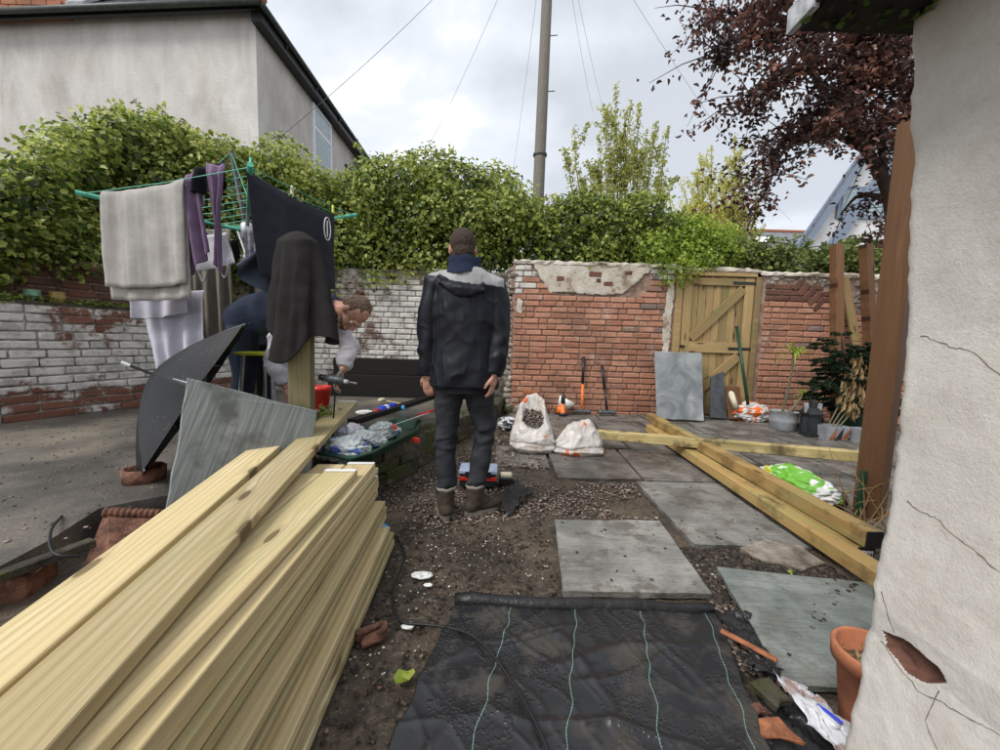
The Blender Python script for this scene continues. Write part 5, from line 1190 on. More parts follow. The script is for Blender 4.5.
tag(flag('paving_slab', S5, .03, 'flag_green', seed=92), 'greenish slate slab with pointed corner lying on soil beside the terracotta pot', 'paving slab')
tag(flag('stone', [GG(738, 546, .03), GG(762, 541, .035), GG(800, 545, .03), GG(826, 562, .02), GG(806, 570, .02), GG(765, 560, .025)], .03, 'rubble_stone', rough=.014, seed=93), 'pale beige broken stone between two slabs under the long beams', 'stone')

# ------------------------------------------------------------------ gravel, soil crumbs, chips
def scatter():
    def region(poly, n, f=None):
        out = []
        xs = [p[0] for p in poly]; ys = [p[1] for p in poly]
        while len(out) < n:
            x, y = R.uniform(min(xs), max(xs)), R.uniform(min(ys), max(ys)); ins = False
            for i in range(len(poly)):
                a, b = poly[i], poly[i-1]
                if (a[1] > y) != (b[1] > y) and x < (b[0]-a[0])*(y-a[1])/(b[1]-a[1])+a[0]: ins = not ins
            if ins and (f is None or f(x, y)): out.append((x, y, gz(x, y)+R.uniform(-.006, .004)))
        return out
    bed = [(-.86, 2.52), (-.50, 3.25), (-.36, 3.6), (.0, 3.6), (.46, 3.12), (.46, 2.9), (1.08, 2.88), (1.05, 2.3), (.3, 2.28), (-.05, 2.2), (-.5, 2.1), (-.7, 2.2)]
    scatter_stones('gravel', region(bed, 4200, lambda x, y: nz((x, y, 0), 2.2, 3) > -.3), NR.uniform(.004, .0125, 4200), 'stone_mix')
    lane = [(-.54, .7), (-.18, .8), (-.08, 1.55), (.3, 1.55), (.3, 2.3), (-.5, 2.3), (-.58, 1.9)]
    scatter_stones('gravel', region(lane, 1300), NR.uniform(.003, .010, 1300), 'mud_mix')
    scatter_stones('gravel', region(lane, 260, lambda x, y: nz((x, y, 0), 3, 8) > -.1), NR.uniform(.0015, .006, 260), 'chip_mix', flat=.5)
    gap = [(1.0, 1.97), (1.72, 1.96), (1.70, 1.72), (1.10, 1.77), (1.02, 1.5), (.94, 1.55)]
    scatter_stones('gravel', region(gap, 2200), NR.uniform(.006, .02, 2200), 'mud_mix')
    gap2 = [(.98, 1.9), (1.1, 1.76), (.96, 1.13), (.86, 1.2), (.94, 1.5)]
    scatter_stones('gravel', region(gap2, 700), NR.uniform(.005, .014, 700), 'stone_mix')
    back = [(-.05, 3.15), (.42, 3.1), (.4, 4.2), (.1, 4.9), (.0, 4.6)]
    scatter_stones('gravel', [(x, y, z+.016) for x, y, z in region(back, 500)], NR.uniform(.006, .02, 500), 'stone_mix')
    scatter_stones('brick_crumbs', region(lane, 130) + region(bed, 260) + region(gap2, 120), NR.uniform(.003, .009, 510), 'brick_mix')
    # crumbs of soil lying on the slabs
    onsl = region([(1.0, 1.2), (1.7, 1.65), (1.1, 1.75)], 110); onsl = [(x, y, .036) for x, y, z in onsl]; onsl += [(x, y, .036) for x, y, z in region([(.32, 1.6), (.95, 1.6), (1.0, 2.2), (.36, 2.2)], 12)]; onsl += [(x, y, gz(x, y)+.026) for x, y, z in region([(1.12, 2.0), (1.7, 2.0), (1.72, 2.85), (1.14, 2.85)], 45)]
    onsl += [(x, y, gz(x, y)+.02) for x, y, z in region([(.5, 3.0), (3.4, 3.0), (3.4, 5.0), (.5, 5.0)], 120)]
    scatter_stones('soil_crumbs', onsl, NR.uniform(.003, .010, len(onsl)), 'mud_mix')
    yd = region([(-4.2, 2.0), (-1.75, 1.0), (-1.0, 2.7), (-.6, 3.9), (-3.4, 4.6)], 900); scatter_stones('yard_grit', [(x, y, YZ+.002) for x, y, z in yd], NR.uniform(.003, .009, 900), 'stone_mix')
    lf = region([(-1.5, .9), (-1.0, .9), (-1.0, 2.1), (-1.35, 1.6), (-1.5, 1.3)], 700); scatter_stones('gravel', [(x, y, z+.085) for x, y, z in lf], NR.uniform(.004, .014, 700), 'mud_mix')
scatter()
for px, py, s, lb in ((422, 575, .05, 'largest white plaster fragment on the dirt beside the timber stack'), (408, 626, .03, 'white plaster chip touching the cable bend beside the timber stack'), (428, 585, .022, 'small white chip just above the membrane corner')):
    p = GG(px, py, .006); tag(put('plaster_fragment', B().ell((0, 0, 0), (s, s*.6, s*.22), None, 8, 5).mesh(jit=s*.12), None, 'plastic_white', Matrix.Translation(p)), lb, 'rubble')
def leaf_thing(px, py, s, lb):
    p = GG(px, py, .02); t = leaves('fallen_leaf', [(p.x, p.y, p.z), (p.x+s*.35, p.y+s*.2, p.z+.004)], [(0.1, -.3, 1), (-.2, .1, 1)], s, 'leaf_lime'); tag(t, lb, 'leaf')
leaf_thing(402, 678, .055, 'green leaf lying on the dirt between timber stack and membrane'); leaf_thing(790, 573, .03, 'tiny green leaf at the top edge of the greenish slab')

# ------------------------------------------------------------------ weed membrane
def membrane():
    a, b, c, d = GG(457, 603, .02), GG(713, 610, .02), GG(800, 830, .02), GG(352, 830, .02)
    FO = [(.1, 1.15, .75, 1.28, .022, .03), (.0, 1.0, .6, .92, .02, .022), (.25, 1.4, .35, .95, .018, .028), (.55, 1.42, .70, 1.0, .018, .022), (-.1, 1.25, .3, 1.32, .014, .018), (.3, 1.1, .62, 1.2, .02, .02), (.45, .8, .8, .98, .02, .03), (.0, 1.38, .25, 1.1, .014, .016)]
    def fn(u, v):
        p = a.lerp(b, u).lerp(d.lerp(c, u), v)
        h = 0.008*fold((p.x, p.y, 0), (1, .3, 0), 3.6, 2, 2.2) + 0.007*fold((p.x, p.y, 0), (.35, 1, 0), 7.5, 5, 2.5) + .006*max(0, 1-abs(fold((p.x, p.y, 0), (1, .6, 0), 7, 9, 3))*6)**2 + .005*max(0, 1-abs(fold((p.x, p.y, 0), (-.5, 1, 0), 9, 4, 3))*6)**2 + .0015*nz((p.x, p.y, 0), 16, 4)
        for (x0, y0, x1, y1, hh, ww) in FO:
            l = math.hypot(x1-x0, y1-y0); tx, ty = (x1-x0)/l, (y1-y0)/l; s_ = (p.x-x0)*tx+(p.y-y0)*ty; q = abs(-(p.x-x0)*ty+(p.y-y0)*tx + .018*math.sin(s_*13))
            if -.05 < s_ < l+.05: h += .6*hh*math.exp(-(q/(ww*.6))**2)*math.sin(math.pi*min(1, max(0, (s_+.05)/(l+.1))))
        edge = min(u, 1-u)*6
        h *= .65*min(1, .35+edge); p = p + V((0.012*nz((0, v*9, 0), 1.0), 0, max(-.012, h)+.012+.004*min(1, v*8)))
        return p
    o = solid(put('weed_membrane', grid_mesh(fn, 190, 150), None, 'membrane'), .0012)
    tag(o, 'black wrinkled weed membrane sheet with thin green lines on the foreground ground', 'membrane')
    p0, p1 = GG(455, 600, .035), GG(712, 609, .035); pts = [p0.lerp(p1, k/14)+V((0, .006*math.sin(k*.9), .004*math.sin(k*1.4)-.003)) for k in range(15)]
    t = tag(B().tube(pts, [.028+.003*math.sin(k*2.1) for k in range(15)], 14).build('membrane_roll', 'membrane_loose', smooth=True), 'rolled up black membrane edge lying below the square slab', 'roll')
    # loose scraps on the right
    def scrap(name, poly, mat, lb, cat, dz=.02, h=.02, th=.002, nu=26, rg=0.006):
        P = [GG(*q, dz) for q in poly]
        def f2(u, v):
            p = P[0].lerp(P[1], u).lerp(P[3].lerp(P[2], u), v); return p + V((rg*nz((u*7, v*7, 3), 1.5)*3, rg*nz((u*7, v*7, 1), 1.5)*3, h*abs(fold((p.x, p.y, 0), (1, -1, 0), 16, 3, 3))*1.6 + .006*nz(p, 30)))
        tag(solid(put(name, grid_mesh(f2, nu, nu), None, mat), th), lb, cat)
    scrap('membrane_scrap', [(714, 612), (745, 615), (788, 668), (772, 682)], 'membrane_loose', 'loose scrap of black membrane right of the big sheet', 'membrane', .03)
    scrap('membrane_scrap', [(735, 652), (780, 668), (775, 676), (748, 672)], 'membrane_loose', 'small torn black membrane flap under the rusty strip', 'membrane', .045, .03)
    scrap('membrane_scrap', [(755, 700), (800, 705), (850, 770), (770, 775)], 'membrane_loose', 'black sheet under the terracotta shard at the bottom right', 'membrane', .012)
    scrap('plastic_bag', [(771, 675), (800, 684), (852, 735), (846, 772)], 'plastic_torn', 'torn clear and white plastic bag between slab and terracotta pot', 'plastic bag', .04, .05, .001, 34)
    q = [GG(782, 690, .09), GG(786, 688, .10), GG(842, 722, .09), GG(838, 728, .08)]
    tag(plank('blue_strip', 'plastic_blue', GG(818, 705, .075), GG(842, 724, .075), .012, .004), 'thin bright blue strip lying on the torn plastic bag', 'strip')
    tag(plank('metal_strip', 'copper_rust', GG(721, 632, .05), GG(777, 662, .05), .02, .012), 'rust red narrow strip lying across the black membrane scraps', 'strip')
    tag(flag('terracotta_shard', [GG(757, 716, .05), GG(779, 715, .055), GG(806, 742, .045), GG(762, 736, .04)], .018, 'copper_rust', rough=.006), 'orange brown broken tile shard at the bottom right', 'shard')
    tag(flag('concrete_chunk', [GG(747, 680, .07), GG(770, 676, .075), GG(795, 700, .06), GG(778, 705, .055), GG(760, 694, .06)], .035, 'mossy_block', rough=.012), 'speckled grey concrete chunk beside the membrane edge', 'rubble')
    tag(flag('brick_fragment', [GG(748, 702, .04), GG(760, 700, .045), GG(772, 712, .035), GG(757, 714, .035)], .03, 'terracotta_old', rough=.008), 'small dark red brick fragment under the concrete chunk', 'rubble')
membrane()
def cable(name, pts, r, lb, mat='rubber_cable', cat='cable'):
    return tag(B().tube(curve_pts(pts, 8), r, 7).build(name, mat, smooth=True), lb, cat)
cable('power_cable', [GG(386, 527, .012), GG(400, 543, .012), GG(404, 560, .012), GG(394, 585, .012), GG(393, 608, .012), GG(402, 622, .014), GG(430, 625, .02), GG(462, 631, .045), GG(484, 645, .055), GG(508, 676, .055), GG(530, 712, .055), GG(548, 752, .055), GG(560, 800, .05)], .0055, 'black power cable curling from the timber stack across the membrane')
b = B(); c0 = GG(370, 640, .015)
for k in range(3): b.tube(curve_pts([c0+V((-.05, .0, .012*k)), c0+V((.0, .035-.01*k, .01+.012*k)), c0+V((.035, .05, .012*k)), c0+V((.04, .01, .005+.012*k)), c0+V((-.02, -.03+.012*k, .005))], 6), .012, 8)
tag(b.build('rope_coil', 'terracotta_old', smooth=True), 'short brown coiled strap end on the dirt beside the timber stack', 'rope')

# ------------------------------------------------------------------ timber stack
def stack():
    dirv = V((-.062, 1, 0)).normalized(); rt = V((dirv.y, -dirv.x, 0)); th = .0358
    rows = [(-.536, 1.90, 'bottom'), (-.543, 1.915, 'second from the bottom'), (-.556, 1.89, 'third from the bottom'), (-.602, 1.975, 'fourth from the bottom'), (-.600, 1.985, 'fifth from the bottom'), (-.607, 1.97, 'sixth from the bottom'),
            (-.662, 2.02, 'sixth from the top'), (-.672, 2.06, 'fifth from the top'), (-.666, 2.04, 'fourth from the top'), (-.680, 2.08, 'third from the top'), (-.686, 2.05, 'second from the top'), (-.703, 1.83, 'topmost')]
    z = 0.012; ys = -0.75
    for k, (xr, ye, w_) in enumerate(rows):
        Wd = R.uniform(.148, .156); off = R.uniform(-.006, .006); a_ = R.uniform(-.006, .006)
        for col_ in (0, 1):
            if col_ == 1 and k == 11: Wd = .15
            xe = xr - Wd/2 - col_*(Wd+.006)
            e_ = V((xe, ye - col_*R.uniform(-.03, .08), z)); s_ = V((e_.x + (.062+a_)*(ye-ys), ys+R.uniform(-.1, .1), z))
            o = plank('timber_board', 'pine_board', s_+V((0, 0, R.uniform(0, .003))), e_, Wd, th-R.choice([.0025, .003, .006, .007]), warp=.0010)
            if col_ == 0: tag(o, f'long pale pine board at the right edge of the stack, {w_}', 'board', 'stacked pine boards')
            else: tag(o, f'inner pine board left of the edge board, {w_} of the stack', 'board', 'inner boards of the stack')
            if col_ == 0 and k in (6, 8, 10, 11):   # wrapped white end strips
                L = (e_-s_).length; st = B(); st.box((L-.012, 0, th+.001), (.03, Wd*.96, .003)); st.box((L+.004, 0, th*.45), (.003, Wd*.96, th*.8))
                p_ = st.build('end_strip', 'plastic_white', None); p_.data.transform(Matrix.Identity(4)); p_.parent = o
        z += th
    # two loose longer boards on top, splayed to the left
    A0, A1 = V((-.70, .35, z)), V((-1.345, 3.30, z+.062)); o = plank('timber_board', 'pine_board', A0, A1, .150, .036, warp=.002)
    tag(o, 'long pine board splayed on top of the stack, its far end reaching past the others', 'board', 'stacked pine boards')
    L = (A1-A0).length; st = B(); st.box((L-.015, 0, .038), (.035, .145, .003)); st.box((L+.004, 0, .018), (.003, .145, .03)); q = st.build('end_strip', 'plastic_white'); q.parent = o
    A0, A1 = V((-.80, .30, z-.002)), V((-1.20, 2.05, z+.012)); o = plank('timber_board', 'pine_board', A0+V((-.045, 0, 0)), A1+V((-.095, 0, 0)), .145, .036, warp=.002)
    tag(o, 'shorter pine board on the outer left of the stack top, against the slate slab', 'board', 'stacked pine boards')
    # bearer under the splayed boards' left side
    tag(plank('timber_bearer', 'pine_beam', (-.98, .75, .05), (-1.20, 1.75, .06), .09, .40), 'timber bearer hidden under the splayed boards', 'timber')
    tag(put('label_scrap', B().box((0, 0, 0), (.05, .03, .012)).mesh(bevel=.003, jit=.004), None, 'plastic_cyan', Matrix.Translation(GG(385, 527, .05)) @ Matrix.Rotation(.5, 4, 'Y')), 'scrap of bright blue packaging poking out beside the stack', 'litter')
stack()

# ------------------------------------------------------------------ long beams and posts on the right
def beams():
    def beam(p0, p1, s, lb, mat='pine_beam', lab=None, bev=.006):
        o = plank('timber_beam', mat, p0, p1, s[0], s[1], bev=bev, warp=.003); tag(o, lb, 'beam', 'long timber beams on the paving')
        if lab:
            q = B().box((-.003, 0, s[1]*.5), (.004, s[0]*.96, s[1]*.96)).build('end_cap', lab); q.parent = o
            if lab == 'plastic_black' and lb.startswith('middle'):
                q2 = B().box((-.0065, .0, s[1]*.5), (.003, s[0]*.7, s[1]*.6)).build('end_label', 'plastic_white'); q2.parent = o
                for i in range(4): 
                    w = B().box((-.0085, -.022+.015*i, s[1]*.55), (.002, .008, s[1]*.22)).build('lettering', 'metal_dark'); w.parent = o
        return o
    beam((1.785, 1.56, .022), (1.745, 4.25, .12), (.10, .085), 'lowest and leftmost of the three parallel beams on the paving', bev=.008)
    beam((1.885, 1.83, .026), (1.86, 4.25, .125), (.09, .09), 'middle of the three parallel beams, with a white label on its near end', lab='plastic_black')
    beam((1.90, 1.81, .118), (1.80, 4.40, .215), (.09, .09), 'upper of the three parallel beams, with a dark near end', lab='plastic_black')
    beam((.985, 3.66, .175), (2.95, 2.92, .232), (.085, .085), 'greenish mouldy beam lying crosswise over the three parallel beams', 'pine_beam_mould', lab='plastic_black')
    # tall brown posts
    def post(p0, p1, s, rz, lb, mat='brown_post'):
        p0, p1 = V(p0), V(p1); m = frame(p0, p1, (math.sin(rz), -math.cos(rz), 0.001)); o = put('timber_post', board_mesh((p1-p0).length, s, s, .004, .003, R.randrange(99)), None, mat, m); return tag(o, lb, 'post', 'upright brown timber posts')
    post((2.43, 2.45, 0.0), D(900, 128, 2.42), .13, .50, 'tall brown timber post standing beside the white rendered wall')
    post(D(834, 425, 4.95), D(833, 246, 5.05), .105, 0, 'left of two brown posts leaning on the back wall behind the spruce')
    post(D(869, 425, 4.95), D(861, 246, 5.06), .105, 0.2, 'right of two brown posts leaning on the back wall')
    o = plank('timber_offcut', 'gate_wood', D(862, 380, 5.0), D(843, 278, 5.13), .11, .03, up=(0, -1, 0)); tag(o, 'pale board leaning between the two brown posts at the back wall', 'board')
    p = GG(640, 432, .03); tag(plank('timber_offcut', 'pine_beam', GG(655, 437, .03), GG(690, 441, .03), .10, .04), 'short brown offcut under the far end of the beams', 'offcut')
    B_ = B().tube([(2.36, 2.36, .0), (2.36, 2.36, .34)], .018, 8).build('green_stake', 'plastic_green'); tag(B_, 'short dark green stake at the foot of the tall post', 'stake')
beams()

# ------------------------------------------------------------------ slabs standing on edge
TL, TR, BL = D(187, 378, 1.86), D(317, 411, 2.20), D(164, 524, 1.70)
TRb = TR + (BL-TL)
def standing_slab(name, P4, th, mat, lb, cat='slab', rough=.004, seed=5):
    P4 = [V(p) for p in P4]; x = (P4[1]-P4[0]); L = x.length; x.normalize(); y = (P4[3]-P4[0]); z = x.cross(y).normalized(); y2 = z.cross(x)
    m = Matrix(((x.x, y2.x, z.x, P4[0].x), (x.y, y2.y, z.y, P4[0].y), (x.z, y2.z, z.z, P4[0].z), (0, 0, 0, 1))); mi = m.inverted()
    o = flag(name, [mi @ p for p in P4], th, mat, None, rough, seed=seed); o.matrix_basis = m; return tag(o, lb, cat)
standing_slab('slate_slab', [BL, TRb, TR, TL], .032, 'slate_sawn', 'large grey slate slab standing on edge beside the umbrella', rough=.005)
standing_slab('paving_slab', [D(657, 419, 4.78), D(704, 421, 4.78), D(702, 353, 5.06), D(655, 351, 5.06)], .03, 'slate_riven', 'grey riven slab leaning upright against the gate', 'paving slab')
standing_slab('slate_offcut', [D(710, 418, 4.95), D(727, 419, 4.95), D(724, 371, 5.10), D(711, 377, 5.10)], .025, 'slate_dark', 'narrow dark slate offcut leaning on the gate')
standing_slab('board_offcut', [D(729, 419, 4.92), D(744, 420, 4.92), D(740, 387, 5.06), D(726, 386, 5.06)], .02, 'brown_post', 'small brown board leaning on the gate behind the cream tube', 'board')
p0, p1 = D(736, 408, 4.84), D(731, 393, 4.90); tg = thing('sealant_tube', 'cream sealant tube leaning on the small brown board', 'tube', p0); B().tube([p0, p1], .035, 14).build('tube_body', 'cream', tg, smooth=True); B().tube([p1, p1+(p1-p0)*.12], [.034, .012], 12).build('tube_cap', 'plastic_white', tg, smooth=True); B().tube([p0, p0-(p1-p0)*.1], .034, 12).build('tube_end', 'metal_dark', tg)
p0, p1 = D(748, 405, 4.78), D(737, 328, 5.12); tg = thing('garden_tool', 'dark green handled garden tool leaning on the gate', 'tool', p0); B().tube([p0, p1], .019, 10).build('handle', 'plastic_green', tg, smooth=True); B().tube([p1, p1+(p1-p0)*.02], .024, 10).build('grip_end', 'plastic_black', tg)

# ------------------------------------------------------------------ umbrella
def umbrella():
    Tp, Bt = D(249, 322, 2.62), G(132, 490, YZ+.01); c = (Tp+Bt)/2; r0 = (Tp-Bt).length/2; dep = .24; u = (Tp-Bt).normalized()
    axd = V((-.66, -.75, 0)); axd = (axd-u*axd.dot(u)).normalized()
    t = thing('umbrella', 'open black umbrella lying on its side behind the slate slab', 'umbrella', (c.x, c.y, YZ))
    w_ = axd.cross(u); n = 7
    def rib(i, f, extra):
        a = 2*math.pi*i/n; rad = r0*f**.8; h = dep*(1-f**1.25)
        return c + axd*(h+extra) + u*rad*math.cos(a) + w_*rad*.66*math.sin(a)
    def pt(a, f, extra=0.0):
        k = a/(2*math.pi/n); i = math.floor(k+1e-9); fr = k-i; p = rib(i, f, extra).lerp(rib(i+1, f, extra), fr); s4 = 4*fr*(1-fr)
        p = p - (p-c).normalized()*(.03*s4*f*f)
        p += V((.003*fold(p, u, 14, 3, 4), .003*fold(p, u, 14, 5, 4), 0)); return p + V((0, 0, max(0, YZ+.006-p.z)))
    o = solid(put('canopy', grid_mesh(lambda q, f: pt(q*2*math.pi, .02+.98*f), 96, 22), t, 'umbrella_black'), .0015); o.data.polygons.foreach_set('use_smooth', [False]*len(o.data.polygons))
    for k in range(n):
        a = 2*math.pi*k/n; B().tube([pt(a, .03+.97*j/10, -.006) for j in range(11)], .003, 5).build('rib', 'metal_grey', t)
        B().tube([c-axd*.02, pt(a, .55, -.01)], .0025, 5).build('stretcher', 'metal_grey', t)
    B().tube([c+axd*(dep+.02), c-axd*.55], .007, 8).build('shaft', 'metal_dark', t)
    B().tube([c+axd*(dep-.02), c+axd*(dep+.10)], .008, 8).build('ferrule', 'plastic_black', t); B().tube([c+axd*(dep+.10), c+axd*(dep+.14)], .009, 8).build('tip', 'plastic_white', t)
    B().tube([c-axd*.52, c-axd*.64], .018, 10).build('handle', 'plastic_black', t)
umbrella()

# ------------------------------------------------------------------ rotary airer and washing
HUB = V((-2.0, 3.0, 1.90)); MASTTOP = D(231, 152, 3.0)
ARM = {'left': D(79, 193, 2.44), 'right': D(355, 215, 3.56), 'near': D(250, 166, 2.335), 'far': D(226, 226, 3.66)}
def airer():
    t = thing('rotary_airer', 'green corded rotary washing line with black mast', 'clothes line', (HUB.x, HUB.y, YZ))
    B().tube([V((HUB.x+.08, HUB.y, YZ-.02)), HUB, MASTTOP], [.022, .02, .016], 12).build('mast', 'iron_black', t, smooth=True)
    B().lathe([(.03, -.07), (.045, -.05), (.045, .05), (.03, .07)], HUB, 14).build('hub', 'metal_grey', t, smooth=True)
    for k, e in ARM.items(): 
        B().tube([HUB, HUB.lerp(e, .5), e], .011, 8).build('arm', 'plastic_mint', t, smooth=True)
        B().tube([e-(e-HUB).normalized()*.10, e+(e-HUB).normalized()*.015], .016, 8).build('arm_end', 'plastic_mint', t)
        lo = HUB - V((0, 0, .22)); B().tube([lo, HUB.lerp(e, .42)], .009, 7).build('strut', 'metal_grey', t)
        B().tube([MASTTOP, HUB.lerp(e, .55)], .0022, 5).build('stay_cord', 'plastic_mint', t)
    B().lathe([(.03, -.05), (.038, 0), (.03, .05)], HUB-V((0, 0, .22)), 12).build('slider', 'metal_grey', t, smooth=True)
    order = ['left', 'near', 'right', 'far']
    for f in (.22, .33, .44, .55, .66, .77, .88, .985):
        for a, b_ in zip(order, order[1:]+order[:1]):
            p, q = HUB.lerp(ARM[a], f), HUB.lerp(ARM[b_], f); B().tube([p, p.lerp(q, .5)-V((0, 0, .012*f)), q], .0028, 5).build('cord', 'plastic_mint', t)
airer()
def hang(name, A, Bp, drop, mat, lb, cat, folds=4, amp=.02, back=0.0, th=.003, skew=(0, 0), flare=0.0, drop2=None, sag=.015, lean=0.0, seed=0, nu=40, nv=44, shape=None, group='washing on the rotary line'):
    """cloth hung over a line from A to Bp; drop at the two ends, optional back layer folded over"""
    A, Bp = V(A), V(Bp); d = (Bp-A); nrm = V((d.y, -d.x, 0)).normalized()
    if nrm.y > 0: nrm = -nrm
    d0, d1 = drop if isinstance(drop, tuple) else (drop, drop); tot = back + 1
    def fn(u, v):
        f = v*tot - back                      # f<0: hangs behind the line
        top = A.lerp(Bp, u) - V((0, 0, sag*4*u*(1-u))); L = d0+(d1-d0)*u
        ff = abs(f); s = amp*(.25+.75*min(1, ff*1.6))*(math.sin(u*folds*2*math.pi+seed+1.2*ff*math.sin(u*5+seed)) + .6*math.sin(u*folds*3.7+seed*2+.8*ff))
        g = top - V((0, 0, L*ff)) + nrm*((.014 if f >= 0 else -.014)*min(1, ff*12) + s + lean*ff*L*(1 if f > 0 else 0.2))
        g += d.normalized()*((skew[0]+(skew[1]-skew[0])*u)*ff + flare*(u-.5)*ff) + nrm*.004*nz(g, 14, seed) + V((0, 0, .006*nz((u*6, seed, 0), 1)*ff))
        return shape(u, f, g) if shape else g
    o = put(name, grid_mesh(fn, nu, nv), None, mat); solid(o, th)
    return tag(o, lb, cat, group)
L_ = lambda a, b_, f, k: HUB.lerp(ARM[a], k).lerp(HUB.lerp(ARM[b_], k), f)
hang('towel', L_('left', 'near', .135, .99), L_('left', 'near', .625, .99), (.60, .64), 'towel_beige', 'large beige ribbed bath towel on the outer line', 'towel', folds=3.4, amp=.013, back=1.13, th=.004, seed=1, skew=(.01, .0))
hang('towel', D(131, 283, 2.72), D(186, 275, 2.75), (.25, .27), 'towel_lilac', 'pale lilac towel corner folded under the beige towel', 'towel', folds=2, amp=.02, seed=4)
hang('towel', D(138, 288, 2.80), D(205, 290, 2.82), (.70, .66), 'towel_lilac', 'long pale lilac towel hanging below the beige towel', 'towel', folds=3.3, amp=.022, seed=5, skew=(.10, -.03))
hang('towel', D(180, 226, 2.95), D(231, 228, 3.05), (.98, .90), 'towel_taupe', 'taupe grey towel hanging beside the airer mast', 'towel', folds=4.3, amp=.022, seed=7, skew=(.02, 0))
hang('leggings', D(180, 178, 2.42), D(196, 168, 2.42), (.62, .55), 'cloth_purple', 'left purple garment leg hanging on the line next to the beige towel', 'clothing', folds=2.1, amp=.022, seed=2, skew=(.03, .10), flare=-.03, nu=24)
hang('leggings', D(206, 162, 2.40), D(226, 163, 2.40), (.66, .60), 'cloth_purple', 'right purple garment strip hanging nearer to the mast', 'clothing', folds=2.2, amp=.022, seed=3, skew=(.06, -.05), flare=-.06, nu=24)
hang('garment', D(194, 168, 2.43), D(228, 158, 2.43), (.16, .18), 'cloth_black', 'dark garment bunched over the line behind the purple strips', 'clothing', folds=2.2, amp=.03, seed=6, nu=24, nv=20)
hang('garment', D(180, 180, 2.46), D(206, 176, 2.46), (.20, .16), 'towel_lilac', 'small pale garment tucked behind the left purple strip', 'clothing', folds=2, amp=.02, seed=8, nu=24, nv=20)
hang('camisole', D(191, 234, 2.75), D(226, 232, 2.78), (.26, .22), 'cloth_white', 'white camisole hanging upside down with looped straps', 'clothing', folds=1.3, amp=.018, seed=9, skew=(.02, .05))
for a_, b_, lb in ((D(196, 268, 2.76), D(209, 270, 2.76), 'left'), (D(218, 268, 2.78), D(230, 262, 2.78), 'right')):
    m_ = a_.lerp(b_, .5)-V((0, 0, .09)); tag(B().tube(curve_pts([a_+V((0, 0, .03)), a_.lerp(m_, .6), m_, b_.lerp(m_, .6), b_+V((0, 0, .03))], 5), .005, 6).build('strap', 'cloth_white', smooth=True), f'{lb} looped white strap of the camisole', 'strap')
hang('blouse', D(246, 226, 2.75), D(261, 224, 2.75), (.34, .30), 'cloth_print', 'small grey patterned blouse right of the mast', 'clothing', folds=2, amp=.02, seed=10, nu=24)
hang('garment', D(218, 240, 2.9), D(238, 238, 2.9), (.16, .15), 'cloth_black', 'small black garment beside the airer hub', 'clothing', folds=2, amp=.02, seed=11, nu=20, nv=20)
def shirt():
    a, b_ = D(245, 168, 2.36), D(334, 214, 3.15)
    def shp(u, f, g): return g
    o = hang('t_shirt', a, b_, (.62, .60), 'cloth_navy', 'large black t-shirt with an oval white print pegged by its hem', 'clothing', folds=1.7, amp=.026, seed=12, sag=.035, skew=(.10, -.02), th=.004, nu=56, nv=56)
    # oval print
    c = D(324, 229, 2.98); nrm = V((b_-a).y * 1.0, ) if False else V(((b_-a).y, -(b_-a).x, 0)).normalized(); ex = (b_-a); ex.z = 0; ex.normalize()
    if nrm.y > 0: nrm = -nrm
    rg = [c + nrm*.03 + ex*.036*math.cos(k*2*math.pi/24) + V((0, 0, .085*math.sin(k*2*math.pi/24))) for k in range(24)]
    q = B().tube(rg+[rg[0]], .004, 6, cap=False).build('oval_print', 'plastic_white', o); B().tube([c+nrm*.03+V((0, 0, -.06)), c+nrm*.03+V((0, 0, .06))], .004, 6).build('print_line', 'plastic_white', o)
    for px, py, yy, mt, k in ((251, 163, 2.36, 'plastic_mint', 'mint'), (292, 190, 2.72, 'cream', 'cream'), (333, 209, 3.12, 'plastic_yellow', 'yellow')):
        p = D(px, py, yy); pg = thing('clothes_peg', f'{k} clothes peg holding the black t-shirt', 'peg', p, 'pegs on the t-shirt')
        for s in (-1, 1): B().box(p+V((0, s*.007, 0)), (.012, .006, .06), Matrix.Rotation(s*.1, 3, 'X')).build('jaw', mt, pg, bevel=.001)
        B().tube([p+V((0, -.012, 0)), p+V((0, .012, 0))], .005, 8).build('spring', 'metal_grey', pg)
    hang('sleeve_cloth', D(262, 244, 2.6), D(276, 262, 2.7), (.40, .30), 'cloth_slate', 'slate blue garment draped below the t-shirt toward the bending man', 'clothing', folds=2, amp=.03, seed=13, skew=(-.24, -.10), flare=.15)
shirt()
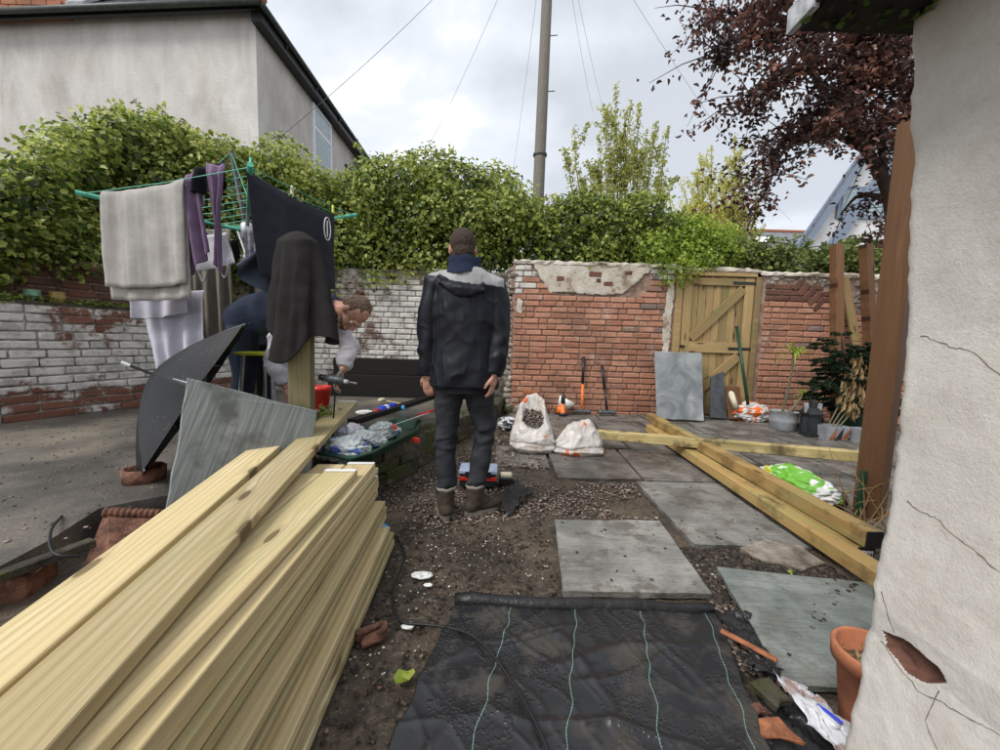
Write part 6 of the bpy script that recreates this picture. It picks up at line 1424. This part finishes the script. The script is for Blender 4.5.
def post_and_towel():
    c = G(303, 470, YZ); y = 2.32; base = D(301, 440, y); base.z = YZ-.02; top = D(303, 238, y)
    base.x = top.x-.01
    o = plank('wooden_post', 'old_post', base, top-V((0, 0, .03)), .12, .12, up=(.25, -1, 0)); tag(o, 'old wooden post under the charcoal towel', 'post')
    c = V((top.x, y-.06, 0)); c = V((top.x+.01, y+.055-.1, 0)); cc = V((top.x, y-.05, 0))
    def fn(u, v):
        a = u*2*math.pi; f = v
        front = max(0, math.cos(a+1.75)); rtc = max(0, math.cos(a-.15))**3; lfc = max(0, math.cos(a-3.0))**3
        L = .50 + .27*front**2 + .16*rtc + .04*lfc
        wide = .088 + .070*f**.8 + .03*rtc*f
        rr = (wide + .036*math.sin(a*4+1.5*f+.6)*f + .026*math.sin(a*7+1.3+1.6*f)*f - .022*abs(math.sin(a*5.5+2*f))*f + .012*nz((math.cos(a)*2, math.sin(a)*2, f*3), 1.4, 6)*f)*min(1, (f*10)**.55)
        p = V((cc.x + rr*1.10*math.cos(a), cc.y + rr*.95*math.sin(a), top.z + .022 - L*f))
        p += V((.006*nz(p, 14), .006*nz(p, 14, 3), .0)); return p
    o = put('towel', grid_mesh(fn, 90, 60), None, 'towel_charcoal'); solid(o, .010); tag(o, 'charcoal fluffy towel draped over the wooden post', 'towel')
post_and_towel()

# ------------------------------------------------------------------ yard clutter on the left
def yard_things():
    # trestle with yellow edge
    p, q = D(243, 352, 2.62), D(268, 352, 2.62); t = thing('work_stand', 'small work stand with yellow edged top and grey legs', 'stand', (p.x, 2.7, YZ))
    B().box(((p.x+q.x)/2, 2.76, p.z-.012), (.30, .30, .022)).build('top', 'plastic_yellow', t, bevel=.004)
    for sx in (-1, 1):
        for sy in (-1, 1): B().tube([((p.x+q.x)/2+sx*.10, 2.76+sy*.12, p.z-.02), ((p.x+q.x)/2+sx*.14, 2.76+sy*.16, YZ)], .014, 8).build('leg', 'metal_grey', t)
    # dark sleepers at the foot of the white wall
    a, b_ = D(338, 0, 5.18), D(428, 0, 5.18)
    z0 = YZ; 
    tag(plank('sleeper', 'dark_timber', (-2.35, 5.2, z0), (-.25, 5.2, z0), .20, .30), 'lower dark timber sleeper in front of the white wall', 'sleeper')
    tag(plank('sleeper', 'dark_timber', (-2.33, 5.3, z0+.303), (-.22, 5.3, z0+.303), .16, .22), 'upper dark timber sleeper against the white wall', 'sleeper')
    # terracotta pots behind
    for px, py, yy, r, mt, lb in ((321, 395, 4.2, .11, 'plastic_red', 'red tub behind the wooden post'), (249, 392, 4.2, .14, 'terracotta', 'terracotta pot seen under the bending man')):
        c = D(px, py, yy); t = thing('plant_pot', lb, 'pot', (c.x, yy, YZ)); B().lathe([(r*.7, 0), (r*.95, .2), (r, .2), (r*1.04, .25), (r*.9, .25), (r*.85, .21), (0, .2)], (c.x, yy, YZ), 20).build('pot_body', mt, t, smooth=True)
    # crested ridge tile
    a, b_ = D(104, 512, 1.58), D(159, 514, 1.66); t = thing('ridge_tile', 'rusty terracotta ridge tile with ribbed roll top on the soil', 'tile', (a.x, a.y, .1))
    ax = (b_-a).normalized(); n = 34; pr = [a.lerp(b_, k/n) for k in range(n+1)]
    B().tube(pr, [.020+.0045*math.sin(k*2*math.pi/3.6) for k in range(n+1)], 12).build('roll', 'terracotta_old', t, smooth=True)
    fl = [D(82, 570, 1.40), D(97, 561, 1.405), D(105, 552, 1.41), D(115, 549, 1.415), D(122, 555, 1.42), D(126, 566, 1.43), D(160, 560, 1.48)]
    B().prism([a+V((0, 0, -.008))]+fl+[b_+V((0, 0, -.008))], (.0, .018, .006)).build('front_face', 'terracotta_old', t)
    B().prism([a+V((.0, .02, -.005)), b_+V((0, .02, -.005)), b_+V((.05, .16, -.16)), a+V((.03, .17, -.17))], (0, .014, .01)).build('back_face', 'terracotta_old', t)
    c = D(140, 495, 1.95); tag(put('chimney_shard', B().lathe([(.09, 0), (.095, .07), (.075, .07), (.07, 0)], (0, 0, 0), 18).mesh(jit=.004, smooth=True), None, 'terracotta_old', Matrix.Translation((c.x, 1.98, YZ+.0)) ), 'broken terracotta pot ring under the umbrella', 'pot')
    # mossy brick block in the lower left
    c = G(-2, 640, .10); tag(put('stone_block', B().box((0, 0, 0), (.30, .16, .15)).mesh(bevel=.014, seg=2, jit=.006), None, 'terracotta_old', Matrix.Translation((c.x-.17, c.y+.10, .185)) @ Matrix.Rotation(.35, 4, 'Z')), 'mossy red stone block at the lower left edge', 'block')
    tag(flag('broken_tile', [G(33, 579, .16), G(47, 571, .165), G(69, 560, .17), G(74, 566, .16), G(58, 586, .14)], .025, 'cream', rough=.005), 'broken cream and grey tile on the soil near the ridge tile', 'tile')
    tag(plank('edge_timber', 'mossy_block', G(-30, 592, .275), G(93, 546, .275), .045, .03), 'dark edging timber along the yard edge at left', 'timber')
    cable('wire', [G(62, 516, YZ+.006), G(52, 528, YZ+.03), G(50, 545, YZ+.03), G(58, 555, YZ+.02), G(80, 556, YZ)], .005, 'bent black wire lying on the yard edge')
    P = []; Q = []
    for i in range(260):
        p = D(R.uniform(312, 332), R.uniform(395, 425), 2.75+R.uniform(-.1, .2)); p.z = max(p.z-.2, YZ)+R.random()*.14; P.append(tuple(p)); Q.append((R.gauss(0, 1), R.gauss(-.5, .6), R.gauss(.6, .5)))
    t = thing('weed', 'clump of green weeds at the foot of the wooden post', 'plant', D(322, 425, 2.8)); leaves('leaves', P, Q, NR.uniform(.02, .05, len(P)), 'leaf_ivy', t, rnd=NR.uniform(.2, .8, len(P)))['kind'] = 'stuff'
yard_things()

# ------------------------------------------------------------------ tray of plastic and tools on the low wall
def crumple(name, c, r, mat, lb, cat, seed=0, amp=.3, flat=None, group=None, vox=.012):
    b = B(); b.ell((0, 0, 0), r, None, 26, 18); me = evaluated(b.mesh(), [('SUBSURF', dict(levels=2, render_levels=2))])
    for v in me.vertices:
        p = v.co.copy(); q = V((p.x/r[0], p.y/r[1], p.z/r[2])); k = 1 + amp*(.6*nz(q, 1.7, seed) + .55*(.5-abs(nz(q, 3.4, seed+3))*2)*.5 + .22*nz(q, 8, seed+1))
        v.co = V((p.x*k, p.y*k, max(-r[2]*.72, p.z*k)))
    me.polygons.foreach_set('use_smooth', [True]*len(me.polygons)); c = V(c)
    return tag(put(name, me, None, mat, Matrix.Translation(c)), lb, cat, group)
def tray():
    p = [D(322, 456, 2.45), D(360, 461, 2.46), D(418, 432, 2.95), D(404, 410, 3.15), D(345, 420, 2.8)]
    z = YZ+.02; P = [V((q.x, q.y, z)) for q in (G(320, 462, z), G(352, 468, z), G(372, 462, z), G(417, 437, z), G(420, 428, z), G(398, 425, z), G(345, 441, z))]
    t = thing('garden_tray', 'dark green plastic tray full of plastic wrapping on the low wall', 'tray', P[0])
    c = sum(P, V())/len(P); up = V((0, 0, .055))
    out = [c+(q-c)*1.0 for q in P]; B().rings([[c+(q-c)*.85 for q in out], [q+up for q in out], [c+(q-c)*1.05+up for q in out], [c+(q-c)*1.05+up+V((0, 0, .01)) for q in out], [c+(q-c)*.96+up+V((0, 0, .01)) for q in out], [c+(q-c)*.82+V((0, 0, .012)) for q in out]]).build('tray_shell', 'plastic_green', t)
    crumple('plastic_wrap', G(345, 450, z+.05), (.17, .11, .085), 'plastic_clear', 'crumpled clear plastic wrapping heaped in the green tray', 'plastic', 3, .5)
    crumple('plastic_wrap', G(366, 440, z+.05), (.13, .10, .07), 'plastic_clear', 'second heap of clear plastic in the middle of the green tray', 'plastic', 8, .5)
    crumple('plastic_wrap', G(384, 431, z+.06), (.12, .09, .065), 'plastic_clear', 'blue printed plastic wrapping beside the red saw', 'plastic', 12, .45)
    crumple('plastic_wrap', G(352, 437, z+.06), (.11, .10, .09), 'towel_lilac', 'pale cloth lump at the back of the green tray', 'cloth', 15, .4)
    # saw
    a, b_ = G(382, 429, z+.115), G(428, 413, z+.10); t = thing('hand_saw', 'hand saw with red handle and red guard lying on the plastic', 'saw', a); d = (b_-a).normalized(); s = V((d.y, -d.x, .35)).normalized()
    B().prism([a, a+s*.03, b_-d*.10+s*.075, b_-d*.10-s*.035], (0, 0, .003)).build('blade', 'plastic_white', t)
    hp = [b_-d*.12+s*(-.05), b_-d*.12+s*.08, b_-d*.02+s*.085, b_+d*.035+s*.04, b_+d*.03-s*.04, b_-d*.03-s*.06]; ih = [(q-(b_-d*.04+s*.01))*.52+(b_-d*.04+s*.01) for q in hp]
    n = len(hp); h0 = V((0, 0, .02)); vs = hp+ih+[q+h0 for q in hp]+[q+h0 for q in ih]; fs = []
    for i in range(n): j = (i+1) % n; fs += [(i, j, n+j, n+i), (2*n+i, 3*n+i, 3*n+j, 2*n+j), (i, 2*n+i, 2*n+j, j), (n+i, n+j, 3*n+j, 3*n+i)]
    B().add(vs, fs).build('handle', 'plastic_red', t, bevel=.003)
    g0 = G(394, 427, z+.12); B().box(g0, (.02, .09, .02), Matrix.Rotation(.5, 3, 'Z')).build('blade_guard', 'plastic_red', t); B().box(G(416, 440, z+.02), (.03, .06, .03), Matrix.Rotation(.9, 3, 'Z')).build('guard_end', 'plastic_red', t)
    # mallet
    a, b_ = G(382, 400, YZ+.05), G(402, 404, YZ+.03); t = thing('mallet', 'small mallet with cream head on the yard', 'mallet', a); B().tube([a, b_], .010, 8).build('handle', 'pine_board', t); d = (b_-a).normalized(); s = V((-d.y, d.x, 0)); B().tube([a-s*.045, a+s*.045], .026, 14).build('head', 'cream', t, smooth=True)
    # blue bottle
    a, b_ = G(374, 412, YZ+.045), G(396, 405, YZ+.045); t = thing('spray_bottle', 'blue bottle with red cap lying on the yard edge', 'bottle', a); d = (b_-a).normalized(); L = (b_-a).length
    B().tube([a+d*L*k for k in (.18, .25, .8, .95, 1.0)], [.02, .042, .042, .03, .015], 14).build('bottle_body', 'plastic_blue', t, smooth=True); B().tube([a, a+d*L*.2], [.018, .024], 12).build('cap', 'plastic_red', t, smooth=True); B().tube([a+d*L*.42, a+d*L*.55], .0435, 14).build('label_band', 'plastic_white', t, smooth=True)
    for px, py, r, mt, lb in ((389, 410, .025, 'plastic_cyan', 'small cyan cap beside the blue bottle'), (403, 408, .03, 'plastic_cyan', 'light blue tape roll on the dark timber edge'), (384, 411, .022, 'terracotta', 'small orange knob beside the blue bottle')):
        c = G(px, py, YZ+.02); tag(B().lathe([(r*.6, -.02), (r, -.018), (r, .018), (r*.6, .02)], c, 14, Matrix.Rotation(1.2, 3, 'Y')).build('cap', mt, smooth=True), lb, 'cap')
    tag(plank('edge_timber', 'dark_timber', G(352, 424, YZ+.004), G(432, 398, YZ+.004), .10, .045), 'dark wet timber lying along the yard behind the tray', 'timber')
    crumple('paper_wrap', G(366, 413, YZ+.02), (.11, .04, .03), 'plastic_white', 'flattened white paper wrap beside the splayed board', 'paper', 21, .4)
tray()

# ------------------------------------------------------------------ things in the middle
def middle_things():
    # toolbox behind the standing man's legs
    c = GG(477, 494, 0); y = c.y+.16; t = thing('tool_box', 'red and black tool box with blue grey lid behind the standing man', 'tool box', (c.x, y, 0))
    B().box((c.x, y, .06+.01), (.27, .17, .10)).build('box_body', 'plastic_black', t, bevel=.006); B().box((c.x, y-.006, .085), (.275, .168, .03)).build('red_band', 'plastic_red', t, bevel=.004)
    l = B().box((c.x, y, .135), (.285, .18, .03)).build('lid', 'plastic_lid', t, bevel=.006)
    for s in (-1, 1): B().box((c.x+s*.08, y-.09, .12), (.03, .012, .04)).build('catch', 'plastic_black', l)
    c2 = GG(506, 488, 0); t = thing('charger', 'black battery charger with cream top beside the tool box', 'charger', c2+V((0, .06, 0))); B().box(c2+V((0, .07, .035)), (.11, .09, .06)).build('charger_body', 'plastic_black', t, bevel=.006); B().box(c2+V((0, .075, .075)), (.09, .07, .025)).build('battery', 'cream', t, bevel=.004)
    P = [GG(490, 505, .02), GG(515, 480, .02), GG(532, 492, .02), GG(510, 515, .015)]
    def f2(u, v): p = P[0].lerp(P[1], u).lerp(P[3].lerp(P[2], u), v); return p+V((.03*nz((u*5, v*5, 0), 1), .03*nz((u*5, v*5, 4), 1), .03*abs(nz((u*6, v*6, 2), 1))))
    tag(solid(put('membrane_scrap', grid_mesh(f2, 24, 24), None, 'membrane_loose'), .002), 'crumpled black sheet on the gravel at the man\'s right boot', 'membrane')
    P2 = [GG(478, 523, .006), GG(548, 517, .006), GG(556, 590, .006), GG(482, 592, .006)]
    def f3(u, v): p = P2[0].lerp(P2[1], u).lerp(P2[3].lerp(P2[2], u), v); return p+V((.02*nz((u*5, v*9, 0), 1), .02*nz((u*9, v*5, 4), 1), .006+.012*abs(nz((u*7, v*7, 2), 1))+.004*nz((u*30, v*30, 0), 1)))
    # rubble sacks
    def sack(c, r, mat, lb, seed, opened):
        b = B(); n = 40; rings = []; H = r[2]
        prof = [(0.0, .90), (.06, 1.0), (.22, 1.06), (.42, 1.0), (.62, .86), (.8, .74), (.95, .62)] if opened else [(0.0, .92), (.08, 1.04), (.3, 1.02), (.55, .84), (.78, .66), (.94, .52), (1.0, .40)]
        pp = []
        for i in range(53):
            f = i/52*prof[-1][0]; rr = interp(prof, f); ring = []
            for k in range(110):
                a = 2*math.pi*k/110; q3 = (math.cos(a)*1.1, math.sin(a)*1.1, f*1.1); rdg = lambda s_, o_: max(0, 1-abs(nz(q3, s_, o_))*3.2)
                sq = (abs(math.cos(a))**3.2+abs(math.sin(a))**3.2)**(-1/3.2)
                cr_ = (sq-1)*rr*(1-.5*f) + .085*rdg(1.3, seed+2)**2 + .05*rdg(2.4, seed+6)**2 - .05 + .05*nz(q3, 1.1, seed) + .075*math.exp(-((f-.12-.03*math.sin(2*a+seed))/.045)**2) - .05*math.exp(-((f-.24-.04*math.sin(3*a+seed))/.04)**2)
                ring.append(V((r[0]*(rr+cr_)*math.cos(a), r[1]*(rr+cr_)*math.sin(a), H*f + .02*nz((math.cos(a), math.sin(a), f), 2.2, seed)*f + (.17*math.sin(a)*f*f if opened else .035*math.cos(a)*f))))
            rings.append(ring)
        if opened:
            for f, d in ((.985, .0), (.96, .05), (.86, .10), (.74, .14)): rings.append([V((q.x*(.9-d*1.4), q.y*(.9-d*1.4), q.z*f)) for q in rings[52]])
        t = thing('rubble_sack', lb, 'sack', c, 'rubble sacks'); cc = V(c)
        B().rings([[cc+q for q in ring] for ring in rings]).build('sack_skin', mat, t, smooth=True)
        if opened:
            pts = [cc+V((R.gauss(0, r[0]*.24), (yq := R.gauss(0, r[1]*.24)), H*.80+.7*yq+R.uniform(-.01, .03))) for i in range(420)]
            scatter_stones('rubble_fill', [tuple(p) for p in pts], NR.uniform(.006, .018, 420), 'stone_mix', 'stuff', t)
    c = GG(533, 452, .016); sack((c.x, c.y+.10, c.z), (.205, .17, .40), 'sack_rubble', 'open white rubble sack full of stones, left of the pair', 1, True)
    c = GG(579, 455, .016); sack((c.x+.01, c.y+.11, c.z), (.225, .17, .29), 'sack_rubble', 'closed white rubble sack, right of the pair next to the beam end', 5, False)
    crumple('plastic_bag', GG(508, 424, .08), (.11, .10, .085), 'bag_mono', 'black and white crumpled bag left of the open sack', 'bag', 4, .4)
    for px, py, r, mt, lb in ((519, 405, .10, 'rubble_stone', 'grey round stone at the left end of the brick wall'), (531, 406, .085, 'rubble_stone', 'second grey stone beside the brick wall end'), (538, 402, .07, 'brick_dark', 'dark brick lump behind the open sack'), (508, 411, .07, 'mossy_block', 'dark stone at the wall corner'), (552, 407, .055, 'mossy_block', 'mossy stone behind the open sack')):
        q = GG(px, py+r*30, .0); tag(put('rubble_stone', B().ell((0, 0, 0), (r, r*.8, r*.75), None, 9, 6).mesh(jit=r*.12), None, mt, Matrix.Translation((q.x, min(q.y, YB-.12), gz(q.x, q.y)+r*.6))), lb, 'stone', 'stones at the wall foot')
    # flower pot and odd bits by the wall
    c = D(559, 405, 5.05); t = thing('plant_pot', 'orange and white plastic pot tipped beside the brick wall', 'pot', (c.x, 5.05, .13)); rot = Matrix.Rotation(.5, 3, 'Y')
    B().lathe([(.05, 0), (.07, .10), (.0, .10)], (c.x, 5.03, .16), 14, rot).build('pot_body', 'plastic_orange', t, smooth=True); B().lathe([(.075, .10), (.12, .22), (.11, .22), (.05, .12)], (c.x, 5.03, .16), 14, rot).build('pot_top', 'plastic_white', t, smooth=True)
    tag(put('brick', B().box((0, 0, 0), (.21, .1, .068)).mesh(bevel=.006), None, 'brick_orange', Matrix.Translation((D(545, 0, 5.05).x, 5.08, .42))), 'loose orange brick on top of the rubble at the wall', 'brick')
    tag(put('brick_stack', B().box((0, 0, 0), (.24, .14, .25)).mesh(bevel=.01, jit=.008), None, 'brick_dark', Matrix.Translation((D(546, 0, 5.05).x, 5.07, .255))), 'dark brick lump carrying the loose orange brick', 'brick')
    c = D(563, 408, 4.95); t = thing('grout_bottle', 'black and orange bottle tool standing behind the sacks', 'bottle', (c.x, 4.95, .13)); B().lathe([(.05, 0), (.05, .03), (.03, .035), (.032, .15), (.02, .16)], (c.x, 4.95, .145), 14).build('bottle_body', 'plastic_orange', t, smooth=True); B().lathe([(.053, 0), (.055, .035), (.02, .04)], (c.x, 4.95, .147), 14).build('base', 'plastic_black', t, smooth=True); B().lathe([(.022, .16), (.034, .18), (.03, .25), (.01, .3)], (c.x, 4.95, .145), 12).build('top', 'plastic_black', t, smooth=True)
    # sledge hammers
    for bx, tx, by, ty, col2, lb in ((582, 583.5, 411, 357, 'plastic_orange', 'sledge hammer with orange and black handle leaning on the brick wall'), (607, 602, 414, 366, 'plastic_black', 'sledge hammer with plain black handle leaning on the brick wall')):
        b0 = D(bx, by, 5.03); b0.z = gz(b0.x, 5.03)+.065; t0 = D(tx, ty, 5.165); t = thing('sledge_hammer', lb, 'hammer', (b0.x, 5.03, .14), 'sledge hammers'); m_ = b0.lerp(t0, .5)
        B().tube([b0, m_], .018, 10).build('lower_handle', col2, t, smooth=True); B().tube([m_, t0], .0195, 10).build('grip', 'plastic_black', t, smooth=True)
        B().tube([b0+V((s, 0, 0)) for s in (-.115, -.10, -.05, .05, .10, .115)], [.028, .036, .03, .03, .036, .028], 8).build('head', 'metal_dark', t)
    # rubbish bag by the gate
    c = GG(757, 424, .0); crumple('rubble_bag', (c.x, c.y+.16, c.z+.115), (.27, .15, .15), 'sack_orange', 'white bag with orange print lying beside the grey plant pot', 'bag', 9, .4)
    # grey pot with spindly yucca
    c = GG(791, 432, .016); pc = V((c.x, c.y+.14, c.z)); t = thing('potted_yucca', 'grey round pot with a spindly yucca plant', 'plant', pc)
    B().lathe([(.13, 0), (.14, .01), (.145, .10), (.15, .11), (.147, .12), (.152, .225), (.158, .23), (.145, .23), (.14, .2), (0, .195)], pc, 28).build('pot', 'grey_pot', t, smooth=True); B().lathe([(.135, .19), (.10, .21), (0, .215)], pc, 20).build('potting_soil', 'soil', t)
    tops = [D(795, 352, pc.y), D(803, 395, pc.y+.04)]; P, Q, T2 = [], [], []
    for i, tp_ in enumerate(tops):
        s = pc+V((-.02+.06*i, 0, .2)); B().tube(curve_pts([s, s.lerp(tp_, .5)+V((.012, 0, 0)), tp_], 6), [.016-.005*k/12 for k in range(13)], 7).build('stem', 'bark_pale', t)
        m = 26 if i == 0 else 10; bl = B()
        for k in range(m):
            a = R.uniform(0, 6.28); el_ = R.uniform(-.5, 1.1); L = R.uniform(.15, .30)*(1 if i == 0 else .6); d = V((math.cos(a), math.sin(a), el_)).normalized(); s_ = V((-math.sin(a), math.cos(a), 0))*.012
            q0 = tp_-V((0, 0, R.random()*.05)); q1 = q0+d*L*.5+V((0, 0, .02)); q2 = q0+d*L+V((0, 0, -.10*L/.25)); bl.add([q0-s_*.6, q0+s_*.6, q1-s_, q1+s_, q2], [(0, 1, 3, 2), (2, 3, 4)])
        o = bl.build('leaf_crown', 'leaf_lime', t); at = o.data.attributes.new('rnd', 'FLOAT', 'POINT'); at.data.foreach_set('value', [R.uniform(.1, .9)]*len(o.data.vertices))
    # lantern
    c = GG(813, 437, .016); c = V((c.x, c.y+.06, c.z)); t = thing('lantern', 'black metal candle lantern on the paving beside the grey pot', 'lantern', c)
    B().box(c+V((0, 0, .015)), (.15, .15, .03)).build('base', 'iron_black', t, bevel=.004); B().box(c+V((0, 0, .255)), (.15, .15, .02)).build('top_plate', 'iron_black', t)
    for sx in (-1, 1):
        for sy in (-1, 1): B().box(c+V((sx*.06, sy*.06, .14)), (.016, .016, .22)).build('corner_bar', 'iron_black', t)
        B().box(c+V((sx*.058, 0, .14)), (.003, .11, .21)).build('pane', 'glass_dark', t); B().box(c+V((0, sx*.058, .14)), (.11, .003, .21)).build('pane', 'glass_dark', t)
    B().rings([[c+V((x*s, y*s, z)) for x, y in ((-1, -1), (1, -1), (1, 1), (-1, 1))] for s, z in ((.085, .265), (.05, .33), (.035, .34), (.03, .40), (.012, .43))]).build('roof', 'iron_black', t)
    for sx in (-1, 1): B().box(c+V((sx*.075, -.02, .335)), (.05, .006, .11), Matrix.Rotation(sx*.15, 3, 'Y')).build('roof_panel', 'lead', t)
    B().tube(curve_pts([c+V((-.03, 0, .42)), c+V((-.02, 0, .46)), c+V((.02, 0, .46)), c+V((.03, 0, .42))], 5), .004, 6).build('ring', 'iron_black', t)
    # patterned planter with dried stalks
    for i, (px, py, w_, lb) in enumerate(((838, 441, .27, 'grey planter with orange triangles holding dried stalks'), (872, 445, .2, 'second patterned planter partly behind the tall post'))):
        c = GG(px, py, .016); c = V((c.x, c.y+.09, c.z)); t = thing('planter', lb, 'planter', c); B().rings([[c+V((x*w_/2*s, y*.085*s, z)) for x, y in ((-1, -1), (1, -1), (1, 1), (-1, 1))] for s, z in ((.88, 0), (1, .16), (.93, .16), (.9, .13))]).build('planter_box', 'grey_pot', t)
        for k in range(3):
            x0 = -w_*.4+k*w_*.28; f = lambda x, z: c+V((x*(.88+.75*z), -.085*(.88+.75*z)-.003, z)); B().prism([f(x0, .01), f(x0+.08, .01), f(x0+.09, .15)], (0, -.002, 0)).build('triangle', 'copper_rust' if k % 2 == 0 else 'plastic_black', t)
        if i == 0:
            b = B(); P, Q, T2 = [], [], []
            for k in range(4):
                s = c+V((-.06+.04*k, 0, .12)); tp_ = D(856+4*k, 356+9*k, c.y+.05); cv = curve_pts([s, s.lerp(tp_, .5)+V((.03, 0, -.02)), tp_], 8); b.tube(cv, .007, 6)
                for f in (.45, .5, .62, .72, .8, .9, .98):
                    for j in range(7):
                        q = cv[min(len(cv)-1, int(f*len(cv)))]+V((R.gauss(0, .025), R.gauss(0, .025), R.gauss(-.05, .03))); P.append(tuple(q)); Q.append((R.gauss(0, 1), R.gauss(-.6, .6), .05)); T2.append((R.gauss(0, .18), R.gauss(0, .18), -1))
            b.build('stalk', 'bark_pale', t); leaves('dried_leaves', P, Q, NR.uniform(.08, .17, len(P)), 'leaf_dry', t, asp=.09, T_=T2)['kind'] = 'stuff'
    # green and white compost bag
    c = G(795, 488, .05); o = crumple('compost_bag', (2.14, 2.60, .15), (.145, .27, .11), 'sack_green', 'white and bright green compost bag beside the beams', 'bag', 6, .32); o.rotation_euler = (0, 0, .25)
    # terracotta pot at the corner
    c = V((1.09, .99, .02)); t = thing('plant_pot', 'terracotta pot at the corner of the white rendered wall', 'pot', c)
    B().lathe([(.06, 0), (.067, .01), (.086, .19), (.099, .19), (.102, .232), (.096, .239), (.088, .234), (.083, .19), (0, .18)], c, 32).build('pot_body', 'terracotta', t, smooth=True); B().lathe([(.082, .183), (.05, .193), (0, .197)], c, 20).build('potting_soil', 'soil', t)
    P = [(c.x+R.gauss(0, .03), c.y+R.gauss(0, .03), c.z+.198+R.uniform(0, .012)) for k in range(60)]; leaves('litter', P, NR.normal(size=(60, 3))+np.array([0, 0, 1.2]), NR.uniform(.012, .03, 60), 'leaf_dry', t)['kind'] = 'stuff'
    # dry twigs at the foot of the tall post
    b = B(); bs = V((2.33, 2.30, .02))
    for k in range(20):
        tp_ = D(R.uniform(826, 898), R.uniform(430, 505), R.uniform(2.1, 2.55)); st = bs+V((R.gauss(0, .05), R.gauss(0, .05), 0)); b.tube(curve_pts([st, st.lerp(tp_, .5)+V((R.gauss(0, .06), R.gauss(0, .06), .05)), tp_], 5), [.0045-.0003*j for j in range(11)], 5)
    tw = thing('dry_plant', 'leafless dry twigs at the foot of the tall brown post', 'plant', bs); b.build('twigs', 'leaf_dry', tw).data.attributes.new('rnd', 'FLOAT', 'POINT')
    tag(put('stone', B().ell((0, 0, 0), (.09, .07, .07), None, 8, 6).mesh(jit=.012), None, 'slate_dark', Matrix.Translation((2.34, 2.52, .07))), 'dark stone beside the foot of the tall post', 'stone')
middle_things()

def spruce():
    y = 4.55; base = D(848, 432, y); base.z = .14; t = thing('spruce', 'small potted spruce leaning in front of the back wall', 'tree', base)
    B().lathe([(.12, 0), (.16, .2), (.17, .22), (.14, .22), (0, .18)], base, 18).build('pot', 'plastic_green', t, smooth=True)
    top = D(842, 338, y-.1); b = B(); b.tube([base+V((0, 0, .15)), base.lerp(top, .5), top], [.028, .018, .006], 8); P, Q, T2 = [], [], []
    for k in range(90):
        f = R.uniform(.10, .98); p = (base+V((0, 0, .2))).lerp(top, f); L = (1-f)*.34+.27; a = R.uniform(0, 6.28); d = V((math.cos(a), math.sin(a), R.uniform(-.7, .35))); e_ = p+d*L*R.uniform(.6, 1.1)
        b.tube([p, p.lerp(e_, .55)+V((0, 0, .02)), e_], [.006, .004, .002], 4)
        for j in range(2):
            s2 = p.lerp(e_, R.uniform(.3, .75)); sd = V((-d.y, d.x, 0))*(1 if j else -1); tw = [(p, e_), (s2, s2+(d*.6+sd*.6)*L*.45)][min(1, j+(k % 2))]
            for q in range(int(110*L/.4)+26):
                g = R.uniform(.12, 1.02); w_ = tw[0].lerp(tw[1], g); dd = (tw[1]-tw[0]).normalized()+V((R.gauss(0, .6), R.gauss(0, .6), R.gauss(0, .45))); P.append(tuple(w_+dd.normalized()*.02)); T2.append(tuple(dd)); Q.append((R.gauss(0, 1), R.gauss(-.3, 1), R.gauss(.6, 1)))
    b.build('trunk', 'bark', t); leaves('needles', P, Q, NR.uniform(.03, .055, len(P)), 'leaf_spruce', t, asp=.13, T_=T2)['kind'] = 'stuff'
spruce()
